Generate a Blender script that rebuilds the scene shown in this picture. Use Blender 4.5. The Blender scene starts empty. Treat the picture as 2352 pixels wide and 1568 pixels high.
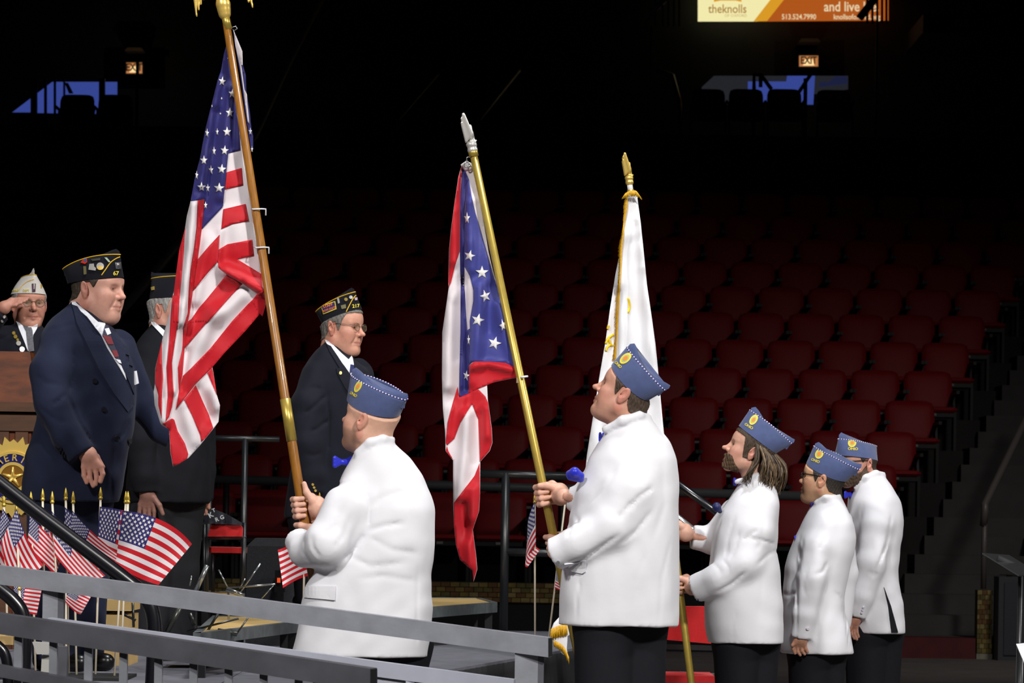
import bpy, math, random
import numpy as np
from mathutils import Vector, Matrix
from mathutils.bvhtree import BVHTree
from mathutils.geometry import delaunay_2d_cdt

random.seed(7)
rng = np.random.default_rng(7)
SC = bpy.context.scene
COL = SC.collection

# ------------------------------------------------------------------ camera
FP = 7187.0            # focal length in pixels of the 2352 px wide frame
ZC = 1.20              # camera height
PX0, PY0 = 1176.0, 1195.0
ROLL = math.radians(0.9)
cam_d = bpy.data.cameras.new('camera')
cam_d.sensor_width = 36.0
cam_d.lens = FP * 36.0 / 2352.0
cam_d.shift_y = (PY0 - 784.0) / 2352.0
cam_d.clip_end = 300
cam_d.dof.use_dof = True
cam_d.dof.focus_distance = 12.6
cam_d.dof.aperture_fstop = 11.0
cam = bpy.data.objects.new('camera', cam_d)
COL.objects.link(cam)
cam.matrix_world = Matrix.Translation((0, 0, ZC)) @ Matrix.Rotation(math.pi / 2, 4, 'X') @ Matrix.Rotation(ROLL, 4, 'Z')
SC.camera = cam
CAMP = Vector((0, 0, ZC))

# ------------------------------------------------------------------ world, lights, exposure
SC.view_settings.view_transform = 'Standard'
SC.view_settings.look = 'None'
SC.view_settings.gamma = 1.0
SC.view_settings.use_curve_mapping = False
SC.view_settings.exposure = 0.0
W = bpy.data.worlds.new('arena_dark')
SC.world = W
W.use_nodes = True
W.node_tree.nodes['Background'].inputs[0].default_value = (0.010, 0.011, 0.016, 1)
W.node_tree.nodes['Background'].inputs[1].default_value = 0.35


def lamp_area(name, loc, target, size, power, col=(1, 1, 1), spread=180):
    d = bpy.data.lights.new(name, 'AREA')
    d.shape = 'DISK'
    d.size = size
    d.energy = power
    d.color = col
    d.spread = math.radians(spread)
    o = bpy.data.objects.new(name, d)
    COL.objects.link(o)
    o.location = loc
    o.rotation_euler = (Vector(target) - Vector(loc)).to_track_quat('-Z', 'Y').to_euler()
    return o


def lamp_spot(name, loc, target, power, cone, blend, radius, col=(1, 1, 1)):
    d = bpy.data.lights.new(name, 'SPOT')
    d.energy = power
    d.spot_size = math.radians(cone)
    d.spot_blend = blend
    d.shadow_soft_size = radius
    d.color = col
    o = bpy.data.objects.new(name, d)
    COL.objects.link(o)
    o.location = loc
    o.rotation_euler = (Vector(target) - Vector(loc)).to_track_quat('-Z', 'Y').to_euler()
    return o


# unseen overhead stage lights; the left and seat spots are added fill
lamp_spot('rig_key', (5.5, 0.5, 9.0), (0.2, 13.5, 0.9), 7200, 40, 1.0, 0.55, (1.0, 0.97, 0.94))
lamp_spot('fill_left', (-5.5, 1.5, 9.0), (-0.5, 13.3, 0.9), 4300, 40, 1.0, 0.55, (1.0, 0.97, 0.95))
lamp_spot('rig_top', (1.0, 13.0, 11.0), (0.3, 14.0, 0.5), 2400, 60, 0.8, 0.7, (0.96, 0.98, 1.0))
lamp_spot('rig_side', (11.0, 13.0, 8.0), (-0.5, 14.0, 1.0), 1500, 50, 0.9, 0.6, (1.0, 0.97, 0.94))
lamp_spot('seat_fill', (6.5, 21.0, 7.5), (3.6, 29.8, 0.3), 790, 68, 1.0, 0.6, (1.0, 0.93, 0.88))


# ------------------------------------------------------------------ helpers
def P(px, py, Y):
    dx, dy = px - PX0, PY0 - py
    c, s = math.cos(ROLL), math.sin(ROLL)
    return Vector(((dx * c - dy * s) / FP * Y, Y, ZC + (dx * s + dy * c) / FP * Y))


def proj(v):
    a, b = v[0] / v[1] * FP, (v[2] - ZC) / v[1] * FP
    c, s = math.cos(ROLL), math.sin(ROLL)
    return (PX0 + a * c + b * s, PY0 - (-a * s + b * c))


def CR(x0, y0, s):
    return lambda pts: [(x0 + p[0] / s, y0 + p[1] / s) + tuple(p[2:]) for p in pts]


def lin(c):
    o = []
    for v in c[:3]:
        v = v / 255.0
        o.append(v / 12.92 if v <= 0.04045 else ((v + 0.055) / 1.055) ** 2.4)
    return tuple(o) + (1.0,)


MATS = {}


def mat(name, col, rough=0.6, metal=0.0, var=0.0, vscale=12.0, bump=0.0, bscale=80.0, spec=0.5, emit=None, estr=0.0,
        coat=0.0, sheen=0.0, attr=False, sss=0.0, stretch=None, col2=None, weave=False):
    if name in MATS:
        return MATS[name]
    m = bpy.data.materials.new(name)
    m.use_nodes = True
    nt = m.node_tree
    b = nt.nodes['Principled BSDF']
    base = lin(col)
    b.inputs['Base Color'].default_value = base
    b.inputs['Roughness'].default_value = rough
    b.inputs['Metallic'].default_value = metal
    b.inputs['Specular IOR Level'].default_value = spec
    b.inputs['Coat Weight'].default_value = coat
    b.inputs['Sheen Weight'].default_value = sheen
    if sss:
        b.inputs['Subsurface Weight'].default_value = sss
        b.inputs['Subsurface Radius'].default_value = (0.012, 0.005, 0.003)
    if emit:
        b.inputs['Emission Color'].default_value = lin(emit)
        b.inputs['Emission Strength'].default_value = estr
    tc = nt.nodes.new('ShaderNodeTexCoord')
    mp = nt.nodes.new('ShaderNodeMapping')
    nt.links.new(tc.outputs['Object'], mp.inputs['Vector'])
    if stretch:
        mp.inputs['Scale'].default_value = stretch
    src = None
    if attr:
        at = nt.nodes.new('ShaderNodeAttribute')
        at.attribute_name = 'Col'
        nt.links.new(at.outputs['Color'], b.inputs['Base Color'])
        src = at.outputs['Color']
    if var or col2:
        nz = nt.nodes.new('ShaderNodeTexNoise')
        nz.inputs['Scale'].default_value = vscale
        nz.inputs['Detail'].default_value = 4
        nt.links.new(mp.outputs['Vector'], nz.inputs['Vector'])
        mx = nt.nodes.new('ShaderNodeMix')
        mx.data_type = 'RGBA'
        rp = nt.nodes.new('ShaderNodeMapRange')
        rp.inputs[1].default_value = 0.35
        rp.inputs[2].default_value = 0.65
        nt.links.new(nz.outputs['Fac'], rp.inputs[0])
        nt.links.new(rp.outputs[0], mx.inputs[0])
        if col2:
            mx.inputs[6].default_value = base
            mx.inputs[7].default_value = lin(col2)
        else:
            mx.blend_type = 'MULTIPLY'
            if src:
                nt.links.new(src, mx.inputs[6])
            else:
                mx.inputs[6].default_value = base
            mx.inputs[7].default_value = (1 - var, 1 - var, 1 - var, 1)
        nt.links.new(mx.outputs[2], b.inputs['Base Color'])
    if bump:
        nb = nt.nodes.new('ShaderNodeTexNoise')
        nb.inputs['Scale'].default_value = bscale
        nb.inputs['Detail'].default_value = 3
        nt.links.new(mp.outputs['Vector'], nb.inputs['Vector'])
        bp = nt.nodes.new('ShaderNodeBump')
        bp.inputs['Strength'].default_value = bump
        bp.inputs['Distance'].default_value = 0.01
        nt.links.new(nb.outputs['Fac'], bp.inputs['Height'])
        nt.links.new(bp.outputs['Normal'], b.inputs['Normal'])
    MATS[name] = m
    return m


M_WHITE = mat('white_jacket_cloth', (224, 224, 229), 0.75, sheen=0.05, bump=0.10, bscale=18, spec=0.25)
M_NAVY = mat('navy_suit_wool', (25, 31, 54), 0.85, sheen=0.04, bump=0.08, bscale=30, spec=0.25)
M_BLACKSUIT = mat('dark_blazer_wool', (17, 19, 31), 0.85, sheen=0.03, bump=0.08, bscale=30, spec=0.25)
M_CHARCOAL = mat('charcoal_suit_wool', (20, 21, 27), 0.85, bump=0.08, bscale=30, spec=0.2)
M_TROUSER = mat('black_trouser_wool', (17, 18, 25), 0.8, bump=0.1, bscale=22, spec=0.25)
M_GREYTROUSER = mat('grey_trouser_wool', (34, 35, 39), 0.85, bump=0.1, bscale=22, spec=0.25)
M_SHOE = mat('black_shoe_leather', (12, 12, 13), 0.3)
M_SKIN = mat('skin', (200, 150, 125), 0.5, attr=True, var=0.08, vscale=60, bump=0.04, bscale=300, sss=0.12, spec=0.4)
M_SHIRT = mat('white_shirt_cotton', (228, 230, 236), 0.7, bump=0.05, bscale=60, spec=0.3)
M_CAPBLUE = mat('blue_cap_felt', (74, 86, 126), 0.85, sheen=0.3, var=0.12, vscale=35, bump=0.12, bscale=400, spec=0.2)
M_CAPBLUED = mat('blue_cap_inner', (70, 82, 122), 0.85, sheen=0.3, var=0.12, vscale=35, spec=0.2)
M_CAPBLACK = mat('navy_cap_wool', (13, 14, 23), 0.9, sheen=0.03, bump=0.1, bscale=300, spec=0.2)
M_CAPWHITE = mat('white_cap_wool', (216, 212, 204), 0.85, var=0.06, vscale=40, spec=0.2)
M_YELLOW = mat('yellow_piping', (230, 182, 20), 0.6)
M_EMBY = mat('emblem_yellow_thread', (226, 205, 62), 0.7, bump=0.2, bscale=500)
M_EMBO = mat('emblem_orange_thread', (235, 128, 40), 0.7, bump=0.2, bscale=500)
M_BEADW = mat('piping_white_thread', (225, 220, 235), 0.6)
M_BEADP = mat('piping_blue_thread', (60, 40, 130), 0.6)
M_GOLD = mat('polished_gold', (248, 212, 112), 0.3, metal=0.55, spec=0.6)
M_BRASS = mat('brass_pole', (192, 166, 76), 0.34, metal=0.55, var=0.12, vscale=30, spec=0.6)
M_SILVER = mat('bright_silver', (235, 232, 225), 0.25, metal=0.6, spec=0.7)
M_OAK = mat('oak_pole_varnish', (150, 98, 32), 0.35, var=0.3, vscale=30, stretch=(3, 3, 0.6), coat=0.3)
M_FRED = mat('flag_red_nylon', (190, 16, 32), 0.6, sheen=0.15, bump=0.1, bscale=24, spec=0.3)
M_FWHITE = mat('flag_white_nylon', (222, 214, 218), 0.6, sheen=0.15, bump=0.1, bscale=24, spec=0.3)
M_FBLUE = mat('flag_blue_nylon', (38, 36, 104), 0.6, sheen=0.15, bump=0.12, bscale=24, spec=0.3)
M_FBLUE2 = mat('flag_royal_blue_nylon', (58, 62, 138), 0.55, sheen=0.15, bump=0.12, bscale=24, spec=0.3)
M_STAR = mat('flag_star_white', (232, 230, 226), 0.6)
M_SATIN = mat('white_flag_satin', (240, 240, 244), 0.45, sheen=0.2, bump=0.06, bscale=14, spec=0.4)
M_FRINGE = mat('gold_fringe', (226, 172, 18), 0.5, var=0.35, vscale=150)
M_LETTERGOLD = mat('gold_appliqu', (240, 205, 20), 0.5)
M_BLACKTUBE = mat('black_gloss_tube', (14, 14, 20), 0.26, spec=0.9)
M_BLACKPIPE = mat('black_painted_pipe', (26, 28, 30), 0.35, spec=0.6)
M_GALV = mat('galvanised_steel', (150, 153, 161), 0.5, metal=0.3, var=0.22, vscale=9, bump=0.05, bscale=60)
M_GALVD = mat('galvanised_steel_dull', (96, 97, 104), 0.55, metal=0.3, var=0.25, vscale=9)
M_ALU = mat('bright_aluminium', (196, 200, 214), 0.4, metal=0.35, var=0.12, vscale=8)
M_BLACKGAP = mat('open_tube_dark', (10, 9, 14), 0.7)
M_PLY = mat('birch_plywood', (212, 178, 116), 0.55, var=0.2, vscale=7, stretch=(1, 6, 1))
M_ALEDGE = mat('deck_aluminium_edge', (110, 116, 118), 0.5, metal=0.3, var=0.25, vscale=20)
M_STAGE = mat('grey_stage_carpet', (112, 112, 120), 0.95, var=0.15, vscale=14, bump=0.2, bscale=300, spec=0.1)
M_SKIRT = mat('black_stage_skirt', (18, 18, 20), 0.75, bump=0.1, bscale=40)
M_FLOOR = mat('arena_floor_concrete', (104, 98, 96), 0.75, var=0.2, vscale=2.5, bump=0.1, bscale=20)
M_SEATRED = mat('stadium_seat_red', (132, 18, 24), 0.6, var=0.1, vscale=3, spec=0.3)
M_SEATBLACK = mat('stadium_seat_black', (16, 16, 17), 0.6)
M_SEATPLATE = mat('seat_number_plate', (120, 120, 118), 0.5)
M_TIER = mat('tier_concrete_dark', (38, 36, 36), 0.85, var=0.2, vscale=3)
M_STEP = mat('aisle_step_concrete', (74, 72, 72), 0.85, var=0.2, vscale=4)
M_KERB = mat('red_painted_kerb', (92, 15, 22), 0.6, var=0.3, vscale=8)
M_MORTAR = mat('mortar_brown', (70, 62, 42), 0.9)
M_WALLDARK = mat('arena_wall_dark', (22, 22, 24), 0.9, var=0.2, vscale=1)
M_WOOD = mat('lectern_walnut', (106, 52, 20), 0.55, var=0.5, vscale=9, stretch=(1, 1, 3), spec=0.3)
M_WOODL = mat('lectern_oak_trim', (86, 50, 22), 0.55, var=0.3, vscale=14, stretch=(0.5, 1, 3))
M_CHAIRRED = mat('red_chair_fabric', (206, 12, 18), 0.75, var=0.1, vscale=60, sheen=0.2)
M_GREYBOX = mat('grey_monitor_carpet', (66, 67, 70), 0.9, var=0.15, vscale=60, bump=0.2, bscale=300)
M_CHROME = mat('chrome', (190, 195, 196), 0.2, metal=0.8)
M_TWIG = mat('stick_white_wood', (226, 214, 190), 0.6)
M_TIPGOLD = mat('gold_spear_tip', (196, 166, 66), 0.35, metal=0.5)
M_BOWBLUE = mat('royal_blue_satin', (24, 36, 190), 0.4, sheen=0.2)
M_NAVYCL = mat('navy_satin', (22, 30, 84), 0.5)
M_LENS = mat('spectacle_lens', (150, 140, 110), 0.1, spec=0.8)
M_LENS.node_tree.nodes['Principled BSDF'].inputs['Alpha'].default_value = 0.14
M_FRAME = mat('spectacle_frame_dark', (20, 18, 22), 0.3)
M_FRAMEM = mat('spectacle_frame_metal', (120, 100, 90), 0.3, metal=0.6)
M_EYEW = mat('eye_white', (205, 200, 195), 0.3)
M_IRIS = mat('eye_iris_dark', (30, 24, 20), 0.2)

WLOC = {}


def reg(o, name, parent, m, label=None):
    COL.objects.link(o)
    if parent is not None:
        o.parent = parent
    if label:
        o['label'] = label
    return o


def wl(parent):
    return WLOC.get(parent.name, Vector((0, 0, 0))) if parent is not None else Vector((0, 0, 0))


def obj(name, V, F, m, parent=None, smooth=False, mats=None, midx=None, label=None, colors=None):
    me = bpy.data.meshes.new(name)
    off = wl(parent)
    V = np.asarray(V, dtype=np.float64).reshape(-1, 3) - np.array(off)
    if isinstance(F, np.ndarray) and F.ndim == 2:
        n, k = F.shape
        me.vertices.add(len(V))
        me.vertices.foreach_set('co', V.astype(np.float32).ravel())
        me.loops.add(n * k)
        me.loops.foreach_set('vertex_index', F.astype(np.int32).ravel())
        me.polygons.add(n)
        me.polygons.foreach_set('loop_start', np.arange(0, n * k, k, dtype=np.int32))
        me.update(calc_edges=True)
        me.validate()
    else:
        me.from_pydata([tuple(v) for v in V], [], [tuple(int(i) for i in f) for f in F])
        me.update()
    for mm in (mats or [m]):
        me.materials.append(mm)
    if midx is not None:
        me.polygons.foreach_set('material_index', np.asarray(midx, dtype=np.int32))
    if smooth:
        me.polygons.foreach_set('use_smooth', np.ones(len(me.polygons), dtype=bool))
    if colors is not None:
        ca = me.color_attributes.new('Col', 'FLOAT_COLOR', 'POINT')
        c4 = np.ones((len(V), 4), dtype=np.float32)
        c4[:, :3] = colors
        ca.data.foreach_set('color', c4.ravel())
    o = bpy.data.objects.new(name, me)
    COL.objects.link(o)
    if parent is not None:
        o.parent = parent
        WLOC[o.name] = off
    if label:
        o['label'] = label
    return o


def tag(o, label, cat, group=None, kind=None):
    o['label'] = label
    o['category'] = cat
    if group:
        o['group'] = group
    if kind:
        o['kind'] = kind
    return o


def thing(name, label, cat, loc=(0, 0, 0), group=None):
    o = bpy.data.objects.new(name, None)
    o.empty_display_size = 0.1
    COL.objects.link(o)
    o.location = loc
    WLOC[o.name] = Vector(loc)
    return tag(o, label, cat, group)


def struct(o):
    o['kind'] = 'structure'
    return o


class MB:
    """collects simple shapes into one mesh"""

    def __init__(s):
        s.V, s.F, s.I = [], [], []

    def add(s, V, F, mi=0):
        b = len(s.V)
        s.V += [tuple(v) for v in V]
        s.F += [tuple(b + i for i in f) for f in F]
        s.I += [mi] * len(F)
        return s

    def box(s, lo, hi, mi=0):
        x0, y0, z0 = lo
        x1, y1, z1 = hi
        V = [(x0, y0, z0), (x1, y0, z0), (x1, y1, z0), (x0, y1, z0), (x0, y0, z1), (x1, y0, z1), (x1, y1, z1), (x0, y1, z1)]
        return s.add(V, [(0, 3, 2, 1), (4, 5, 6, 7), (0, 1, 5, 4), (1, 2, 6, 5), (2, 3, 7, 6), (3, 0, 4, 7)], mi)

    def hexa(s, V, mi=0):
        return s.add(V, [(0, 3, 2, 1), (4, 5, 6, 7), (0, 1, 5, 4), (1, 2, 6, 5), (2, 3, 7, 6), (3, 0, 4, 7)], mi)

    def beam(s, a, b, w, h, up=(0, 0, 1), mi=0):
        a, b = Vector(a), Vector(b)
        d = (b - a).normalized()
        side = d.cross(Vector(up)).normalized() * (w / 2)
        u = side.cross(d).normalized() * (h / 2)
        return s.hexa([a - side - u, a + side - u, b + side - u, b - side - u, a - side + u, a + side + u, b + side + u, b - side + u], mi)

    def tube(s, pts, r, n=8, cap=True, mi=0):
        V, F = tube_mesh(pts, r, n, cap)
        return s.add(V, F, mi)

    def lathe(s, prof, o=(0, 0, 0), ax=(0, 0, 1), n=12, mi=0):
        V, F = lathe_mesh(prof, o, ax, n)
        return s.add(V, F, mi)

    def build(s, name, m, parent=None, smooth=False, mats=None, label=None):
        return obj(name, s.V, s.F, m, parent, smooth, mats, s.I if mats else None, label)


def tube_mesh(pts, r, n=8, cap=True):
    pts = [Vector(p) for p in pts]
    rs = r if isinstance(r, (list, tuple)) else [r] * len(pts)
    V, F = [], []
    prev = None
    for i, p in enumerate(pts):
        if i == 0:
            d = pts[1] - pts[0]
        elif i == len(pts) - 1:
            d = pts[-1] - pts[-2]
        else:
            d = (pts[i + 1] - pts[i]).normalized() + (pts[i] - pts[i - 1]).normalized()
        d = d.normalized() if d.length > 1e-9 else Vector((0, 0, 1))
        if prev is None:
            a = d.cross(Vector((0, 0, 1)))
            if a.length < 0.1:
                a = d.cross(Vector((1, 0, 0)))
        else:
            a = prev - d * prev.dot(d)
        a.normalize()
        prev = a
        b = d.cross(a)
        for k in range(n):
            t = 2 * math.pi * k / n
            V.append(p + (a * math.cos(t) + b * math.sin(t)) * rs[i])
    for i in range(len(pts) - 1):
        for k in range(n):
            F.append((i * n + k, i * n + (k + 1) % n, (i + 1) * n + (k + 1) % n, (i + 1) * n + k))
    if cap:
        F.append(tuple(range(n - 1, -1, -1)))
        F.append(tuple((len(pts) - 1) * n + k for k in range(n)))
    return V, F


def lathe_mesh(prof, o, ax, n=12):
    o, ax = Vector(o), Vector(ax).normalized()
    pts = [o + ax * z for r, z in prof]
    return tube_mesh(pts, [max(r, 1e-4) for r, z in prof], n, True) if False else _lathe(prof, o, ax, n)


def _lathe(prof, o, ax, n):
    a = ax.cross(Vector((0, 1, 0)))
    if a.length < 0.1:
        a = ax.cross(Vector((1, 0, 0)))
    a.normalize()
    b = ax.cross(a)
    V, F = [], []
    for r, z in prof:
        for k in range(n):
            t = 2 * math.pi * k / n
            V.append(o + ax * z + (a * math.cos(t) + b * math.sin(t)) * max(r, 1e-4))
    for i in range(len(prof) - 1):
        for k in range(n):
            F.append((i * n + k, i * n + (k + 1) % n, (i + 1) * n + (k + 1) % n, (i + 1) * n + k))
    F.append(tuple(range(n - 1, -1, -1)))
    F.append(tuple((len(prof) - 1) * n + k for k in range(n)))
    return V, F


def bez(pts, n=24):
    """Catmull-Rom through points (any dimension)"""
    p = [np.array(q, dtype=float) for q in pts]
    p = [2 * p[0] - p[1]] + p + [2 * p[-1] - p[-2]]
    out = []
    seg = len(p) - 3
    per = max(2, n // seg)
    for i in range(seg):
        for t in np.linspace(0, 1, per, endpoint=False):
            a, b, c, d = p[i:i + 4]
            out.append(0.5 * (2 * b + (c - a) * t + (2 * a - 5 * b + 4 * c - d) * t * t + (3 * b - a - 3 * c + d) * t ** 3))
    out.append(p[-2])
    return out


def text_mesh(body, size=1.0, bold=0.014):
    cu = bpy.data.curves.new('t', 'FONT')
    cu.body = body
    cu.size = size
    cu.align_x = 'CENTER'
    cu.align_y = 'CENTER'
    cu.resolution_u = 3
    cu.offset = bold * size
    o = bpy.data.objects.new('t', cu)
    me = o.to_mesh()
    V = [tuple(v.co) for v in me.vertices]
    F = [tuple(p.vertices) for p in me.polygons]
    o.to_mesh_clear()
    bpy.data.objects.remove(o)
    bpy.data.curves.remove(cu)
    return V, F
# ------------------------------------------------------------------ implicit surfaces (smooth unions) meshed by surface nets
class Field:
    def __init__(s, lo, hi, h):
        s.lo, s.h = np.array(lo, dtype=float), h
        n = np.ceil((np.array(hi) - s.lo) / h).astype(int) + 1
        s.n = n
        s.ax = [s.lo[i] + h * np.arange(n[i]) for i in range(3)]
        s.f = np.full(n, 0.5, dtype=np.float32)

    def sub(s, lo, hi):
        i0 = np.clip(np.floor((np.array(lo) - s.lo) / s.h).astype(int), 0, s.n)
        i1 = np.clip(np.ceil((np.array(hi) - s.lo) / s.h).astype(int) + 1, 0, s.n)
        if (i1 <= i0).any():
            return None
        sl = tuple(slice(a, b) for a, b in zip(i0, i1))
        return sl, s.ax[0][sl[0]][:, None, None], s.ax[1][sl[1]][None, :, None], s.ax[2][sl[2]][None, None, :]

    def mix(s, sl, d, k, op='u'):
        o = s.f[sl]
        d = d.astype(np.float32)
        if op == 'u':
            t = np.clip(0.5 + 0.5 * (o - d) / k, 0, 1)
            s.f[sl] = o * (1 - t) + d * t - k * t * (1 - t)
        else:   # subtract
            d = -d
            t = np.clip(0.5 - 0.5 * (o - d) / k, 0, 1)
            s.f[sl] = o * (1 - t) + d * t + k * t * (1 - t)

    def cap(s, a, b, r1, r2=None, k=0.01, op='u', fl=None):
        """round cone; fl = (axis vector, factor) squashes the section along that axis"""
        r2 = r1 if r2 is None else r2
        a, b = np.array(a, dtype=float), np.array(b, dtype=float)
        m = max(r1, r2) + k + 3 * s.h
        q = s.sub(np.minimum(a, b) - m, np.maximum(a, b) + m)
        if q is None:
            return s
        sl, X, Y, Z = q
        ab = b - a
        L = max(float(ab @ ab), 1e-12)
        t = np.clip(((X - a[0]) * ab[0] + (Y - a[1]) * ab[1] + (Z - a[2]) * ab[2]) / L, 0, 1)
        dx, dy, dz = X - a[0] - t * ab[0], Y - a[1] - t * ab[1], Z - a[2] - t * ab[2]
        d2 = dx * dx + dy * dy + dz * dz
        if fl is not None:
            n, fa = np.array(fl[0], dtype=float), fl[1]
            c = dx * n[0] + dy * n[1] + dz * n[2]
            d2 = d2 + c * c * (1.0 / fa ** 2 - 1)
        s.mix(sl, np.sqrt(d2) - (r1 + (r2 - r1) * t), k, op)
        return s

    def chain(s, pts, rs, k=0.01, op='u', fl=None):
        for i in range(len(pts) - 1):
            s.cap(pts[i], pts[i + 1], rs[i], rs[i + 1], k, op, fl)
        return s

    def ell(s, c, r, R=None, k=0.01, op='u'):
        c, r = np.array(c, dtype=float), np.array(r, dtype=float)
        m = r.max() + k + 3 * s.h
        q = s.sub(c - m, c + m)
        if q is None:
            return s
        sl, X, Y, Z = q
        X, Y, Z = X - c[0], Y - c[1], Z - c[2]
        if R is not None:
            R = np.array(R)
            X, Y, Z = (X * R[0, 0] + Y * R[1, 0] + Z * R[2, 0], X * R[0, 1] + Y * R[1, 1] + Z * R[2, 1], X * R[0, 2] + Y * R[1, 2] + Z * R[2, 2])
        k0 = np.sqrt((X / r[0]) ** 2 + (Y / r[1]) ** 2 + (Z / r[2]) ** 2)
        k1 = np.sqrt((X / r[0] ** 2) ** 2 + (Y / r[1] ** 2) ** 2 + (Z / r[2] ** 2) ** 2)
        s.mix(sl, k0 * (k0 - 1.0) / np.maximum(k1, 1e-6), k, op)
        return s

    def loft(s, lv, k=0.01, n=2.3, op='u'):
        """lv: rows (z, cx, cy, a, b) by rising z; superellipse sections"""
        lv = np.array(sorted(lv))
        z0, z1 = lv[0, 0], lv[-1, 0]
        am = lv[:, 3].max() + k + 4 * s.h
        bm = lv[:, 4].max() + k + 4 * s.h
        q = s.sub((lv[:, 1].min() - am, lv[:, 2].min() - bm, z0 - k - 3 * s.h), (lv[:, 1].max() + am, lv[:, 2].max() + bm, z1 + k + 3 * s.h))
        sl, X, Y, Z = q
        zz = np.clip(Z, z0, z1)
        zf = zz.ravel()
        # smooth (monotone-ish) interpolation by dense resample + box blur
        zd = np.linspace(z0, z1, 160)
        g = []
        for c in range(1, 5):
            v = np.interp(zd, lv[:, 0], lv[:, c])
            ker = np.hanning(13)
            ker /= ker.sum()
            v = np.convolve(np.pad(v, 6, mode='edge'), ker, 'valid')
            g.append(np.interp(zf, zd, v)[None, None, :])
        cx, cy, a, b = g
        ux, uy = np.abs((X - cx) / a), np.abs((Y - cy) / b)
        rr = (ux ** n + uy ** n) ** (1.0 / n)
        d = (rr - 1) * np.minimum(a, b)
        d = np.maximum(d, np.maximum(Z - z1, z0 - Z))
        s.mix(sl, d, k, op)
        return s

    def plane_cut(s, pt, nrm):
        X, Y, Z = s.ax[0][:, None, None], s.ax[1][None, :, None], s.ax[2][None, None, :]
        d = (X - pt[0]) * nrm[0] + (Y - pt[1]) * nrm[1] + (Z - pt[2]) * nrm[2]
        s.f = np.maximum(s.f, d.astype(np.float32))
        return s

    def groove(s, pts, depth, w, Y0, ymax=None):
        """fold line given in frame pixels at depth Y0, pressed into the near side of the cloth"""
        wp = [P(p[0], p[1], Y0) for p in pts]
        xs, zs = [p.x for p in wp], [p.z for p in wp]
        m = 2.6 * w
        q = s.sub((min(xs) - m - 0.05, s.lo[1], min(zs) - m - 0.03), (max(xs) + m + 0.05, ymax if ymax else Y0 + 0.02, max(zs) + m + 0.03))
        if q is None:
            return s
        sl, X, Y, Z = q
        xp = X / Y * Y0
        zp = (Z - ZC) / Y * Y0 + ZC
        best = None
        for i in range(len(wp) - 1):
            ax_, az_, bx_, bz_ = xs[i], zs[i], xs[i + 1], zs[i + 1]
            L = max((bx_ - ax_) ** 2 + (bz_ - az_) ** 2, 1e-10)
            t = np.clip(((xp - ax_) * (bx_ - ax_) + (zp - az_) * (bz_ - az_)) / L, 0, 1)
            d2 = (xp - ax_ - t * (bx_ - ax_)) ** 2 + (zp - az_ - t * (bz_ - az_)) ** 2
            tt = (i + t) / (len(wp) - 1)
            amp = np.minimum(1, np.minimum(tt, 1 - tt) * 5 + 0.15)
            g = amp * np.exp(-d2 / (w * w))
            best = g if best is None else np.maximum(best, g)
        s.f[sl] += (depth * best).astype(np.float32)
        return s

    def mesh(s):
        return nets(s.f, s.lo, s.h)


_C8 = [(i, j, k) for i in (0, 1) for j in (0, 1) for k in (0, 1)]
_E12 = [(a, b) for a in range(8) for b in range(a + 1, 8) if sum(abs(_C8[a][q] - _C8[b][q]) for q in range(3)) == 1]


def nets(f, lo, h):
    nx, ny, nz = f.shape
    cs = [f[i:nx - 1 + i, j:ny - 1 + j, k:nz - 1 + k] for i, j, k in _C8]
    cnt = np.zeros((nx - 1, ny - 1, nz - 1), dtype=np.int8)
    for c in cs:
        cnt += (c < 0)
    act = (cnt > 0) & (cnt < 8)
    idx = np.argwhere(act)
    vals = np.stack([c[act] for c in cs], 1)
    pos = np.zeros((len(idx), 3))
    w = np.zeros(len(idx))
    C = np.array(_C8, dtype=float)
    for a, b in _E12:
        va, vb = vals[:, a], vals[:, b]
        m = (va < 0) != (vb < 0)
        t = np.where(m, va / np.where(m, va - vb, 1), 0)
        pos += np.where(m[:, None], C[a] + (C[b] - C[a]) * t[:, None], 0)
        w += m
    V = lo + h * (idx + pos / w[:, None])
    ids = np.full(act.shape, -1, dtype=np.int64)
    ids[act] = np.arange(len(idx))
    s = f < 0
    Q = []
    e = s[:-1, 1:-1, 1:-1] != s[1:, 1:-1, 1:-1]
    i, j, k = np.nonzero(e)
    j, k = j + 1, k + 1
    q = np.stack([ids[i, j - 1, k - 1], ids[i, j, k - 1], ids[i, j, k], ids[i, j - 1, k]], 1)
    fl = ~s[i, j, k]
    q[fl] = q[fl][:, ::-1]
    Q.append(q)
    e = s[1:-1, :-1, 1:-1] != s[1:-1, 1:, 1:-1]
    i, j, k = np.nonzero(e)
    i, k = i + 1, k + 1
    q = np.stack([ids[i - 1, j, k - 1], ids[i - 1, j, k], ids[i, j, k], ids[i, j, k - 1]], 1)
    fl = ~s[i, j, k]
    q[fl] = q[fl][:, ::-1]
    Q.append(q)
    e = s[1:-1, 1:-1, :-1] != s[1:-1, 1:-1, 1:]
    i, j, k = np.nonzero(e)
    i, j = i + 1, j + 1
    q = np.stack([ids[i - 1, j - 1, k], ids[i, j - 1, k], ids[i, j, k], ids[i - 1, j, k]], 1)
    fl = ~s[i, j, k]
    q[fl] = q[fl][:, ::-1]
    Q.append(q)
    return V, np.concatenate(Q)


# ------------------------------------------------------------------ laying traced shapes onto a surface
def bvh_of(parts):
    V, F = [], []
    for v, f in parts:
        b = len(V)
        V += [tuple(q) for q in v]
        F += [tuple(int(i) + b for i in q) for q in f]
    return BVHTree.FromPolygons(V, F)


def cast(bv, px, py):
    d = (P(px, py, 10) - CAMP).normalized()
    r = bv.ray_cast(CAMP, d)
    return (r[0], r[1]) if r[0] is not None else None


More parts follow.
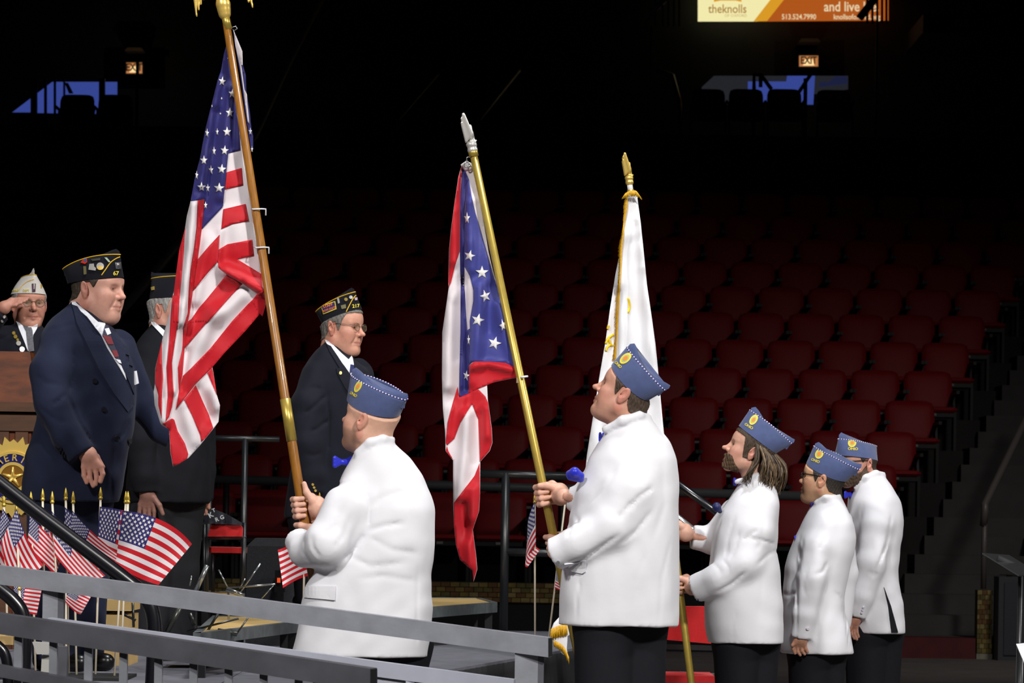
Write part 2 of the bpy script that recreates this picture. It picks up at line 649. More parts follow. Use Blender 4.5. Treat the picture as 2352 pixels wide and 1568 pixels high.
def tri_poly(poly, step):
    """triangulate a pixel polygon with interior points every step px"""
    B = []
    n = len(poly)
    for i in range(n):
        a, b = np.array(poly[i][:2], float), np.array(poly[(i + 1) % n][:2], float)
        m = max(1, int(np.hypot(*(b - a)) / step))
        for k in range(m):
            B.append(a + (b - a) * k / m)
    B = np.array(B)
    x0, y0 = B.min(0)
    x1, y1 = B.max(0)
    gx, gy = np.meshgrid(np.arange(x0 + step * .5, x1, step), np.arange(y0 + step * .5, y1, step))
    G = np.stack([gx.ravel(), gy.ravel()], 1)
    if len(G):
        ins = np.zeros(len(G), bool)
        dm = np.full(len(G), 1e9)
        for i in range(len(B)):
            a, b = B[i], B[(i + 1) % len(B)]
            c = ((a[1] > G[:, 1]) != (b[1] > G[:, 1]))
            xx = (b[0] - a[0]) * (G[:, 1] - a[1]) / (b[1] - a[1] if b[1] != a[1] else 1e-9) + a[0]
            ins ^= c & (G[:, 0] < xx)
            dm = np.minimum(dm, np.hypot(G[:, 0] - a[0], G[:, 1] - a[1]))
        G = G[ins & (dm > step * .45)]
    pts = [Vector(p) for p in B] + [Vector(p) for p in G]
    ed = [(i, (i + 1) % len(B)) for i in range(len(B))]
    v, e, f = delaunay_2d_cdt(pts, ed, [], 1, 1e-4)[:3]
    return [(p.x, p.y) for p in v], [tuple(q) for q in f]


def slab(front, back, F):
    """closed plate from two matching vertex sheets"""
    n = len(front)
    FF = []
    cnt = {}
    for f in F:
        FF.append(tuple(f))
        FF.append(tuple(i + n for i in reversed(f)))
        for a, b in zip(f, f[1:] + f[:1]):
            cnt[(a, b)] = 1
    for (a, b) in list(cnt):
        if (b, a) not in cnt:
            FF.append((b, a, a + n, b + n))
    return list(front) + list(back), FF


def decal(name, bv, poly, m, parent, off=0.003, thick=0.004, step=5.0, smooth=True, label=None, VF=None):
    """thin raised piece lying on the surface under the traced pixel outline"""
    v, f = VF if VF else tri_poly(poly, step)
    fr, bk, ok = [], [], []
    last = None
    for p in v:
        c = cast(bv, p[0], p[1])
        ok.append(c is not None)
        if c is None:
            fr.append(Vector((0, 0, 0)))
            bk.append(Vector((0, 0, 0)))
            continue
        l, n = c
        vd = (l - CAMP).normalized()
        if n.dot(vd) > 0:
            n = -n
        nn = (n - vd * 0.6).normalized()
        fr.append(l + nn * off)
        bk.append(l + nn * (off - thick))
    F = []
    for q in f:
        if all(ok[i] for i in q) and max((fr[q[i]] - fr[q[i - 1]]).length for i in range(len(q))) < 0.055:
            F.append(q)
    if not F:
        return None
    use = sorted({i for q in F for i in q})
    mp = {o: i for i, o in enumerate(use)}
    F = [tuple(mp[i] for i in q) for q in F]
    # orient towards the viewer
    a, b, c = [fr[use[i]] for i in F[0][:3]]
    if (b - a).cross(c - a).dot(a - CAMP) > 0:
        F = [tuple(reversed(q)) for q in F]
    V, FF = slab([fr[i] for i in use], [bk[i] for i in use], F)
    return obj(name, V, FF, m, parent, smooth=False, label=label)


def decal_text(name, bv, body, cx, cy, size, ang, m, parent, off=0.003, thick=0.003, sx=1.0, shear=0.0, label=None):
    V, F = text_mesh(body, size)
    ca, sa = math.cos(ang), math.sin(ang)
    pts = []
    for x, y, z in V:
        x = x * sx + shear * y
        pts.append((cx + x * ca + y * sa, cy + x * sa - y * ca))
    return decal(name, bv, None, m, parent, off, thick, VF=(pts, F), label=label)


def surf_tube(name, bv, pts, r, m, parent, off=0.001, n=6, dens=None, label=None):
    out = []
    pp = bez(pts, dens or max(8, len(pts) * 6))
    for p in pp:
        c = cast(bv, p[0], p[1])
        if c:
            out.append(c[0] + (CAMP - c[0]).normalized() * off)
    if len(out) < 2:
        return None
    V, F = tube_mesh(out, r, n)
    return obj(name, V, F, m, parent, smooth=True, label=label)


def ellipse(cx, cy, a, b, ang=0, n=18):
    ca, sa = math.cos(ang), math.sin(ang)
    return [(cx + a * math.cos(t) * ca - b * math.sin(t) * sa, cy + a * math.cos(t) * sa + b * math.sin(t) * ca) for t in np.linspace(0, 2 * math.pi, n, endpoint=False)]
# ------------------------------------------------------------------ people
def frame_of(yaw, pitch, roll=0.0):
    y, p = math.radians(yaw), math.radians(pitch)
    F = Vector((math.cos(y) * math.cos(p), math.sin(y) * math.cos(p), math.sin(p)))
    L = Vector((-math.sin(y), math.cos(y), 0))
    U = F.cross(L)
    if roll:
        q = Matrix.Rotation(math.radians(roll), 3, F)
        L, U = q @ L, q @ U
    return np.array([F, L, U]).T      # columns = local axes in world


def skin_tone(c):
    return np.minimum(0.9, np.array(lin(c)[:3]) * np.array((1.12, 1.18, 1.22)))


class Person:
    def __init__(s, label, Y, base, px):
        s.Y, s.base = Y, base
        x = P(px, 1400, Y).x
        s.root = thing('person', label, 'person', (x, Y, base))
        s.bv = []          # solid sheets used to lay details on
        s.skin = []        # (V, F, colours)

    # ---- head (built once the cap it must fit into is known)
    def head(s, *a, **k):
        s.hargs = (a, k)
        return s

    def _head(s, ear, yaw, pitch, hs=1.0, vis=1, dY=0.0, neck=None, roll=0, nose=1.0, jowl=0.0, w=1.0, chin=0.0,
             skin=(196, 146, 122), hair=None, hairline='short', beard=None, neck_r=0.056, h=0.003, brow=(60, 45, 35), ear_s=1.0, eyes=True, nosetip=0.0, stubble=0.0):
        R = frame_of(yaw, pitch, roll)
        L = Vector(R[:, 1])
        Yc = s.Y + dY
        o = P(ear[0], ear[1], Yc + vis * 0.076 * hs * w * L.y) - L * (vis * 0.076 * hs * w)
        o = np.array(o)
        s.R, s.o, s.hs = R, o, hs
        nk = np.array([-0.035, 0, -0.17])
        if neck is not None:
            nk = (R.T @ (np.array(P(neck[0], neck[1], Yc + (neck[2] if len(neck) > 2 else 0))) - o)) / hs
        lo = np.minimum([-0.135, -0.105, -0.15], nk - 0.075)
        hi = np.maximum([0.145, 0.105, 0.15], nk + 0.075)
        g = Field(lo, hi, h)
        g.ell((-0.008, 0, 0.046), (0.1, 0.077 * w, 0.085), k=0.03)
        g.ell((0.03, 0, -0.005), (0.064, 0.062 * w, 0.085), k=0.03)
        g.ell((0.043, 0, 0.05), (0.052, 0.06 * w, 0.05), k=0.03)
        for q in (-1, 1):
            g.ell((0.06, q * 0.042 * w, -0.012), (0.028, 0.021, 0.02), k=0.025)
            g.ell((0.054, q * 0.034 * w, -0.045), (0.034, 0.027 + 0.01 * jowl, 0.036 + 0.01 * jowl), k=0.025)
            g.cap((0.0, q * 0.05 * w, -0.05), (0.068 + chin, q * 0.017, -0.088), 0.024 + 0.008 * jowl, 0.019, k=0.025)
        g.ell((0.078 + chin, 0, -0.09), (0.019, 0.023, 0.019), k=0.018)
        g.ell((0.076, 0, -0.048), (0.024, 0.03, 0.028), k=0.015)
        if jowl:
            g.ell((0.035, 0, -0.095), (0.055, 0.046 * w, 0.022 + 0.014 * jowl), k=0.03)
        g.cap((0.088, 0, 0.024), (0.098 + 0.011 * nose, 0, -0.014), 0.008, 0.0115, k=0.012)
        g.ell((0.106 + 0.008 * nose + nosetip, 0, -0.017), (0.011, 0.011, 0.0095), k=0.008)
        for q in (-1, 1):
            g.ell((0.098, q * 0.012, -0.022), (0.011, 0.0075, 0.008), k=0.006)
            g.cap((0.084, q * 0.012, 0.031), (0.07, q * 0.045, 0.032), 0.011, 0.009, k=0.012)
            g.ell((0.1, q * 0.031, 0.013), (0.017, 0.019, 0.012), k=0.012, op='s')
            g.ell((0.074, q * 0.031, 0.013), (0.0135, 0.0135, 0.0135), k=0.004)
            g.cap((0.0855, q * 0.02, 0.0195), (0.078, q * 0.045, 0.0175), 0.005, 0.004, k=0.005)
            g.cap((0.099, 0, -0.0515), (0.086, q * 0.022, -0.056), 0.006, 0.004, k=0.006)
            g.cap((0.097, 0, -0.0645), (0.086, q * 0.02, -0.060), 0.0065, 0.004, k=0.006)
            g.cap((0.108, 0, -0.058), (0.091, q * 0.025, -0.0585), 0.0022, 0.002, k=0.004, op='s')
            g.cap((0.098, q * 0.024, -0.03), (0.085, q * 0.036, -0.058), 0.002, 0.002, k=0.012, op='s')
        g.cap((-0.022, 0, -0.03), nk, neck_r / hs, (neck_r + 0.006) / hs, k=0.03)
        if s.clip:
            Rc, mid, a0, wd, hm, e2_ = s.clip
            A_ = Rc.T @ R * hs
            t_ = Rc.T @ (o - mid)
            gx, gy, gz = g.ax[0][:, None, None], g.ax[1][None, :, None], g.ax[2][None, None, :]
            xc, yc, zc = [A_[i, 0] * gx + A_[i, 1] * gy + A_[i, 2] * gz + t_[i] for i in range(3)]
            up = np.clip(zc / hm, 0, 1)
            aa, bb_ = a0 - 0.009 + 0.4 * e2_ * up, (wd - 0.008) * (1 - up) + 0.018 * up
            d = (np.sqrt((xc / aa) ** 2 + (yc / bb_) ** 2) - 1) * np.minimum(aa, bb_)
            d = np.maximum(d, zc - hm * 0.75)
            d = d - np.clip(-zc, 0, 0.03) * 1.1
            d = np.where(zc < -0.028, -0.5, d)
            g.f = np.maximum(g.f, (d / hs).astype(np.float32))
        base = g.f.copy()
        X, Yy, Z = g.ax[0][:, None, None], g.ax[1][None, :, None], g.ax[2][None, None, :]
        rt = np.array(frame_of(0, 14))
        for q in (-1, 1):
            c = np.array((-0.008, q * 0.081 * w, 0.002))
            tilt = np.array(Matrix.Rotation(math.radians(-14), 3, 'Y') @ Matrix.Rotation(math.radians(q * 20), 3, 'Z'))
            e = ear_s
            g.ell(c, (0.019 * e, 0.0075, 0.033 * e), tilt, k=0.006)
            g.ell(c + np.array((0.004, q * 0.008, 0.007)), (0.011 * e, 0.006, 0.017 * e), tilt, k=0.004, op='s')
            g.ell(c + np.array((0.009, q * 0.006, -0.003)), (0.005, 0.006, 0.007), None, k=0.004, op='s')
            g.ell(c + np.array((0.006, q * -0.001, -0.026 * e)), (0.008, 0.006, 0.01), tilt, k=0.006)
        V, F = g.mesh()
        sk = skin_tone(skin)
        C = np.tile(sk, (len(V), 1))
        x, y, z = V.T

        def blend(mask, col, amt):
            nonlocal C
            a = (np.clip(mask, 0, 1) * amt)[:, None]
            C = C * (1 - a) + np.array(lin(col)[:3]) * a
        blend(np.exp(-(((x - 0.095) / 0.02) ** 2 + (y / 0.02) ** 2 + ((z + 0.058) / 0.011) ** 2)), (160, 84, 78), 0.7)
        blend(np.exp(-(((x - 0.06) / 0.035) ** 2 + ((np.abs(y) - 0.05) / 0.03) ** 2 + ((z + 0.025) / 0.03) ** 2)), (204, 122, 108), 0.4)
        blend(np.exp(-(((x - 0.11) / 0.02) ** 2 + (y / 0.02) ** 2 + ((z + 0.015) / 0.016) ** 2)), (206, 124, 108), 0.4)
        blend((np.abs(y) > 0.074 * w) * np.exp(-((x + 0.005) / 0.03) ** 2), (204, 112, 98), 0.4)
        blend(np.exp(-(((x - 0.09) / 0.02) ** 2 + ((np.abs(y) - 0.031) / 0.018) ** 2 + ((z - 0.012) / 0.012) ** 2)), (104, 66, 56), 0.65)  # brow shade painted into the skin around the eyes
        if stubble:
            blend(np.clip((-0.03 - z) / 0.015, 0, 1) * np.clip((x - 0.0) / 0.02, 0, 1), (104, 76, 62), stubble)
        if hair is None:   # shaved scalp shade
            blend(np.clip((z - 0.02) / 0.02, 0, 1) * (x < 0.02), (188, 152, 132), 0.35)
        s.skin.append((V @ np.diag([hs] * 3) @ R.T + o, F, C))
        s.bv.append((V * hs @ R.T + o, F))
        tw = lambda v: (np.array(v) * hs) @ R.T + o

        def shell(thick, region, colr, name, label=None, rough=0.0):
            nz = 0
            if rough:
                nz = rough * (np.sin(X * 260 + Z * 90) * np.sin(Yy * 300 + Z * 70) + 0.6 * np.sin(X * 520 - Z * 330))
            f = np.maximum(base - thick - nz, region)
            f = np.maximum(f, -(base + 0.006)).astype(np.float32)
            v, fc = nets(f, g.lo, g.h)
            if len(v) == 0:
                return
            obj(name, tw(v), fc, mat('hair_' + '_'.join(map(str, colr)), colr, 0.7, var=0.35, vscale=140, bump=0.5, bscale=220, stretch=(1, 1, 0.35)), s.root, smooth=True, label=label)
        if hair:
            if hairline == 'short':
                hx = [-0.14, -0.09, -0.045, -0.03, -0.016, 0.012, 0.026, 0.032, 0.045, 0.06, 0.14]
                hz = [-0.06, -0.06, -0.045, -0.02, 0.028, 0.03, -0.01, 0.0, 0.04, 0.072, 0.09]
            elif hairline == 'faded':
                hx = [-0.14, -0.09, -0.045, -0.03, -0.016, 0.012, 0.026, 0.034, 0.05, 0.06, 0.14]
                hz = [-0.05, -0.045, -0.03, 0.0, 0.03, 0.032, 0.012, 0.02, 0.05, 0.072, 0.09]
            else:
                hx = [-0.14, 0.03, 0.05, 0.14]
                hz = [-0.03, -0.03, 0.06, 0.09]
            zl = np.interp(g.ax[0], hx, hz)[:, None, None]
            shell(0.0045, (zl - Z) * 0.7 + 0 * Yy, hair, 'hair', rough=0.0012)
        if beard:
            kind, colr = beard
            if kind == 'goatee':
                bx = [-0.14, 0.0, 0.02, 0.05, 0.075, 0.09, 0.14]
                bz = [-0.3, -0.3, -0.09, -0.07, -0.04, -0.036, -0.036]
            else:
                bx = [-0.14, -0.012, 0.004, 0.03, 0.055, 0.075, 0.09, 0.14]
                bz = [-0.3, -0.3, 0.0, -0.03, -0.038, -0.035, -0.034, -0.034]
            zb = np.interp(g.ax[0], bx, bz)[:, None, None]
            lipgap = np.sqrt(((X - 0.098) / 0.02) ** 2 + (Yy / 0.02) ** 2 + ((Z + 0.06) / 0.009) ** 2)
            reg_ = np.maximum(np.maximum((Z - zb) * 0.7, -0.105 - Z + 0 * X), (1 - lipgap) * 0.008) + 0 * Yy
            shell(0.0045 if kind == 'goatee' else 0.008, reg_, colr, 'beard', rough=0.002)
        if eyes:
            for q in (-1, 1):
                ob = MB()
                c = tw((0.0755, q * 0.031, 0.0125))
                fw = Vector(R[:, 0])
                ob.lathe([(0.001, 0), (0.0062, 0.004), (0.0066, 0.0105), (0.0035, 0.0128), (0.0003, 0.0134)], c, fw, 10)
                ob.build('eye', M_IRIS, s.root, smooth=True)
                pts = [tw(p) for p in ((0.0945, q * 0.013, 0.031), (0.0925, q * 0.028, 0.036), (0.081, q * 0.047, 0.033))]
                V2, F2 = tube_mesh(pts, [0.0032, 0.0042, 0.0025], 6)
                obj('eyebrow', V2, F2, mat('brow_' + '_'.join(map(str, brow)), brow, 0.8), s.root, smooth=True)
        s.tw = tw
        return s

    # ---- garrison cap placed by the pixel ends of its lower edge
    def cap(s, fb, bb, yaw, hf, hm, hb, ef, eb, pf, pb, m, m_in, piping, dY=0.0, width=0.083, roll=0.0, topw=0.03, name='garrison_cap', label=None, fixed=None):
        Yc = s.Y + dY
        f, b = P(fb[0], fb[1], Yc), P(bb[0], bb[1], Yc)
        cy = math.cos(math.radians(yaw))
        Lh = (f.x - b.x) / cy
        dz = f.z - b.z
        pitch = math.degrees(math.atan2(dz, Lh))
        Lb = math.hypot(Lh, dz)
        if fixed:
            Lb, pitch = fixed
        R = frame_of(yaw, pitch, roll)
        mid = np.array((f + b) / 2)
        # ends recede when the cap is turned: keep the middle at the head's depth
        mid[1] = Yc
        a0 = Lb / 2
        N, K = 40, 9
        s.clip = (R, mid, a0, width, hm, min(ef, eb))
        s._head(*s.hargs[0], **s.hargs[1])

        def top(t):
            xt = -(a0 + eb) + (2 * a0 + ef + eb) * (t + 1) / 2
            zt = np.interp(t, [-1, 0, 1], [hb, hm, hf]) if False else (hb * t * (t - 1) / 2 + hm * (1 - t * t) + hf * t * (t + 1) / 2)
            return xt, zt

        def pt(t, v, side, off=0.0):
            xt, zt = top(t)
            e = max(0.0, 1 - t * t)
            yb, yt = width * math.sqrt(e) + off, topw * e ** 0.6 + off
            bulge = math.sin(v * math.pi) * 0.006 * e
            sag = -0.012 * e * (1 - v)
            return ((a0 * t) * (1 - v) + xt * v, side * (yb * (1 - v) + yt * v + bulge), zt * v + sag * 0 - 0.012 * e * (1 - v) * 0)
        ts = [math.cos(math.pi * i / N) for i in range(N + 1)]
        part = None
        VV, FF = [], []
        rings = []
        loop = [(t, 1) for t in ts] + [(t, -1) for t in ts[-2:0:-1]]
        n = len(loop)
        for v in np.linspace(0, 1, K):
            for t, sd in loop:
                VV.append(pt(t, v, sd))
        for i in range(K - 1):
            for k in range(n):
                FF.append((i * n + k, i * n + (k + 1) % n, (i + 1) * n + (k + 1) % n, (i + 1) * n + k))
        # inner face of the curtain
        b0 = len(VV)
        for v in np.linspace(1, 0.25, 5):
            for t, sd in loop:
                x, y, z = pt(t, v, sd)
                yy = abs(y)
                VV.append((x * 0.985, sd * max(0.0, yy - 0.0045), z - 0.001))
        for k in range(n):
            a = (K - 1) * n
            FF.append((a + k, a + (k + 1) % n, b0 + (k + 1) % n, b0 + k))
        for i in range(4):
            for k in range(n):
                FF.append((b0 + i * n + k, b0 + i * n + (k + 1) % n, b0 + (i + 1) * n + (k + 1) % n, b0 + (i + 1) * n + k))
        tw = lambda q: np.array(q) @ R.T + mid
        cap_o = obj(name, tw(VV), FF, m, s.root, smooth=True, label=label)
        s.bv.append((tw(VV), FF))
        s.capbv = bvh_of([(tw(VV), FF)])
        s.cap_o = cap_o
        # crown: thin ridge between the curtain halves with a peak in front and behind
        CV, CF = [], []
        for t, sd in loop:
            xt, zt = top(t)
            e = max(0.0, 1 - t * t)
            CV.append((xt * 0.97, sd * max(0.001, topw * 0.75 * e ** 0.6), zt * 0.55))
        for t, sd in loop:
            xt, zt = top(t)
            e = max(0.0, 1 - t * t)
            CV.append((xt * 0.965, sd * max(0.001, topw * 0.5 * e ** 0.6), zt - 0.004))
        for t, sd in loop:
            xt, zt = top(t)
            e = max(0.0, 1 - t * t)
            wf = np.interp(t, [0.25, 0.72, 0.9, 1.0], [0, 0.8, 1, 0.62])
            wb = np.interp(-t, [0.35, 0.75, 0.92, 1.0], [0, 0.75, 1, 0.6])
            CV.append((xt * (0.965 + 0.02 * (t > 0)) - (0.012 * wb if pb > 0.015 else 0), sd * 0.004 * max(0.1, e), zt - 0.006 + 1.35 * pf * wf + 1.3 * pb * wb))
        for i in range(2):
            for k in range(n):
                CF.append((i * n + k, i * n + (k + 1) % n, (i + 1) * n + (k + 1) % n, (i + 1) * n + k))
        CF.append(tuple(2 * n + k for k in range(n)))
        obj('crown_ridge', tw(CV), CF, m_in, cap_o, smooth=True)
        # piping along the upper edge of both halves
        for sd in (1, -1):
            pts = [tw(pt(t, 1.0, sd, 0.0)) for t in ts]
            if piping == 'dots':
                mb = MB()
                tot = []
                for i in range(len(pts) - 1):
                    tot.append(np.linalg.norm(pts[i + 1] - pts[i]))
                cum = np.concatenate([[0], np.cumsum(tot)])
                nd = int(cum[-1] / 0.0062)
                pa = np.array(pts)
                for j in range(nd):
                    u0, u1 = cum[-1] * j / nd, cum[-1] * (j + 1) / nd
                    q = [[np.interp(u, cum, pa[:, c]) for c in range(3)] for u in (u0, (u0 + u1) / 2, u1)]
                    w_ = j % 2 == 0
                    mb.tube(q, [0.0014, 0.0031, 0.0014] if w_ else [0.0018] * 3, 6, mi=0 if w_ else 1)
                mb.build('piping', M_BEADW, cap_o, smooth=True, mats=[M_BEADW, M_BEADP])
            elif piping:
                V2, F2 = tube_mesh(pts, 0.0024, 6)
                obj('piping', V2, F2, piping, cap_o, smooth=True)
        return s

    # ---- a garment from silhouette levels and sleeve chains (pixels at the person's depth)
    def garment(s, name, levels, arms, m, h=0.009, grooves=(), k=0.03, extra=(), cut=None, label=None, karm=0.034, n=2.2, crumple=0.0006):
        lv = []
        for r in levels:
            py, xl, xr, b = r[:4]
            dy = r[4] if len(r) > 4 else 0.0
            a, c = P(xl, py, s.Y), P(xr, py, s.Y)
            lv.append(((a.z + c.z) / 2, (a.x + c.x) / 2, s.Y + dy, (c.x - a.x) / 2, b))
        pts = []
        ch = []
        for arm in arms:
            c = [(np.array(P(q[0], q[1], s.Y + q[2]) if True else 0), q[3]) for q in arm]
            ch.append(c)
            pts += [(p, r) for p, r in c]
        ex = []
        for e in extra:
            c = [(np.array(P(q[0], q[1], s.Y + q[2])), q[3]) for q in e]
            ex.append(c)
            pts += c
        la = np.array(lv)
        lo = np.array([(la[:, 1] - la[:, 3]).min(), (la[:, 2] - la[:, 4]).min(), la[:, 0].min()])
        hi = np.array([(la[:, 1] + la[:, 3]).max(), (la[:, 2] + la[:, 4]).max(), la[:, 0].max()])
        for p, r in pts:
            lo = np.minimum(lo, p - r)
            hi = np.maximum(hi, p + r)
        g = Field(lo - 0.05, hi + 0.05, h)
        g.loft(lv, k=0.01, n=n)
        for c in ch:
            sub_ = Field(lo - 0.05, hi + 0.05, h)
            for i in range(len(c) - 1):
                sub_.cap(c[i][0], c[i + 1][0], c[i][1], c[i + 1][1], k=0.02)
            # sleeve ends in a flat cuff and keeps a seam line against the body
            dr = c[-1][0] - c[-2][0]
            dr = dr / max(1e-9, np.linalg.norm(dr))
            sub_.plane_cut(c[-1][0], dr)
            d = sub_.f
            o = g.f
            t = np.clip(0.5 + 0.5 * (o - d) / karm, 0, 1)
            g.f = o * (1 - t) + d * t - karm * t * (1 - t)
        for c in ex:
            for i in range(len(c) - 1):
                g.cap(c[i][0], c[i + 1][0], c[i][1], c[i + 1][1], k=0.012)
        wr_ = np.random.default_rng(int(s.Y * 1000))
        GX, GY, GZ = g.ax[0][:, None, None], g.ax[1][None, :, None], g.ax[2][None, None, :]
        for q_ in range(7):
            lam = wr_.uniform(0.07, 0.17)
            dv = wr_.normal(size=3) * np.array((1.0, 0.5, 0.7))
            dv = dv / np.linalg.norm(dv) * 2 * math.pi / lam
            dv2 = wr_.normal(size=3) * 9
            ph = wr_.uniform(0, 6.28)
            g.f += (crumple * np.sin(GX * dv[0] + GY * dv[1] + GZ * dv[2] + ph + 1.3 * np.sin(GX * dv2[0] + GZ * dv2[2]))).astype(np.float32)
        for gr in grooves:
            g.groove(gr[0], gr[1] * 0.72, gr[2] * 0.8, s.Y)
        if cut:
            for pt_, nr in cut:
                g.plane_cut(pt_, nr)
        V, F = g.mesh()
        o = obj(name, V, F, m, s.root, smooth=True, label=label)
        s.bv.append((V, F))
        s.last = o
        s.lastbv = bvh_of([(V, F)])
        return o

    def trousers(s, hips, ankles, m, r=(0.115, 0.085, 0.07), zb=None, dY=(0.0, 0.0), shoes=True):
        """hips, ankles: pixel x of the two legs (near, far) at hip height py and at the ground"""
        py = hips[2]
        zb = s.base
        g = None
        A = [np.array(P(hips[i], py, s.Y + dY[i])) for i in (0, 1)]
        B = []
        for i in (0, 1):
            q = P(ankles[i], py, s.Y + dY[i])
            B.append(np.array((q.x, q.y, zb + 0.07)))
        lo = np.minimum.reduce(A + B) - 0.18
        hi = np.maximum.reduce(A + B) + 0.18
        lo[2] = zb - 0.01
        g = Field(lo, hi, 0.013)
        for a, b in zip(A, B):
            kn = (a + b) / 2
            g.chain([a, kn, b], r, k=0.02)
        g.cap(A[0] + (0, 0, 0.02), A[1] + (0, 0, 0.02), r[0], r[0], k=0.03)
        g.plane_cut((0, 0, zb + 0.035), (0, 0, -1))
        V, F = g.mesh()
        o = obj('trousers', V, F, m, s.root, smooth=True)
        s.bv.append((V, F))
        if shoes:
            for b in B:
                f = Field(b - 0.22, b + 0.22, 0.012)
                fx = s.R[:2, 0] / max(1e-6, np.linalg.norm(s.R[:2, 0]))
                d = np.array((fx[0], fx[1], 0))
                b2 = np.array((b[0], b[1], zb + 0.045))
                f.cap(b2 - d * 0.06, b2 + d * 0.12 - (0, 0, 0.008), 0.045, 0.038, k=0.02)
                f.cap(b2 - d * 0.03, b2 + (0, 0, 0.05), 0.042, 0.04, k=0.02)
                f.plane_cut((0, 0, zb + 0.002), (0, 0, -1))
                V, F = f.mesh()
                obj('shoe', V, F, M_SHOE, s.root, smooth=True)
        return o

    # ---- hands
    def add_skin(s, g, skin):
        V, F = g.mesh()
        sk = skin_tone(skin)
        C = np.tile(sk, (len(V), 1))
        s.skin.append((V, F, C))
        s.bv.append((V, F))

    def grip(s, c, axis, palm, wrist, pole_r, skin=(206, 156, 134), sc=1.0, thumb='up', sgn=1):
        """fist closed round a pole: c centre on the pole, axis up along it, palm the direction of the heel of the hand"""
        c, p, e1 = np.array(c), np.array(Vector(axis).normalized()), np.array(palm, dtype=float)
        e1 = e1 - p * (e1 @ p)
        e1 /= np.linalg.norm(e1)
        e2 = np.cross(p, e1) * sgn
        wr = np.array(wrist)
        rf = 0.0092 * sc
        R0 = pole_r + rf * 0.92
        at = lambda ang, r, hgt: c + (e1 * math.cos(math.radians(ang)) + e2 * math.sin(math.radians(ang))) * r + p * hgt
        lo = np.minimum(c - 0.11, wr - 0.06)
        hi = np.maximum(c + 0.11, wr + 0.06)
        g = Field(lo, hi, 0.0026)
        ln = [0.95, 1.0, 0.97, 0.85]
        for i in range(4):
            hg = (1.5 - i) * 0.0195 * sc
            kn = at(48, R0 + 0.020 * sc, hg * 0.95)
            a1 = at(112, R0 + 0.012 * sc, hg)
            a2 = at(178, R0 + 0.003, hg - 0.002)
            a3 = at(238, R0 + 0.001, hg - 0.003)
            a4 = at(238 + 62 * ln[i], R0, hg - 0.004)
            f = Field(lo, hi, 0.0026)
            f.chain([kn, a1, a2, a3, a4], [rf * 1.12, rf * 1.08, rf * 1.06, rf, rf * 0.86], k=0.004)
            d, o = f.f, g.f
            t = np.clip(0.5 + 0.5 * (o - d) / 0.0025, 0, 1)
            g.f = o * (1 - t) + d * t - 0.0025 * t * (1 - t)
            g.cap(kn, at(10, R0 + 0.030 * sc, hg * 0.6 - 0.012), rf * 1.15, 0.017 * sc, k=0.014)
        heel = at(0, R0 + 0.028 * sc, -0.012 * sc)
        g.ell(heel, (0.028 * sc, 0.028 * sc, 0.036 * sc), k=0.016)
        g.cap(heel, wr, 0.026 * sc, 0.027 * sc, k=0.02)
        tb = at(-18, R0 + 0.022 * sc, 0.012 * sc)
        if thumb == 'up':
            g.chain([heel, tb, at(-30, R0 + 0.006, 0.045 * sc), at(-34, R0 + 0.003, 0.074 * sc)], [0.018 * sc, 0.0145 * sc, 0.0105 * sc, 0.0085 * sc], k=0.008)
        else:
            g.chain([heel, tb, at(-62, R0 + 0.010, 0.026 * sc), at(-106, R0 + 0.008, 0.030 * sc)], [0.018 * sc, 0.0145 * sc, 0.0115 * sc, 0.0095 * sc], k=0.006)
        s.add_skin(g, skin)

    def open_hand(s, wrist, fingers, thumb, skin=(190, 134, 112), dY=0.0, rf=0.0085, rw=0.026):
        """fingers, thumb: pixel polylines (px, py, depth offset) from knuckle to tip"""
        Y = s.Y + dY
        w3 = np.array(P(wrist[0], wrist[1], Y + (wrist[2] if len(wrist) > 2 else 0)))
        fs = [[np.array(P(q[0], q[1], Y + (q[2] if len(q) > 2 else 0))) for q in f] for f in fingers]
        th = [np.array(P(q[0], q[1], Y + (q[2] if len(q) > 2 else 0))) for q in thumb]
        allp = np.array([w3] + [q for f in fs for q in f] + th)
        lo, hi = allp.min(0) - 0.045, allp.max(0) + 0.045
        g = Field(lo, hi, 0.0026)
        for f3 in fs:
            g.cap(w3, f3[0], rw * 0.75, rf * 1.25, k=0.016)
        g.ell(w3, (rw, rw, rw), k=0.015)
        for f3 in fs:
            f = Field(lo, hi, 0.0026)
            rr = list(np.linspace(rf * 1.15, rf * 0.8, len(f3)))
            f.chain(f3, rr, k=0.004)
            d, o = f.f, g.f
            t = np.clip(0.5 + 0.5 * (o - d) / 0.003, 0, 1)
            g.f = o * (1 - t) + d * t - 0.003 * t * (1 - t)
        if th:
            g.cap(w3, th[0], rw * 0.6, rf * 1.5, k=0.014)
            g.chain(th, list(np.linspace(rf * 1.5, rf * 0.95, len(th))), k=0.006)
        s.add_skin(g, skin)

    def body(s, chain=()):
        """head, neck, hands and the trunk and arms under the clothes, as one mesh"""
        if chain:
            chain = [[(q[0], q[1] - (60 if (ci == 0 and qi == 2) else 0), q[2] * 0.8, q[3] * 0.62) for qi, q in enumerate(c)] for ci, c in enumerate(chain)]
            pts = [(np.array(P(q[0], q[1], s.Y + q[2])), q[3]) for c in chain for q in c]
            lo = np.min([p - r for p, r in pts], 0) - 0.05
            hi = np.max([p + r for p, r in pts], 0) + 0.05
            g = Field(lo, hi, 0.014)
            for c in chain:
                cc = [(np.array(P(q[0], q[1], s.Y + q[2])), q[3]) for q in c]
                for i in range(len(cc) - 1):
                    g.cap(cc[i][0], cc[i + 1][0], cc[i][1], cc[i + 1][1], k=0.03)
            V, F = g.mesh()
            s.skin.append((V, F, np.tile(np.array(lin((190, 140, 118))[:3]), (len(V), 1))))
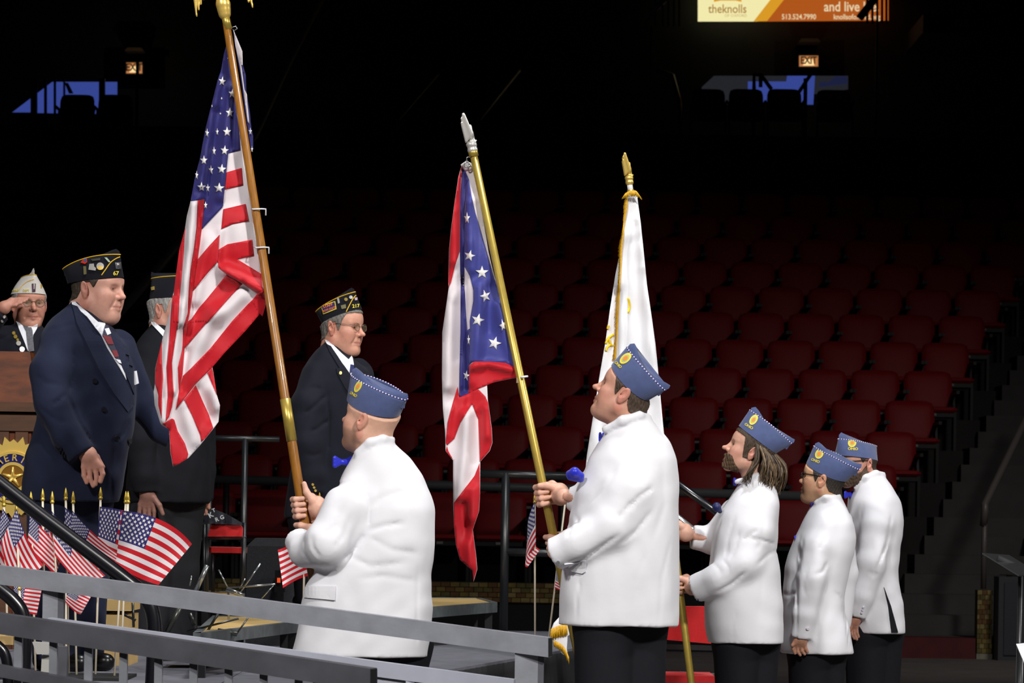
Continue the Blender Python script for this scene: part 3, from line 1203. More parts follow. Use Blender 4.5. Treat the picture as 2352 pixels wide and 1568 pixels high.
        b, Vs, Fs, Cs = 0, [], [], []
        for V, F, C in s.skin:
            Vs.append(V)
            Fs.append(F + b)
            Cs.append(C)
            b += len(V)
        return obj('body', np.concatenate(Vs), np.concatenate(Fs), M_SKIN, s.root, smooth=True, colors=np.concatenate(Cs))

    def all_bv(s):
        return bvh_of(s.bv)

    def bow(s, c, dY, sz, yaw=0.0, m=None):
        """bow tie: two pinched lobes and a knot"""
        o = np.array(P(c[0], c[1], s.Y + dY))
        a = np.array((math.cos(math.radians(yaw)), math.sin(math.radians(yaw)), 0.0))
        n = np.array((-a[1], a[0], 0.0))
        g = Field(o - sz * 1.5, o + sz * 1.5, 0.0035)
        for q in (-1, 1):
            for u in (-1, 0, 1):
                g.cap(o, o + a * q * sz + np.array((0, 0, u * sz * 0.42)), 0.006, 0.009, k=0.008, fl=(n, 0.6))
        g.ell(o, (0.008, 0.008, 0.009), k=0.003)
        V, F = g.mesh()
        return obj('bow_tie', V, F, m or M_BOWBLUE, s.root, smooth=True)

    def emblem(s, c, a, b, ang, tc, tang, tsize, sx=1.0, shear=0.0):
        bv = s.capbv
        e = decal('emblem', bv, ellipse(c[0], c[1], a, b, ang), M_EMBY, s.cap_o, 0.002, 0.003, step=3)
        decal('emblem_ring', bv, ellipse(c[0], c[1], a * 0.68, b * 0.68, ang), mat('emblem_green_thread', (168, 176, 110), 0.7), s.cap_o, 0.0028, 0.003, step=3)
        decal('emblem_centre', bv, ellipse(c[0], c[1], a * 0.42, b * 0.42, ang, 9), M_EMBO, s.cap_o, 0.0036, 0.003, step=3)
        decal_text('lettering', bv, 'OHIO', tc[0], tc[1], tsize, tang, M_EMBY, s.cap_o, 0.0026, 0.003, sx=sx, shear=shear)
# ------------------------------------------------------------------ the arena
fl = MB().box((-30, -4, -0.2), (30, 56, 0.0)).build('floor', M_FLOOR)
struct(fl)['label'] = 'dark grey arena floor'
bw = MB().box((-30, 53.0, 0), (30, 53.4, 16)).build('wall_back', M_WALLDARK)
struct(bw)['label'] = 'dark concourse wall behind the top of the stands'
ce = MB().box((-30, 29, 15.4), (30, 53.4, 15.7)).build('ceiling', M_WALLDARK)
struct(ce)

# stands: rows parallel to the picture, ends stepping right along a radial aisle
TREAD, RISE = 0.80, 0.35
Y_R1 = 31.5            # depth of the row of seats whose platform is 1.46 m up


def row_y(i):
    return Y_R1 + (i - 1) * TREAD


def row_z(i):
    return 1.30 + (i - 1) * RISE


def row_end(i):
    return 4.10 + (i - 1) * 0.29


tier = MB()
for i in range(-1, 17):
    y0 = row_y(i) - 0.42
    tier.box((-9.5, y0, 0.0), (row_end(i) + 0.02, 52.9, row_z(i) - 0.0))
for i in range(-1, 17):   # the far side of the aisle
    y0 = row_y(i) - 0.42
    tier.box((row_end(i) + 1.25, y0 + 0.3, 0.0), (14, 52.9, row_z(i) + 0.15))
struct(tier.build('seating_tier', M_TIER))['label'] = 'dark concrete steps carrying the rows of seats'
steps = thing('aisle_stairs', 'dark concrete stairs climbing beside the end of the red seats', 'stairs', (4.6, 29.0, 0))
k = 0
zz = 0.19
yy = row_y(-1) - 0.95
while k < 26:
    i = (yy + 0.42 - Y_R1) / TREAD + 1
    x0 = 4.10 + (i - 1) * 0.29
    MB().box((x0 + 0.03, yy, max(0, zz - 0.35)), (x0 + 1.22, yy + 0.6, zz)).build('step', M_STEP, steps)
    zz += 0.185
    yy += 0.4
    k += 1
steps['kind'] = 'structure'

# red kerb and brick end pier at the foot of the stairs
kb = MB().box((P(2040, 1468, 28.75).x, 28.62, 0), (P(2236, 1468, 28.75).x, 28.9, 0.19)).build('kerb', M_KERB)
tag(kb, 'scuffed dark red painted kerb at the foot of the aisle stairs', 'kerb')
pier = thing('brick_pier', 'narrow tan brick pier with white base beside the aisle stairs', 'pier', (P(2259, 1512, 28.7).x, 28.7, 0))
cx = P(2259, 1450, 28.7).x
MB().box((cx - 0.062, 28.66, 0), (cx + 0.062, 28.84, 0.63)).build('core', M_MORTAR, pier)
MB().box((cx - 0.072, 28.63, 0), (cx + 0.072, 28.85, 0.05)).build('base', mat('base_white', (150, 146, 130), 0.8, var=0.3), pier)
brick_mats = [mat('brick_tan', (132, 112, 58), 0.85, var=0.3), mat('brick_olive', (104, 96, 52), 0.85, var=0.3), mat('brick_rust', (112, 80, 44), 0.85, var=0.3), mat('brick_sand', (150, 132, 84), 0.85, var=0.3)]
for r_ in range(13):
    xx = cx - 0.07
    first = True
    while xx < cx + 0.069:
        wdt = 0.045 if not (first and r_ % 2) else 0.024
        x1 = min(xx + wdt, cx + 0.07)
        z0 = 0.055 + r_ * 0.0445
        d = random.uniform(0, 0.006)
        MB().box((xx + 0.002, 28.635 - d, z0), (x1 - 0.002, 28.66, z0 + 0.041)).build('brick', random.choice(brick_mats), pier)
        xx = x1
        first = False
# low brick front wall of the stands
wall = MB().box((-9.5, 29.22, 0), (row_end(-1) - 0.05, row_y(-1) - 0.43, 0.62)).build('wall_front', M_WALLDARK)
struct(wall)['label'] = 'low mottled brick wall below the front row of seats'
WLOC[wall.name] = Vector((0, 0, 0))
bmesh_share = {}
BW, BH = 0.088, 0.046
for r_ in range(4):
    z0 = 0.435 + r_ * BH
    x = P(980, 1345, 29.2).x - (BW / 2 if r_ % 2 else 0)
    while x < P(1290, 1345, 29.2).x:
        MB().box((x + 0.003, 29.198 - random.uniform(0, 0.008), z0 + 0.003), (x + BW - 0.003, 29.22, z0 + BH - 0.003)).build('brick', random.choice(brick_mats), wall)
        x += BW
for r_ in range(4):
    z0 = 0.435 + r_ * BH
    x = P(478, 1345, 29.2).x - (BW / 2 if r_ % 2 else 0)
    while x < P(600, 1345, 29.2).x:
        MB().box((x + 0.003, 29.198 - random.uniform(0, 0.008), z0 + 0.003), (x + BW - 0.003, 29.22, z0 + BH - 0.003)).build('brick', random.choice(brick_mats), wall)
        x += BW
# grey guard rail in front of the first row
gr = thing('guard_rail', 'long grey steel guard rail in front of the first seat row', 'rail', (0, 29.33, 0.62))
MB().tube([P(430, 1099, 29.33), P(1000, 1114, 29.33), P(1880, 1140, 29.33)], 0.045, 10).build('top_rail', mat('rail_grey_paint', (86, 88, 92), 0.5), gr, smooth=True)
for px in (520, 905, 1290, 1675):
    t = P(px, 1100 + (px - 430) * 0.0285, 29.33)
    MB().tube([t, (t.x, 29.33, 0.62)], 0.03, 8).build('post', mat('rail_dark_paint', (24, 24, 26), 0.5), gr, smooth=True)

# stadium seats: one model, copied along the rows
PITCH = 0.56


def make_seat():
    root = thing('stadium_seat', '', 'seat')
    # padded back: rounded panel leaning back, bulging forward
    n, r = 9, 7
    V, F = [], []
    for sgn in (0, 1):
        for j in range(r + 1):
            v = j / r
            for i in range(n + 1):
                u = i / n * 2 - 1
                wv = 0.258 * (1 - max(0, (v - 0.72) / 0.28) ** 3 * 0.09)
                zt = 0.40 + 0.46 * v - (0.028 * abs(u) ** 7 * v)
                dep = (0.035 * (1 - abs(u) ** 3) * (1 - (2 * v - 1) ** 4) if sgn == 0 else -0.02)
                V.append((wv * u, 0.10 + 0.11 * v - dep, zt))
    m_ = (n + 1) * (r + 1)
    for j in range(r):
        for i in range(n):
            a = j * (n + 1) + i
            F.append((a, a + 1, a + n + 2, a + n + 1))
            F.append((m_ + a, m_ + a + n + 1, m_ + a + n + 2, m_ + a + 1))
    rim = [i for i in range(n + 1)] + [j * (n + 1) + n for j in range(1, r + 1)] + [r * (n + 1) + i for i in range(n - 1, -1, -1)] + [j * (n + 1) for j in range(r - 1, 0, -1)]
    for a, b in zip(rim, rim[1:] + rim[:1]):
        F.append((b, a, a + m_, b + m_))
    obj('backrest', V, F, M_SEATRED, root, smooth=True)
    # seat cushion with rounded front, slightly raised at the rear
    V, F = [], []
    prof = [(-0.30, 0.40), (-0.33, 0.425), (-0.31, 0.455), (-0.2, 0.465), (0.0, 0.455), (0.09, 0.45), (0.09, 0.40)]
    xs = [-0.25, -0.21, 0.21, 0.25]
    for x in xs:
        kx = 0.9 if abs(x) > 0.21 else 1.0
        for y, z in prof:
            V.append((x, y * kx, 0.43 + (z - 0.43) * (0.6 if abs(x) > 0.21 else 1)))
    q = len(prof)
    for a in range(3):
        for b in range(q):
            F.append((a * q + b, a * q + (b + 1) % q, (a + 1) * q + (b + 1) % q, (a + 1) * q + b))
    F.append(tuple(range(q)))
    F.append(tuple(3 * q + b for b in range(q - 1, -1, -1)))
    obj('seat_cushion', V, F, M_SEATRED, root, smooth=False)
    MB().box((-0.225, -0.29, 0.355), (0.225, 0.12, 0.405)).build('seat_pan', M_SEATBLACK, root)
    MB().box((-0.03, -0.302, 0.368), (0.03, -0.29, 0.392)).build('number_plate', M_SEATPLATE, root)
    for sx in (-1, 1):
        mb = MB()
        mb.box((sx * 0.262 - 0.014, -0.05, 0.0), (sx * 0.262 + 0.014, 0.1, 0.42))
        mb.box((sx * 0.262 - 0.016, -0.25, 0.60), (sx * 0.262 + 0.016, 0.15, 0.635))
        mb.hexa([(sx * 0.262 - 0.012, 0.0, 0.4), (sx * 0.262 + 0.012, 0.0, 0.4), (sx * 0.262 + 0.012, 0.12, 0.4), (sx * 0.262 - 0.012, 0.12, 0.4),
                 (sx * 0.262 - 0.012, 0.08, 0.62), (sx * 0.262 + 0.012, 0.08, 0.62), (sx * 0.262 + 0.012, 0.16, 0.62), (sx * 0.262 - 0.012, 0.16, 0.62)])
        mb.build('arm_stand', M_SEATBLACK, root)
    return root


def copy_tree(o, parent=None):
    c = o.copy()
    COL.objects.link(c)
    c.parent = parent
    for ch in o.children:
        copy_tree(ch, c)
    return c


seat0 = make_seat()
ORD = {-1: 'front', 0: 'second', 1: 'third', 2: 'fourth', 3: 'fifth', 4: 'sixth', 5: 'seventh', 6: 'eighth', 7: 'ninth', 8: 'tenth', 9: 'eleventh', 10: 'twelfth'}
used = False
for i in range(-1, 11):
    x = row_end(i) - PITCH / 2
    while True:
        p = proj((x, row_y(i), row_z(i) + 0.6))
        if p[0] < 430:
            break
        o = copy_tree(seat0) if used else seat0
        used = True
        o.location = (x, row_y(i), row_z(i))
        o['label'] = 'dark red padded stadium seat in the %s row above the grey guard rail' % ORD[i]
        o['group'] = 'red seats of the %s row' % ORD[i]
        x -= PITCH
# seats of the top row, seen against the windows
for (px, py) in ((174, 213), (262, 213), (70, 262), (1628, 200), (1716, 200), (1804, 200), (1918, 202)):
    q = P(px, py, 47.0)
    o = copy_tree(seat0)
    o.location = (q.x, 47.0, q.z - 0.86)
    o['label'] = 'black-looking top row seat silhouetted against the blue concourse window'
    o['group'] = 'top row seats before the windows'
    bx = MB().box((q.x - 0.28, 46.5, q.z - 1.4), (q.x + 0.28, 47.4, q.z - 0.86)).build('seating_tier', M_TIER)
    struct(bx)

# aisle hand rails
def handrail(name, pts, r, m, label, posts=()):
    t = thing(name, label, 'handrail', pts[-1])
    MB().tube(pts, r, 8).build('tube', m, t, smooth=True)
    for a, b in posts:
        MB().tube([a, b], r * 0.8, 6).build('post', m, t, smooth=True)
    return t


M_HRAIL = mat('handrail_grey', (92, 86, 84), 0.45)
a, b, c = P(2420, 820, 31.6), P(2352, 972, 30.0), P(2262, 1158, 28.78)
handrail('stair_handrail', [a, b, c, c + Vector((0, -0.02, -0.06)), c + Vector((-0.01, 0.0, -0.2))], 0.035, M_HRAIL, 'sloping grey handrail above the brick pier',
         [(c + Vector((0.0, 0, -0.05)), (cx, 28.75, 0.64))])
M_HR2 = mat('handrail_dim', (120, 120, 118), 0.5)
handrail('aisle_handrail', [P(*q) for q in ((742, -10, 47.5), (660, 150, 43.5), (585, 312, 40), (500, 432, 37.5), (410, 560, 35), (330, 655, 33), (240, 755, 31))], 0.05, M_HR2,
         'long dim handrail slanting up behind the stars and stripes flag')
handrail('aisle_handrail', [P(*q) for q in ((1192, 163, 47), (1100, 275, 44.5), (1100, 330, 44.5))], 0.03, mat('handrail_vdim', (84, 78, 70), 0.5), 'short dim handrail high in the dark above the swallowtail flag')
handrail('aisle_handrail', [P(*q) for q in ((1005, 172, 47), (915, 275, 44.5), (915, 330, 44.5))], 0.02, mat('handrail_vdim2', (60, 58, 55), 0.5), 'faint thin handrail beside the short dim one above the swallowtail flag')
lh = thing('stair_railing', 'tan sloping railing with balusters beside the cream end of the advertising panel', 'railing', P(1480, 48, 49))
MB().tube([P(1478, 48, 49), P(1532, -6, 49)], 0.045, 8).build('top_rail', mat('rail_tan', (150, 130, 100), 0.5), lh, smooth=True)
for px in (1505, 1522, 1535, 1548, 1560):
    MB().tube([P(px, 60, 49), P(px, -10, 49)], 0.015, 6).build('baluster', mat('rail_tan_dim', (80, 66, 50), 0.6), lh, smooth=True)
q_ = P(1496, 60, 49)
MB().tube([q_, (q_.x, 49, 6.5)], 0.02, 6).build('post', mat('rail_tan_dim', (80, 66, 50), 0.6), lh, smooth=True)
rr = thing('stair_railing', 'black sloping railing crossing the orange end of the advertising panel', 'railing', P(1990, 48, 48.5))
MB().tube([P(1974, 42, 48.5), P(2010, -4, 48.5)], 0.06, 8).build('top_rail', M_BLACKGAP, rr, smooth=True)
for px in (1992, 2004, 2015, 2026, 2036):
    MB().tube([P(px, 54, 48.5), P(px, -12, 48.5)], 0.02, 6).build('baluster', M_BLACKGAP, rr, smooth=True)

q_ = P(2015, 54, 48.5)
MB().tube([q_, (q_.x, 48.5, 6.3)], 0.02, 6).build('post', M_BLACKGAP, rr, smooth=True)
# lit advertising panel
YB = 52.6
ad = thing('advertising_panel', 'backlit cream and orange advertising panel high above the stands', 'sign', P(1820, 48, YB))


def px_plate(name, poly, Y, m, parent, th=0.02, front=0.0):
    fr = [P(x, y, Y - front) for x, y in poly]
    bk = [v + Vector((0, th, 0)) for v in fr]
    n = len(poly)
    F = [tuple(range(n)), tuple(range(2 * n - 1, n - 1, -1))] + [((i + 1) % n, i, i + n, (i + 1) % n + n) for i in range(n)]
    return obj(name, fr + bk, F, m, parent)


E_CREAM = mat('lightbox_cream', (60, 60, 50), 0.6, emit=(247, 238, 176), estr=0.95)
E_ORANGE = mat('lightbox_orange', (60, 30, 10), 0.6, emit=(186, 92, 30), estr=0.85)
E_GOLD = mat('lightbox_gold', (60, 40, 10), 0.6, emit=(226, 160, 40), estr=0.9)
E_TEXT = mat('lightbox_text', (60, 60, 50), 0.6, emit=(250, 226, 180), estr=0.85)
E_TEXTD = mat('lightbox_text_gold', (60, 50, 20), 0.6, emit=(190, 140, 60), estr=0.7)
px_plate('panel_cream', [(1603, 49), (1603, -60), (1830, -60), (1740, 49)], YB, E_CREAM, ad)
px_plate('panel_orange', [(1752, 49), (1800, -60), (2041, -60), (2041, 47)], YB, E_ORANGE, ad, front=0.005)
px_plate('swoosh', [(1731, 49), (1772, -4), (1792, -60), (1840, -60), (1800, 0), (1762, 48)], YB, E_GOLD, ad, th=0.02, front=0.012)


def px_text(name, body, cx, cy, size, Y, m, parent, sx=1.0, bold=0.008):
    V, F = text_mesh(body, size, bold)
    W_ = [P(cx + x * sx, cy - y, Y) for x, y, z in V]
    bk = [v + Vector((0, 0.008, 0)) for v in W_]
    VV, FF = slab(W_, bk, F)
    return obj(name, VV, FF, m, parent)


px_text('lettering', 'theknolls', 1671, 21, 28, YB - 0.03, E_TEXTD, ad, 0.86)
px_text('lettering', 'OF OXFORD', 1690, 36, 9, YB - 0.03, mat('lightbox_text_pale', (60, 56, 40), 0.6, emit=(222, 200, 140), estr=0.8), ad)
px_text('lettering', 'and live life.', 1956, 16, 32, YB - 0.03, E_TEXT, ad, 0.84)
px_text('lettering', '513.524.7990', 1835, 39, 17, YB - 0.03, E_TEXT, ad, 0.86)
px_text('lettering', 'knollsofoxford.org', 1968, 39, 17, YB - 0.03, E_TEXT, ad, 0.84)
px_plate('logo_arc', [(1640, 4), (1640, -3), (1703, -3), (1703, 4), (1690, 1), (1655, 1)], YB, E_GOLD, ad, front=0.02)

# exit signs
E_EXIT = mat('exit_panel_glow', (80, 60, 40), 0.6, emit=(255, 214, 150), estr=1.1)
E_EXITD = mat('exit_panel_glow_dim', (60, 40, 25), 0.6, emit=(190, 120, 66), estr=0.9)


def exit_sign(x0, y0, x1, y1, Y, label):
    t = thing('exit_sign', label, 'exit sign', P((x0 + x1) / 2, y1, Y))
    px_plate('housing', [(x0 - 2, y1 + 2), (x1 + 2, y1 + 2), (x1 + 2, y0 - 2), (x0 - 2, y0 - 2)], Y, M_BLACKGAP, t, th=1.02)
    px_plate('face', [(x0, y1), (x1, y1), (x1, y0), (x0, y0)], Y, E_EXITD, t, th=0.02, front=0.025)
    w_ = x1 - x0
    px_plate('glow_tube', [(x0 + w_ * .2, y1 - 2), (x0 + w_ * .8, y1 - 2), (x0 + w_ * .72, y0 + 8), (x0 + w_ * .3, y0 + 8)], Y, E_EXIT, t, th=0.01, front=0.04)
    px_text('lettering', 'EXIT', (x0 + x1) / 2, (y0 + y1) / 2 - 1, (y1 - y0) * 0.98, Y - 0.06, M_BLACKGAP, t, 0.78, bold=0.03)
    return t


exit_sign(1836, 128, 1879, 152, 52.0, 'small glowing exit sign above the window below the advertising panel')
exit_sign(290, 144, 326, 168, 52.0, 'small glowing exit sign beside the sloping blue window')
q_ = P(316, 175, 50.5)
st = MB().tube([(q_.x, 50.5, 6.5), P(316, 135, 50.5)], 0.03, 6).build('rail_post', M_BLACKGAP)
tag(st, 'thin black post before the exit sign of the sloping window', 'post')
mg = mat('exit_spill', (60, 46, 30), 0.8)
for (q0, q1, yy_) in ((1835, 1885, 91), (286, 330, 112)):
    o = px_plate('exit_lamp_hood', [(q0, yy_ + 4), (q1, yy_ + 4), (q1 - 6, yy_ - 3), (q0 + 6, yy_ - 3)], 52.2, mg, None, th=0.82)
    tag(o, 'dim brown lamp hood above the exit sign %s' % ('below the advertising panel' if q0 > 1000 else 'of the sloping window'), 'lamp')
l = bpy.data.lights.new('exit_glow', 'POINT')
l.energy = 4
l.color = (1.0, 0.75, 0.45)
for q in ((1857, 140), (307, 156)):
    lo_ = bpy.data.objects.new('exit_glow', l)
    COL.objects.link(lo_)
    lo_.location = P(q[0], q[1], 51.6)

# blue dusk windows of the concourse
E_DUSK = mat('dusk_glass', (10, 10, 20), 0.3, emit=(56, 72, 150), estr=0.9)
E_DUSK2 = mat('dusk_glass_dim', (20, 20, 22), 0.5, emit=(50, 52, 58), estr=0.5)
w1 = px_plate('window_1', [(28, 258), (120, 188), (269, 188), (269, 262)], 51.5, E_DUSK, None)
struct(w1)['label'] = 'sloping blue dusk window with dark mullions above the stands'
for (xa, xb) in ((70, 85), (101, 107), (123, 128), (145, 149), (227, 241)):
    px_plate('mullion', [(xa, 264), (xb, 264), (xb, 180), (xa, 180)], 51.4, mat('mullion_dark', (30, 30, 33), 0.6), w1, th=0.06)
px_plate('mullion', [(148, 190), (156, 190), (168, 214), (158, 214)], 51.3, mat('mullion_dark', (30, 30, 33), 0.6), w1, th=0.05)
px_plate('sill', [(28, 258), (44, 275), (75, 275), (80, 258)], 51.35, mat('sill_grey', (84, 84, 84), 0.7), w1, th=0.1)
w2 = px_plate('window_2', [(1612, 200), (1640, 174), (1948, 174), (1948, 205), (1700, 240), (1612, 240)], 51.5, E_DUSK2, None)
struct(w2)['label'] = 'blue and grey dusk window below the advertising panel'
px_plate('pane', [(1718, 238), (1718, 187), (1806, 187), (1808, 174), (1872, 174), (1868, 240)], 51.5, E_DUSK, w2, front=0.02)
px_plate('pane', [(1882, 200), (1882, 188), (1904, 188), (1920, 175), (1946, 175), (1946, 192)], 51.5, mat('dusk_glass_low', (10, 10, 20), 0.3, emit=(40, 46, 84), estr=0.5), w2, front=0.02)
wr = thing('window_railing', 'black tube railing silhouetted on the window below the advertising panel', 'railing', (P(1780, 200, 50).x, 50, 6.55))
for pts in (((1732, 205), (1732, 172), (1748, 172), (1772, 205)), ((1816, 240), (1872, 156)), ((1850, 205), (1850, 180)), ((1747, 200), (1747, 174))):
    MB().tube([P(x, y, 50.0) for x, y in pts], 0.035, 6).build('tube', M_BLACKGAP, wr, smooth=True)
for px in (1732, 1850):
    q_ = P(px, 205, 50.0)
    MB().tube([q_, (q_.x, 50.0, 6.5)], 0.035, 6).build('post', M_BLACKGAP, wr, smooth=True)
o = MB().tube([P(1508, 160, 49), P(1545, 175, 49), P(1560, 232, 48), P(1562, 366, 47)], 0.04, 8).build('aisle_handrail', mat('handrail_vdim', (84, 78, 70), 0.5), None, smooth=True)
tag(o, 'dim bent handrail in the dark beside the blue and grey window', 'handrail')
o = px_text('section_number', '128', 2207, 54, 24, 50.5, mat('number_grey', (120, 120, 120), 0.7), None)
tag(o, 'dim grey section number 128 on a dark wall', 'section number')
ld = MB().box((P(2120, 30, 50.6).x, 50.55, P(2120, 33, 50.6).z - .3), (P(2400, 30, 50.6).x, 52.9, P(2120, 33, 50.6).z)).build('wall_right', M_WALLDARK)
struct(ld)

# grey cabinet beside the pier
cb = thing('grey_cabinet', 'tall dark grey cabinet standing on the floor beside the brick pier', 'cabinet', (P(2330, 1500, 28.4).x, 28.5, 0))
x0 = P(2292, 1500, 28.4).x
MB().box((x0, 28.4, 0.0), (x0 + 0.55, 28.7, 0.76)).build('body', mat('cabinet_grey', (62, 64, 70), 0.7), cb)
MB().box((x0 + 0.05, 28.385, 0.05), (x0 + 0.2, 28.4, 0.71)).build('door', mat('cabinet_grey2', (56, 58, 66), 0.7), cb)
# ------------------------------------------------------------------ stage and what stands on it
SZ = 0.55
stage = thing('stage', 'low grey carpeted stage with gathered black skirt', 'stage', (-2.5, 15, 0))
front_y, back_y = 12.05, 18.45
er = lambda y: -0.62 + (y - 12.05) * 0.236      # right edge
# deck panels of 1.22 m, seams between them
rows_ = np.linspace(front_y, back_y, 6)
for j in range(5):
    y0, y1 = rows_[j] + 0.004, rows_[j + 1] - 0.004
    edges = [-6.0, -4.78, -3.56, -2.34, -1.12]
    for c_ in range(5):
        xa = edges[c_] + 0.003
        xb0 = (edges[c_ + 1] - 0.003) if c_ < 4 else er(y0)
        xb1 = (edges[c_ + 1] - 0.003) if c_ < 4 else er(y1)
        MB().hexa([(xa, y0, SZ - 0.09), (xb0, y0, SZ - 0.09), (xb1, y1, SZ - 0.09), (xa, y1, SZ - 0.09), (xa, y0, SZ), (xb0, y0, SZ), (xb1, y1, SZ), (xa, y1, SZ)]).build('deck_panel', M_STAGE, stage)
MB().hexa([(-5.98, front_y + 0.03, 0.02), (er(front_y) - 0.04, front_y + 0.03, 0.02), (er(back_y) - 0.04, back_y - 0.03, 0.02), (-5.98, back_y - 0.03, 0.02),
           (-5.98, front_y + 0.03, SZ - 0.08), (er(front_y) - 0.04, front_y + 0.03, SZ - 0.08), (er(back_y) - 0.04, back_y - 0.03, SZ - 0.08), (-5.98, back_y - 0.03, SZ - 0.08)]).build('frame', M_BLACKGAP, stage)


def skirt(a, b, n):
    V, F = [], []
    a, b = Vector(a), Vector(b)
    d = (b - a).normalized()
    nr = Vector((d.y, -d.x, 0))
    for i in range(n + 1):
        t = i / n
        p = a + (b - a) * t
        for (z, amp) in ((SZ - 0.012, 0.012), (SZ - 0.06, 0.016), (SZ - 0.10, 0.02), (0.28, 0.045), (0.0, 0.055)):
            w_ = (math.sin(i * 2.1) + 0.5 * math.sin(i * 3.7 + 1)) * 0.5 + 0.6
            V.append((p.x + nr.x * amp * w_, p.y + nr.y * amp * w_, z))
    for i in range(n):
        for k_ in range(4):
            q = i * 5 + k_
            F.append((q, q + 1, q + 6, q + 5))
    return V, F


V, F = skirt((er(front_y), front_y, 0), (er(back_y), back_y, 0), 190)
sk_ = obj('skirt', V, F, M_SKIRT, stage, smooth=True, label='gathered black stage skirt')
V, F = skirt((-6.0, front_y, 0), (er(front_y), front_y, 0), 150)
obj('skirt', V, F, M_SKIRT, stage, smooth=True)
sd = sk_.modifiers.new('thickness', 'SOLIDIFY')
sd.thickness = 0.004

# plywood risers with aluminium edges
def riser(pts, z, th, label, m=M_PLY, legs=True):
    """pts: four ground-plan corners anticlockwise from near left"""
    c_ = sum((Vector((p[0], p[1], 0)) for p in pts), Vector()) / 4
    t = thing('riser_platform', label, 'platform', (c_.x, c_.y, SZ))
    pl = MB().hexa([(p[0], p[1], z - 0.02) for p in pts] + [(p[0], p[1], z) for p in pts]).build('top_board', m, t)
    for a, b in zip(pts, pts[1:] + pts[:1]):
        MB().beam((a[0], a[1], z - th / 2 + 0.004), (b[0], b[1], z - th / 2 + 0.004), 0.03, th).build('edge_rail', M_ALEDGE, t)
    if legs:
        for p in pts:
            q = c_ + (Vector((p[0], p[1], 0)) - c_) * 0.93
            MB().beam((q.x, q.y, SZ), (q.x, q.y, z - th), 0.04, 0.04, up=(1, 0, 0)).build('leg', M_BLACKPIPE, t)
    return t


RZ = SZ + 0.20


def at_z(px, py, z):
    """point of the horizontal plane z seen at a pixel"""
    d = P(px, py, 1.0) - CAMP
    k_ = (z - ZC) / d.z
    return CAMP + d * k_


g1 = [at_z(760, 1412, RZ), at_z(1136, 1384, RZ), at_z(1100, 1374, RZ), at_z(752, 1371, RZ)]
riser([(v.x, v.y) for v in g1], RZ, 0.055, 'plywood riser with grey metal edge behind the first white-jacketed man')
g2 = [at_z(452, 1455, RZ - 0.02), at_z(680, 1428, RZ - 0.02), at_z(660, 1418, RZ - 0.02), at_z(496, 1415, RZ - 0.02)]
riser([(v.x, v.y) for v in g2], RZ - 0.02, 0.05, 'plywood riser under the folded music stands')
g3 = [at_z(440, 1373, RZ + 0.03), at_z(556, 1373, RZ + 0.03), at_z(556, 1360, RZ + 0.03), at_z(470, 1357, RZ + 0.03)]
riser([(v.x, v.y) for v in g3], RZ + 0.03, 0.05, 'small plywood riser behind the folded music stands')
# stacked plywood sheets seen below the bunch of flags
for i_, (xa, ya, xb, yb) in enumerate(((236, 1378, 300, 1402), (236, 1412, 296, 1432))):
    v0, v1 = P(xa, yb, 13.45), P(xb, ya, 13.45)
    o = MB().box((v0.x, 13.45, v0.z if i_ == 0 else SZ), (v1.x, 13.8, v1.z)).build('wooden_crate_board', M_PLY)
    tag(o, ('upper' if i_ == 0 else 'lower') + ' pale wooden board stacked behind the small flag sticks', 'board')
v0, v1 = P(0, 1480, 12.4), P(30, 1462, 12.4)
o = MB().box((v0.x - 0.2, 12.4, v0.z), (v1.x, 12.75, v1.z)).build('wooden_crate_board', M_PLY)
tag(o, 'pale wooden board under the lower black handrail', 'board')

# stage steps with black handrails
stp = thing('stage_steps', 'black stage steps with glossy black tube handrails', 'steps', (-1.7, 11.7, 0))
for i_ in range(4):
    xa = -2.25 + i_ * 0.28
    MB().box((xa, 11.32, 0.0), (xa + 0.28, 11.98, 0.44 - i_ * 0.11)).build('tread', M_SKIRT, stp)
YH = 11.55
rail_a = bez([P(-60, 1062, YH), P(60, 1157, YH), P(180, 1248, YH), P(296, 1336, YH), P(335, 1372, YH), P(352, 1412, YH), P(355, 1470, YH), P(350, 1580, YH)], 60)
MB().tube(rail_a, 0.028, 18).build('handrail', M_BLACKTUBE, stp, smooth=True)
MB().tube([P(350, 1570, YH), (P(350, 1570, YH).x, YH, 0)], 0.026, 12).build('post', M_BLACKTUBE, stp, smooth=True)
YH2 = 11.45
rail_b = bez([P(-70, 1302, YH2), P(-10, 1345, YH2), P(30, 1378, YH2), P(52, 1412, YH2), P(56, 1470, YH2), P(52, 1600, YH2)], 40)
MB().tube(rail_b, 0.027, 16).build('handrail', M_BLACKTUBE, stp, smooth=True)
MB().tube([P(52, 1590, YH2), (P(52, 1590, YH2).x, YH2, 0)], 0.024, 12).build('post', M_BLACKTUBE, stp, smooth=True)
rail_c = bez([P(-60, 1440, YH2), P(-10, 1478, YH2), P(14, 1510, YH2), P(20, 1590, YH2)], 24)
MB().tube(rail_c, 0.02, 10).build('handrail', M_BLACKTUBE, stp, smooth=True)

# second handrail, beyond the second flag bearer
YH3 = 16.6
hr = thing('stage_handrail', 'black glossy tube handrail beyond the long-haired man', 'handrail', (P(1600, 1200, YH3).x, YH3, 0))
MB().tube([P(1520, 1085, YH3), P(1650, 1178, YH3), P(1662, 1200, YH3), P(1664, 1600, YH3)], 0.022, 10).build('top_tube', M_BLACKTUBE, hr, smooth=True)
MB().tube([P(1520, 1158, YH3), P(1600, 1222, YH3), P(1640, 1250, YH3)], 0.016, 8).build('lower_tube', M_CHROME, hr, smooth=True)
MB().tube([P(1664, 1590, YH3), (P(1664, 1590, YH3).x, YH3, 0)], 0.022, 8).build('post', M_BLACKTUBE, hr, smooth=True)

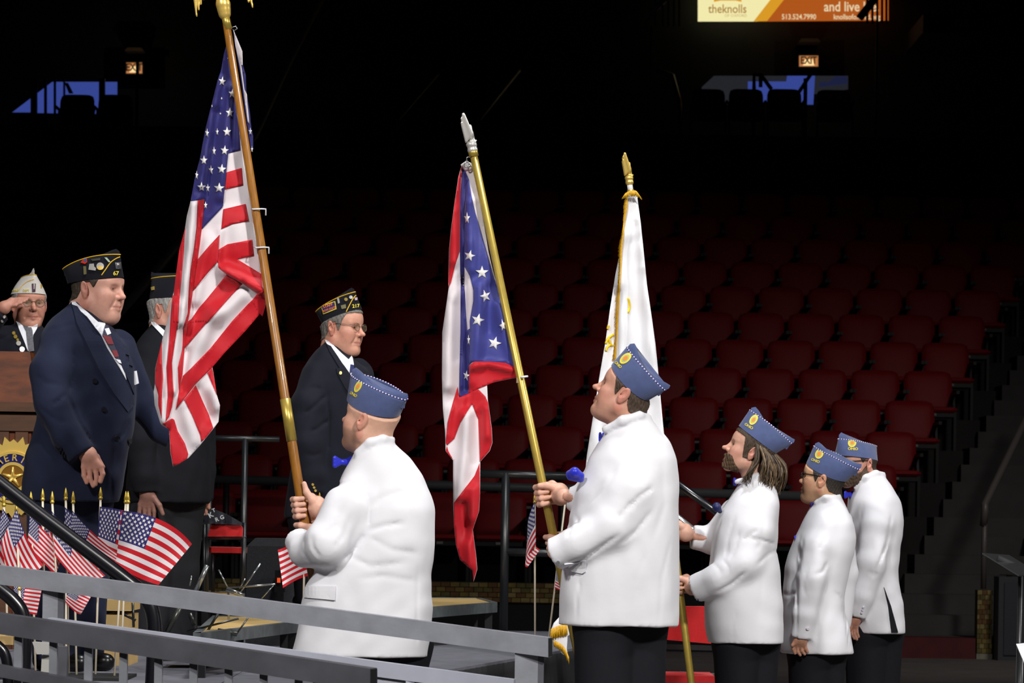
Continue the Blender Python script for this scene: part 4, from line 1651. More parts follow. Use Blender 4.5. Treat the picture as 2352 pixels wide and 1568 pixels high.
# black guard rails along the back of the stage
def guard(label, hor, ver, Y, r):
    t = thing('stage_guard_rail', label, 'rail', (P(hor[0][0][0], 1400, Y).x, Y, SZ))
    for a, b in hor:
        MB().tube([P(a[0], a[1], Y), P(b[0], b[1], Y)], r, 8).build('rail', M_BLACKPIPE, t, smooth=True)
    for px, y0, y1 in ver:
        a = P(px, y0, Y)
        MB().tube([a, (a.x, Y, SZ)], r * 1.1, 10).build('post', M_BLACKPIPE, t, smooth=True)
    return t


guard('black pipe guard rail on the stage behind the two dark-suited men', [((440, 1004), (642, 1009))], [(563, 1006, 1400), (482, 1005, 1400)], 17.6, 0.017)
guard('black pipe guard rail on the stage below the hanging swallowtail flag', [((1085, 1087), (1330, 1094)), ((1163, 1267), (1330, 1271))], [(1162, 1086, 1400)], 18.1, 0.024)

# lectern
YL = 14.9
lc = thing('lectern', 'dark wooden lectern with moulded ledge and round gilt emblem', 'lectern', (P(20, 1300, YL).x, YL, SZ))
xl, xr = P(-210, 900, YL).x, P(78, 900, YL).x
zt, zm0, zm1 = P(60, 806, YL).z, P(60, 926, YL).z, P(60, 948, YL).z
MB().hexa([(xl, YL, zm0), (xr + 0.02, YL, zm0), (xr + 0.02, YL + 0.4, zm0), (xl, YL + 0.4, zm0), (xl, YL + 0.05, zt), (xr - 0.03, YL + 0.05, zt), (xr - 0.03, YL + 0.4, zt), (xl, YL + 0.4, zt)]).build('top_panel', M_WOOD, lc)
for i_ in range(4):
    z1 = zm0 + 0.004 - i_ * (zm0 - zm1) / 4
    e_ = 0.02 + 0.010 * i_
    MB().box((xl, YL - e_, z1 - 0.011), (xr + e_, YL + 0.4, z1)).build('moulding', M_WOODL, lc)
zc = P(60, 990, YL).z
MB().box((xl, YL - 0.02, zc), (xr + 0.035, YL + 0.4, zm1 - 0.004)).build('frieze', M_WOODL, lc)
MB().box((xl, YL, SZ), (xr - 0.01, YL + 0.4, zc)).build('body', M_WOOD, lc)
for px in (6, 50):
    v = P(px, 1050, YL)
    MB().box((v.x - 0.03, YL - 0.012, SZ), (v.x + 0.03, YL, zc)).build('pilaster', M_WOODL, lc)
# gilt emblem: sunburst, blue lettered ring, centre star relief
em = P(30, 1096, YL - 0.03)
C0 = Vector((em.x, YL - 0.03, em.z))
EMB = lc
SL = FP / YL


def disc(name, r0, r1, y0, y1, m, n=40, teeth=0):
    V, F = [], []
    for yy_ in (y0, y1):
        for i in range(n):
            a_ = 2 * math.pi * i / n
            rr_ = r1 * (1 + (0.10 if i % 2 == 0 else -0.04) * (1 if teeth else 0) + (0.05 * math.sin(i * 1.7) if teeth else 0))
            V.append((C0.x + rr_ * math.cos(a_), yy_, C0.z + rr_ * math.sin(a_)))
            V.append((C0.x + r0 * math.cos(a_), yy_, C0.z + r0 * math.sin(a_)))
    q = 2 * n
    for i in range(n):
        a_, b_ = 2 * i, 2 * ((i + 1) % n)
        F += [(a_, b_, b_ + 1, a_ + 1), (q + a_, q + a_ + 1, q + b_ + 1, q + b_), (a_, q + a_, q + b_, b_), (a_ + 1, b_ + 1, q + b_ + 1, q + a_ + 1)]
    return obj(name, V, F, m, EMB)


EMB = disc('emblem', 0.005, 83 / SL, C0.y, C0.y + 0.028, M_GOLD, 56, 1)
EMB['label'] = 'gilt sunburst emblem with blue lettered ring'
disc('rim', 54 / SL, 60 / SL, C0.y - 0.012, C0.y + 0.005, M_GOLD)
disc('blue_ring', 34 / SL, 56 / SL, C0.y - 0.006, C0.y + 0.005, mat('enamel_blue', (22, 24, 92), 0.3))
disc('inner_rim', 28 / SL, 35 / SL, C0.y - 0.012, C0.y + 0.004, M_GOLD)
disc('centre', 0.004, 29 / SL, C0.y - 0.008, C0.y + 0.004, mat('gold_dark', (150, 104, 34), 0.35, metal=0.6))
mb = MB()
for i in range(5):
    a_ = math.pi / 2 + i * 2 * math.pi / 5
    mb.tube([C0 + Vector((0, -0.01, 0)), C0 + Vector((24 / SL * math.cos(a_), -0.012, 24 / SL * math.sin(a_)))], [0.012, 0.004], 6)
mb.build('star_relief', M_GOLD, EMB, smooth=True)


def ring_text(s_, a0, a1, rad, size):
    for i, ch_ in enumerate(s_):
        a_ = math.radians(a0 + (a1 - a0) * i / (len(s_) - 1))
        V, F = text_mesh(ch_, size)
        ca, sa = math.cos(a_ - math.pi / 2), math.sin(a_ - math.pi / 2)
        o_ = C0 + Vector((rad * math.cos(a_), -0.009, rad * math.sin(a_)))
        VV = [o_ + Vector((x * ca - y * sa, 0, x * sa + y * ca)) for x, y, z in V]
        V2, F2 = slab(VV, [v + Vector((0, 0.005, 0)) for v in VV], F)
        obj('letter', V2, F2, M_GOLD, EMB)


ring_text('AMERICAN', 160, -14, 45 / SL, 22 / SL)
ring_text('LEGION', 200, 320, 45 / SL, 20 / SL)

# red chair with printed dark cloth, monitor wedge
YC1 = 16.9
ch = thing('folding_chair', 'red padded folding chair on stage with printed black cloth over its back', 'chair', (P(515, 1300, YC1).x, YC1, SZ))
bp = px_plate('seat_back', [(477, 1232), (484, 1206), (552, 1206), (558, 1212), (557, 1232)], YC1, M_CHAIRRED, ch, th=0.03)
for a, b in (((470, 1234), (566, 1234)), ((470, 1200), (470, 1400)), ((562, 1200), (560, 1400))):
    MB().tube([P(a[0], a[1], YC1 + 0.02), P(b[0], b[1], YC1 + 0.02)], 0.012, 8).build('frame_tube', M_BLACKPIPE, ch, smooth=True)
MB().box((P(472, 1330, YC1).x, YC1 + 0.05, 1.0), (P(560, 1330, YC1).x, YC1 + 0.4, 1.03)).build('seat', M_CHAIRRED, ch)
for px in (474, 558):
    v = P(px, 1330, YC1)
    MB().tube([(v.x, YC1 + 0.38, 1.0), (v.x, YC1 + 0.38, RZ + 0.03)], 0.012, 8).build('leg', M_BLACKPIPE, ch, smooth=True)
    MB().tube([(v.x, YC1 + 0.02, 1.1), (v.x, YC1 + 0.02, RZ + 0.03)], 0.012, 8).build('leg', M_BLACKPIPE, ch, smooth=True)
cl = thing('printed_cloth', 'dark grey cloth with white letters draped over the red folding chair', 'cloth', (P(505, 1200, YC1 - 0.05).x, YC1 - 0.03, P(505, 1203, YC1).z))
M_CLOTH = mat('printed_dark_cloth', (46, 48, 58), 0.7, var=0.4, vscale=30)
outl = [(452, 1205), (458, 1168), (484, 1166), (520, 1180), (555, 1200), (556, 1206), (490, 1202)]
v, f = tri_poly(outl, 6)
fr = [P(x, y, YC1 - 0.04 - 0.02 * math.sin(x * 0.12)) for x, y in v]
V2, F2 = slab(fr, [q + Vector((0, 0.012, 0)) for q in fr], f)
obj('cloth', V2, F2, M_CLOTH, cl, smooth=False)
for body, x, y, sz, ang in (('K', 484, 1183, 17, -0.5), ('R', 498, 1193, 13, -0.35), ('G', 510, 1188, 13, -0.3), ('P', 461, 1192, 15, 0.1), ('T', 491, 1172, 12, -0.4)):
    V, F = text_mesh(body, sz)
    VV = [P(x + q[0] * math.cos(ang) + q[1] * math.sin(ang), y + q[0] * math.sin(ang) - q[1] * math.cos(ang), YC1 - 0.066) for q in V]
    V2, F2 = slab(VV, [q + Vector((0, 0.006, 0)) for q in VV], F)
    obj('letter', V2, F2, M_SHIRT, cl)
mw = thing('monitor_wedge', 'dark grey carpeted floor monitor speaker beside the folded stands', 'speaker', (P(630, 1400, 15.75).x, 15.75, SZ))
ym = 15.75
a_, b_ = P(566, 1300, ym).x, P(704, 1300, ym).x
zt_ = P(640, 1236, ym).z
MB().add([(a_, ym, SZ), (b_, ym, SZ), (b_, ym + 0.35, SZ), (a_, ym + 0.35, SZ), (a_, ym + 0.02, zt_ - 0.04), (b_, ym + 0.02, zt_ - 0.04), (b_, ym + 0.2, zt_ - 0.04), (a_, ym + 0.2, zt_ - 0.04),
          (a_ + 0.04, ym + 0.03, zt_), (b_ - 0.02, ym + 0.03, zt_), (b_ - 0.02, ym + 0.18, zt_), (a_ + 0.04, ym + 0.18, zt_)],
         [(0, 3, 2, 1), (0, 1, 5, 4), (1, 2, 6, 5), (2, 3, 7, 6), (3, 0, 4, 7), (4, 5, 9, 8), (5, 6, 10, 9), (6, 7, 11, 10), (7, 4, 8, 11), (8, 9, 10, 11)]).build('cabinet', M_GREYBOX, mw)
v = P(641, 1332, ym - 0.02)
MB().box((v.x - 0.02, ym - 0.04, v.z - 0.06), (v.x + 0.03, ym, v.z + 0.05)).build('mixer_box', M_BLACKGAP, mw)
MB().box((v.x - 0.008, ym - 0.045, v.z - 0.012), (v.x + 0.008, ym - 0.035, v.z + 0.012)).build('orange_lamp', mat('orange_led', (200, 60, 30), 0.5, emit=(255, 90, 40), estr=0.7), mw)

# collapsed music stands lying on the riser
def sticks(label, segs, Y, m=M_CHROME):
    t = thing('music_stand', label, 'music stand', P(segs[0][0], segs[0][1], Y))
    for s_ in segs:
        a, b, r = P(s_[0], s_[1], Y + s_[5] if len(s_) > 5 else Y), P(s_[2], s_[3], Y + s_[6] if len(s_) > 6 else Y), s_[4]
        MB().tube([a, b], r, 6).build('tube', m, t, smooth=True)
    return t


sticks('collapsed chrome music stand leaning on the plywood riser', [(450, 1356, 476, 1298, 0.012), (502, 1308, 524, 1350, 0.004), (524, 1350, 632, 1341, 0.005), (548, 1366, 598, 1294, 0.0045),
       (550, 1352, 563, 1328, 0.004), (601, 1374, 628, 1344, 0.003), (520, 1352, 560, 1368, 0.012), (436, 1345, 440, 1322, 0.004), (524, 1350, 526, 1440, 0.006)], 14.2)
sticks('folded black music stand base with crossed chrome legs', [(430, 1450, 548, 1420, 0.005), (470, 1460, 506, 1400, 0.006), (540, 1460, 570, 1418, 0.004), (385, 1450, 412, 1396, 0.012), (500, 1448, 545, 1455, 0.012), (436, 1408, 446, 1436, 0.01),
       (278, 1408, 312, 1424, 0.006), (305, 1384, 307, 1440, 0.006)], 12.9, mat('stand_dark_chrome', (90, 92, 88), 0.3, metal=0.6))
# dark pedal boxes on the stage behind the rail
pd = px_plate('equipment_case', [(370, 1518), (470, 1518), (470, 1500), (450, 1494), (380, 1500)], 13.3, mat('case_grey', (52, 52, 54), 0.6, var=0.3), None, th=0.3)
tag(pd, 'low dark grey equipment case lying on the stage behind the railing', 'case')

# red chair on the floor behind the third bearer
YC2 = 14.95
rc = thing('stacking_chair', 'bright red padded chair on the floor behind the long-haired man', 'chair', (P(1600, 1560, YC2).x, YC2, 0))
px_plate('backrest', [(1520, 1468), (1528, 1440), (1531, 1400), (1544, 1392), (1620, 1392), (1690, 1402), (1712, 1440), (1714, 1484), (1622, 1477)], YC2 + 0.42, M_CHAIRRED, rc, th=0.05)
MB().beam(P(1510, 1484, YC2 + 0.45), P(1720, 1490, YC2 + 0.45), 0.025, 0.025).build('back_tube', M_BLACKPIPE, rc)
pv = [P(1490, 1552, YC2), P(1652, 1556, YC2)]
zs = P(1600, 1552, YC2).z
MB().hexa([(pv[0].x, YC2, zs - 0.06), (pv[1].x, YC2, zs - 0.06), (pv[1].x, YC2 + 0.42, zs - 0.06), (pv[0].x, YC2 + 0.42, zs - 0.06), (pv[0].x + 0.01, YC2 + 0.01, zs), (pv[1].x - 0.02, YC2 + 0.01, zs), (pv[1].x - 0.02, YC2 + 0.42, zs), (pv[0].x + 0.01, YC2 + 0.42, zs)]).build('seat', M_CHAIRRED, rc)
for x, x2 in ((pv[0].x + 0.03, P(1520, 1484, YC2 + 0.45).x), (pv[1].x - 0.03, P(1700, 1484, YC2 + 0.45).x)):
    MB().tube([(x, YC2 + 0.03, zs - 0.06), (x, YC2 - 0.02, 0)], 0.011, 8).build('leg', M_BLACKPIPE, rc, smooth=True)
    MB().tube([(x2, YC2 + 0.46, 0.8), (x2, YC2 + 0.44, zs), (x2, YC2 + 0.5, 0)], 0.011, 8).build('leg', M_BLACKPIPE, rc, smooth=True)
MB().tube([P(1561, 1543, YC2 + 0.4), P(1650, 1548, YC2 + 0.4)], 0.005, 6).build('seat_trim', M_CHROME, rc, smooth=True)

# music stand at the right edge
YM = 13.2
ms = thing('orchestra_music_stand', 'black music stand with tilted desk near the brick pier', 'music stand', (P(2344, 1500, YM).x, YM, 0))
dk = [P(2256, 1269, YM + 0.1), P(2318, 1274, YM + 0.12), P(2390, 1318, YM - 0.15), P(2340, 1320, YM - 0.2)]
V2, F2 = slab(dk, [q - Vector((0, 0, 0.006)) for q in dk], [(0, 1, 2, 3)])
obj('desk', V2, F2, mat('stand_desk_black', (36, 36, 36), 0.35), ms)
MB().tube([P(2290, 1284, YM), P(2352, 1312, YM)], 0.02, 8).build('hinge_bar', M_BLACKGAP, ms, smooth=True)
v = P(2344, 1310, YM)
MB().tube([v, (v.x, YM, 0.0)], 0.011, 8).build('pole', M_BLACKPIPE, ms, smooth=True)
v2 = P(2344, 1476, YM)
MB().tube([v2, (v.x, YM, 0.02)], 0.017, 10).build('sleeve', M_BLACKPIPE, ms, smooth=True)
for a_ in (0.3, 2.4, 4.5):
    MB().tube([(v.x, YM, 0.12), (v.x + 0.25 * math.cos(a_), YM + 0.25 * math.sin(a_), 0.01)], 0.01, 6).build('leg', M_BLACKPIPE, ms, smooth=True)
sh = [P(2334, 1478, YM - 0.3), P(2420, 1470, YM - 0.3), P(2420, 1600, YM - 0.35), P(2352, 1520, YM - 0.35)]
V2, F2 = slab(sh, [q + Vector((0, 0.003, -0.004)) for q in sh], [(0, 1, 2, 3)])
pp = thing('sheet_stand', 'white sheet of paper on a low stand before the music stand', 'paper', (P(2400, 1540, YM - 0.32).x, YM - 0.32, 0))
obj('sheet', V2, F2, M_SHIRT, pp)
MB().tube([P(2400, 1540, YM - 0.3), (P(2400, 1540, YM - 0.3).x, YM - 0.3, 0)], 0.012, 8).build('pole', M_BLACKPIPE, pp, smooth=True)

# ------------------------------------------------------------------ galvanised ramp railing in the foreground
def bar_px(mb, l, r, Yl, Yr, hl, hr_, dep, mi=0):
    """rectangular tube whose top edge runs from pixel l to pixel r; hl, hr_: face heights in pixels"""
    a, b = P(l[0], l[1], Yl), P(r[0], r[1], Yr)
    a2, b2 = P(l[0], l[1] + hl, Yl), P(r[0], r[1] + hr_, Yr)
    d = (b - a)
    n = Vector((-d.y, d.x, 0)).normalized() * dep
    mb.hexa([a2, b2, b2 + n, a2 + n, a, b, b + n, a + n], mi)
    return a, b, a2, b2, n


def bar_end(mb, e):  # dark plate standing in for the shade inside the open tube
    a, b, a2, b2, n = e
    d = (b - a).normalized() * 0.002
    i = lambda p, q, t: p + (q - p) * t
    c_ = (b + b2 + n) / 2
    q = [b, b + n, b2 + n, b2]
    q = [p + (c_ - p) * 0.08 + d for p in q]
    mb.add(q + [p - d * 2 for p in q], [(3, 2, 1, 0), (4, 5, 6, 7), (0, 1, 5, 4), (1, 2, 6, 5), (2, 3, 7, 6), (3, 0, 4, 7)])


rail = thing('ramp_railing', 'galvanised ramp railing whose long top bar ends by the gold fringe', 'railing', (-0.9, 10.6, 0))
mb = MB()
e1 = bar_px(mb, (-60, 1291), (1259, 1464), 10.95, 10.45, 43, 45, 0.055)
mb.build('top_bar', M_GALV, rail)
mb = MB()
bar_end(mb, e1)
mb.build('open_end_shade', M_BLACKGAP, rail)
for (x0, x1, y0, Y_, dep) in ((98, 133, 1345, 10.9, 0.05), (1183, 1236, 1496, 10.48, 0.05)):
    a, b = P(x0, y0, Y_), P(x1, y0, Y_)
    MB().box((a.x, Y_ + 0.004, 0), (b.x, Y_ + dep, a.z - 0.004)).build('post', M_GALV, rail)
    MB().box((b.x, Y_ + 0.004, 0), (b.x + 0.02, Y_ + dep, a.z - 0.005)).build('post_shade_side', M_GALVD, rail)  # duller strip stands in for the shaded side of the post
rail2 = thing('ramp_railing', 'dull galvanised ramp railing with upright balusters and a lower bar', 'railing', (-1.2, 9.55, 0))
mb = MB()
e2 = bar_px(mb, (-60, 1400), (850, 1535), 9.75, 9.35, 47, 52, 0.06)
mb.build('top_bar', M_GALVD, rail2)
mb = MB()
bar_end(mb, e2)
mb.build('open_end_shade', M_BLACKGAP, rail2)
mb = MB()
bar_px(mb, (-60, 1517), (330, 1590), 9.72, 9.55, 26, 28, 0.05)
mb.build('lower_bar', M_GALVD, rail2)
for i_ in range(9):
    px = 42 + i_ * 80.5
    Y_ = 9.75 - 0.4 * (px + 60) / 910 + 0.018
    a, b = P(px - 9, 1436 + 0.15 * px, Y_), P(px + 9, 1436 + 0.15 * px, Y_)
    MB().box((a.x, Y_, 0.0), (b.x, Y_ + 0.025, a.z)).build('baluster', M_GALV, rail2)
rail3 = thing('slotted_beam', 'pale aluminium beam with slots between the two galvanised railings', 'beam', (-0.7, 10.2, 0))
mb = MB()
e3 = bar_px(mb, (110, 1418), (1180, 1560), 10.35, 10.1, 34, 36, 0.04)
mb.build('top_flange', M_ALU, rail3)
mb = MB()
bar_px(mb, (740, 1544), (1180, 1604), 10.198, 10.095, 40, 40, 0.035)
mb.build('lower_flange', M_ALU, rail3)
for x_ in range(770, 1180, 86):
    yy_ = 1448 + (x_ - 110) * 0.1327
    Y_ = 10.352 - (x_ - 110) / 1070 * 0.25
    px_plate('web', [(x_ - 10, yy_ + 14), (x_ + 10, yy_ + 16), (x_ + 10, yy_ - 2), (x_ - 10, yy_ - 4)], Y_, M_ALU, rail3, th=0.03)
for x_ in (145, 1120):
    yy_ = 1448 + (x_ - 110) * 0.1327
    q = P(x_, yy_ + 30, 10.3)
    MB().box((q.x - 0.02, 10.25, 0), (q.x + 0.02, 10.29, q.z)).build('post', M_GALVD, rail3)
# pale clamp on the near post
cp = thing('rail_clamp', 'pale grey plastic clamp on the foreground railing post', 'clamp', P(105, 1500, 10.6))
px_plate('upper_jaw', [(74, 1474), (130, 1478), (128, 1496), (108, 1502), (84, 1502)], 10.6, mat('clamp_grey', (172, 172, 166), 0.6), cp, th=0.05)
px_plate('lower_jaw', [(96, 1504), (122, 1506), (120, 1545), (94, 1542)], 10.62, mat('clamp_grey', (172, 172, 166), 0.6), cp, th=0.04)
MB().box((P(108, 1540, 10.62).x - 0.015, 10.63, 0), (P(108, 1540, 10.62).x + 0.015, 10.66, P(108, 1540, 10.62).z)).build('stem', M_GALVD, cp)
# ------------------------------------------------------------------ flags
def relief(ridges, base_amp=0.0):
    """height field in metres towards the camera from ridge lines given in pixels: (points, amplitude, width px)"""
    prep = [([np.array(p[:2], float) for p in r[0]], r[1] * min(1.0, 0.35 + r[2] / 18.0), max(9.0, r[2])) for r in ridges]

    def f(px, py):
        q = np.array((px, py))
        h = 0.0
        for pts, amp, w_ in prep:
            bd = 1e9
            for a, b in zip(pts, pts[1:]):
                ab = b - a
                t = min(1, max(0, float((q - a) @ ab) / max(1e-9, float(ab @ ab))))
                d = float(np.hypot(*(q - a - ab * t)))
                bd = min(bd, d)
            h += amp * math.exp(-(bd / w_) ** 2)
        h += 0.004 * math.sin(px * 0.11 + py * 0.017) + 0.003 * math.sin(px * 0.05 - py * 0.06)
        return h
    return f


def cloth(name, poly, Y, fn, m, parent, lift=0.0, th=0.003, step=7.0, label=None, smooth=True, through=False):
    v, f = tri_poly(poly, step)
    fr, bk = [], []
    for x, y in v:
        h = fn(x, y)
        fr.append(P(x, y, Y - h - lift))
        bk.append(P(x, y, Y - h + (0.003 + lift if through else th - lift)))
    a, b, c = [fr[i] for i in f[0][:3]]
    if (b - a).cross(c - a).dot(a - CAMP) > 0:
        f = [tuple(reversed(q)) for q in f]
    V, F = slab(fr, bk, f)
    o = obj(name, V, F, m, parent, smooth=False, label=label)
    # smooth the faces of the sheet, keep the rim crisp
    n2 = 2 * len(f)
    sm = np.zeros(len(o.data.polygons), bool)
    sm[:n2] = True
    o.data.polygons.foreach_set('use_smooth', sm)
    return o


def star_poly(cx, cy, r, xs=1.0, rot=0.0):
    out = []
    for i in range(10):
        a = -math.pi / 2 + rot + i * math.pi / 5
        rr_ = r if i % 2 == 0 else r * 0.40
        out.append((cx + xs * rr_ * math.cos(a), cy + rr_ * math.sin(a)))
    return out


A1 = CR(420, 60, 3.5636)
A2 = CR(400, 440, 5.225)
A3 = CR(340, 680, 3.92)
YU = 11.72
us = thing('flag_on_pole', 'large draped stars and stripes flag on an oak pole with gilt eagle', 'flag', P(716, 1330, YU))
ridges = [(A1([(300, 420), (230, 860), (150, 1300)]), 0.03, 9), (A1([(385, 500), (350, 900), (300, 1400)]), 0.028, 10), (A1([(420, 600), (400, 1000)]), -0.02, 8),
          (A1([(270, 700), (220, 1150), (190, 1500)]), -0.035, 7), (A2([(235, 150), (190, 700), (140, 1100), (110, 1568)]), 0.05, 12), (A2([(325, 150), (270, 800), (190, 1400)]), -0.03, 7),
          (A2([(560, 480), (535, 700), (525, 860)]), 0.025, 7), (A2([(750, 300), (720, 700)]), 0.02, 22), (A2([(640, 950), (900, 1090), (1050, 1180)]), 0.05, 12), (A2([(560, 930), (780, 1060)]), 0.03, 10),
          (A2([(420, 600), (330, 900), (260, 1300)]), 0.03, 16), (A2([(820, 1250), (500, 1500)]), 0.03, 20), (A3([(240, 60), (170, 500), (110, 900), (140, 1120)]), 0.045, 12), (A3([(310, 100), (250, 500), (230, 850)]), 0.03, 10),
          (A3([(600, 150), (420, 500), (300, 900)]), 0.03, 20), (A3([(350, 500), (300, 850)]), -0.03, 7), (A3([(450, 850), (560, 1100)]), -0.02, 14), (A3([(320, 1000), (420, 1300)]), 0.02, 16), (A3([(580, 850), (620, 1000)]), 0.02, 12)]
fu = relief(ridges)
base = (A1([(372, 95), (335, 230), (310, 370), (285, 440), (235, 640), (180, 860), (140, 1080), (100, 1230), (65, 1425), (32, 1555)]) + A2([(130, 440), (60, 700), (20, 1000), (-5, 1200)]) +
        A3([(205, 60), (195, 150), (140, 340), (125, 400), (100, 500), (65, 650), (62, 790), (50, 860), (60, 980), (110, 1140), (125, 1165), (190, 1200), (200, 1400), (225, 1535), (280, 1510), (365, 1455), (470, 1340),
            (590, 1190), (635, 1130), (648, 980), (620, 890), (600, 760), (580, 640), (690, 510), (880, 310), (1040, 120), (1060, 50)]) + A2([(1095, 1380), (1075, 1180), (1045, 980), (1015, 770), (1000, 740), (960, 400), (912, 0)]) +
        A1([(560, 1470), (510, 1130), (480, 900), (460, 740), (440, 560), (425, 480), (395, 270)]))
fc = cloth('flag_cloth', base, YU, fu, M_FWHITE, us, 0.0, 0.003, 5.5, label='white ground of the draped flag')
canton = A1([(372, 95), (393, 270), (425, 480), (455, 740), (468, 1012), (373, 1040), (358, 1185), (343, 1335)]) + A2([(600, 40), (588, 165), (580, 187), (330, 452), (352, 215), (365, 93), (200, 112)]) + \
    A1([(65, 1420), (100, 1230), (140, 1080), (180, 860), (235, 640), (285, 440), (310, 370), (335, 230)])
cloth('canton', canton, YU, fu, M_FBLUE, fc, 0.0045, through=True, step=5.5)
reds = [A1([(360, 1195), (480, 1160), (492, 1300), (345, 1335)]),
        A2([(590, 210), (857, 147), (895, 350), (700, 385), (565, 450)]),
        A2([(540, 690), (640, 630), (935, 575), (955, 765), (755, 808), (1045, 985), (1070, 1200), (1075, 1240), (1000, 1220), (830, 1110), (625, 990), (530, 910), (527, 840)]),
        A3([(975, 0), (1040, -20), (1058, 0), (1060, 60), (1040, 120), (880, 310), (690, 510), (580, 640), (430, 790), (330, 920), (250, 1020), (280, 850), (315, 715), (385, 650), (560, 470), (760, 220), (900, 70)]),
        A2([(1000, 1222), (1075, 1180), (1095, 1380), (1060, 1500), (990, 1420), (930, 1310)]),
        A2([(545, 515), (527, 835), (400, 980), (225, 1195), (250, 960), (275, 820), (410, 660)]),
        A2([(285, 105), (365, 93), (330, 450), (285, 800), (260, 900), (225, 1195), (190, 1450), (165, 1560), (150, 1568), (165, 1450), (180, 1150), (200, 920), (240, 680), (270, 420)]),
        A3([(370, 0), (395, 0), (360, 220), (330, 470), (310, 710), (280, 850), (270, 640), (310, 480), (320, 280), (365, 130)]),
        A2([(625, 1000), (820, 1110), (700, 1230), (405, 1568), (180, 1568), (300, 1390), (380, 1300)]),
        A3([(550, 0), (745, 0), (500, 270), (330, 470), (355, 230), (440, 170), (500, 70)]),
        A2([(130, 440), (115, 700), (100, 900), (75, 1150), (50, 1450), (50, 1568), (-10, 1568), (-5, 1200), (20, 1000), (60, 700)]),
        A3([(220, -10), (285, 0), (270, 230), (240, 430), (215, 600), (222, 760), (232, 880), (215, 1000), (190, 1090), (160, 1125), (178, 900), (168, 640), (190, 400), (205, 150)]),
        A3([(125, 400), (122, 560), (135, 740), (125, 900), (120, 1100), (92, 980), (92, 890), (63, 790), (66, 650), (100, 500)]),
        A3([(130, 1150), (215, 1100), (235, 1110), (265, 1210), (330, 1320), (362, 1420), (352, 1462), (280, 1508), (226, 1530), (202, 1400), (191, 1200)]),
        A3([(430, 800), (325, 930), (400, 1080), (470, 1250), (480, 1310), (520, 1275), (588, 1188), (545, 1060), (490, 940)]),
        A3([(578, 645), (535, 690), (580, 800), (620, 885), (600, 760)])]
for r_ in reds:
    cloth('stripe', r_, YU, fu, M_FRED, fc, 0.0045, through=True, step=5.5)
for (x, y, r_, xs, rot) in ((378, 248, 38, .5, .3), (322, 452, 42, .75, .15), (405, 553, 42, .8, .1), (385, 708, 44, .85, 0), (362, 865, 44, .85, 0), (342, 1018, 44, .85, .1), (318, 1170, 44, .9, .1), (297, 1325, 46, 1, .05),
                            (198, 875, 40, .45, .1), (281, 866, 34, .4, 0), (255, 1022, 40, .45, 0), (230, 1178, 42, .5, 0), (204, 1325, 38, .5, 0), (172, 1098, 42, .8, 0), (153, 1318, 44, .85, 0), (113, 1220, 40, .35, .1),
                            (238, 655, 16, .4, .2), (318, 592, 14, .6, 0), (307, 716, 11, .8, 0), (186, 1465, 34, .5, 0)):
    cloth('star', A1(star_poly(x, y, r_, xs, rot)), YU, fu, M_STAR, fc, 0.0075, 0.002, step=6)
# part of the flag behind the pole
sl_ = A1([(405, 20), (420, 40), (487, 205), (492, 318), (515, 400), (520, 530), (550, 720), (560, 830), (575, 900), (576, 1010), (560, 1030), (540, 900), (500, 640), (470, 400), (430, 180)])
fb_ = cloth('flag_back_fold', sl_, YU + 0.05, lambda x, y: 0.0, M_FBLUE, us, 0, 0.003, 8)
cloth('heading', A1([(412, 25), (487, 205), (491, 318), (478, 318), (505, 520), (525, 560), (527, 620), (545, 800), (530, 780), (500, 560), (468, 340), (430, 160)]), YU + 0.044, lambda x, y: 0.0, M_FWHITE, fb_, 0, 0.003, 8)
cloth('star', A1(star_poly(552, 862, 34, .45)), YU + 0.042, lambda x, y: 0.0, M_STAR, fb_, 0, 0.002, 6)
cloth('star', A1(star_poly(566, 1008, 30, .35)), YU + 0.042, lambda x, y: 0.0, M_STAR, fb_, 0, 0.002, 6)
# pole
YPU = YU - 0.055
pole_u = [P(517, 34, YPU), P(541, 190, YPU), P(597, 520, YPU), P(640, 800, YPU), P(690, 1140, YPU), P(716, 1330, YPU)]
top_u, bot_u = pole_u[0], pole_u[-1]
dir_u = (P(517, 34, YPU) - P(690, 1140, YPU)).normalized()
pb = P(690, 1140, YPU)
bot_u = pb - dir_u * ((pb.z - 0.5) / dir_u.z)
MB().tube([bot_u, pb, P(517, 34, YPU)], [0.0185, 0.0185, 0.014], 16).build('pole', M_OAK, us, smooth=True)
fa, fb2 = P(657, 918, YPU), P(672, 1012, YPU)
ax_ = dir_u
q0 = pb + dir_u * (P(672, 1012, YPU) - pb).length
q1 = pb + dir_u * (P(652, 916, YPU) - pb).length
MB().tube([q0, q1], 0.0198, 16).build('brass_sleeve', M_BRASS, us, smooth=True)
MB().tube([P(524, 68, YPU), P(517, 34, YPU)], 0.0155, 14).build('top_ferrule', M_BRASS, us, smooth=True)
for (x, y) in ((594, 482), (601, 570)):
    c_ = P(x, y, YPU)
    MB().tube([c_ - Vector((0.026, 0, -0.004)), c_ + Vector((-0.018, -0.021, 0)), c_ + Vector((0.012, -0.021, 0.002)), c_ + Vector((0.026, 0, 0.004)), c_ + Vector((0.027, 0.0, -0.02))], 0.003, 6).build('snap_ring', M_SHIRT, us, smooth=True)
MB().tube([P(530, 64, YPU), P(541, 60, YPU), P(545, 66, YPU), P(538, 70, YPU)], 0.002, 6).build('hook', M_CHROME, us, smooth=True)


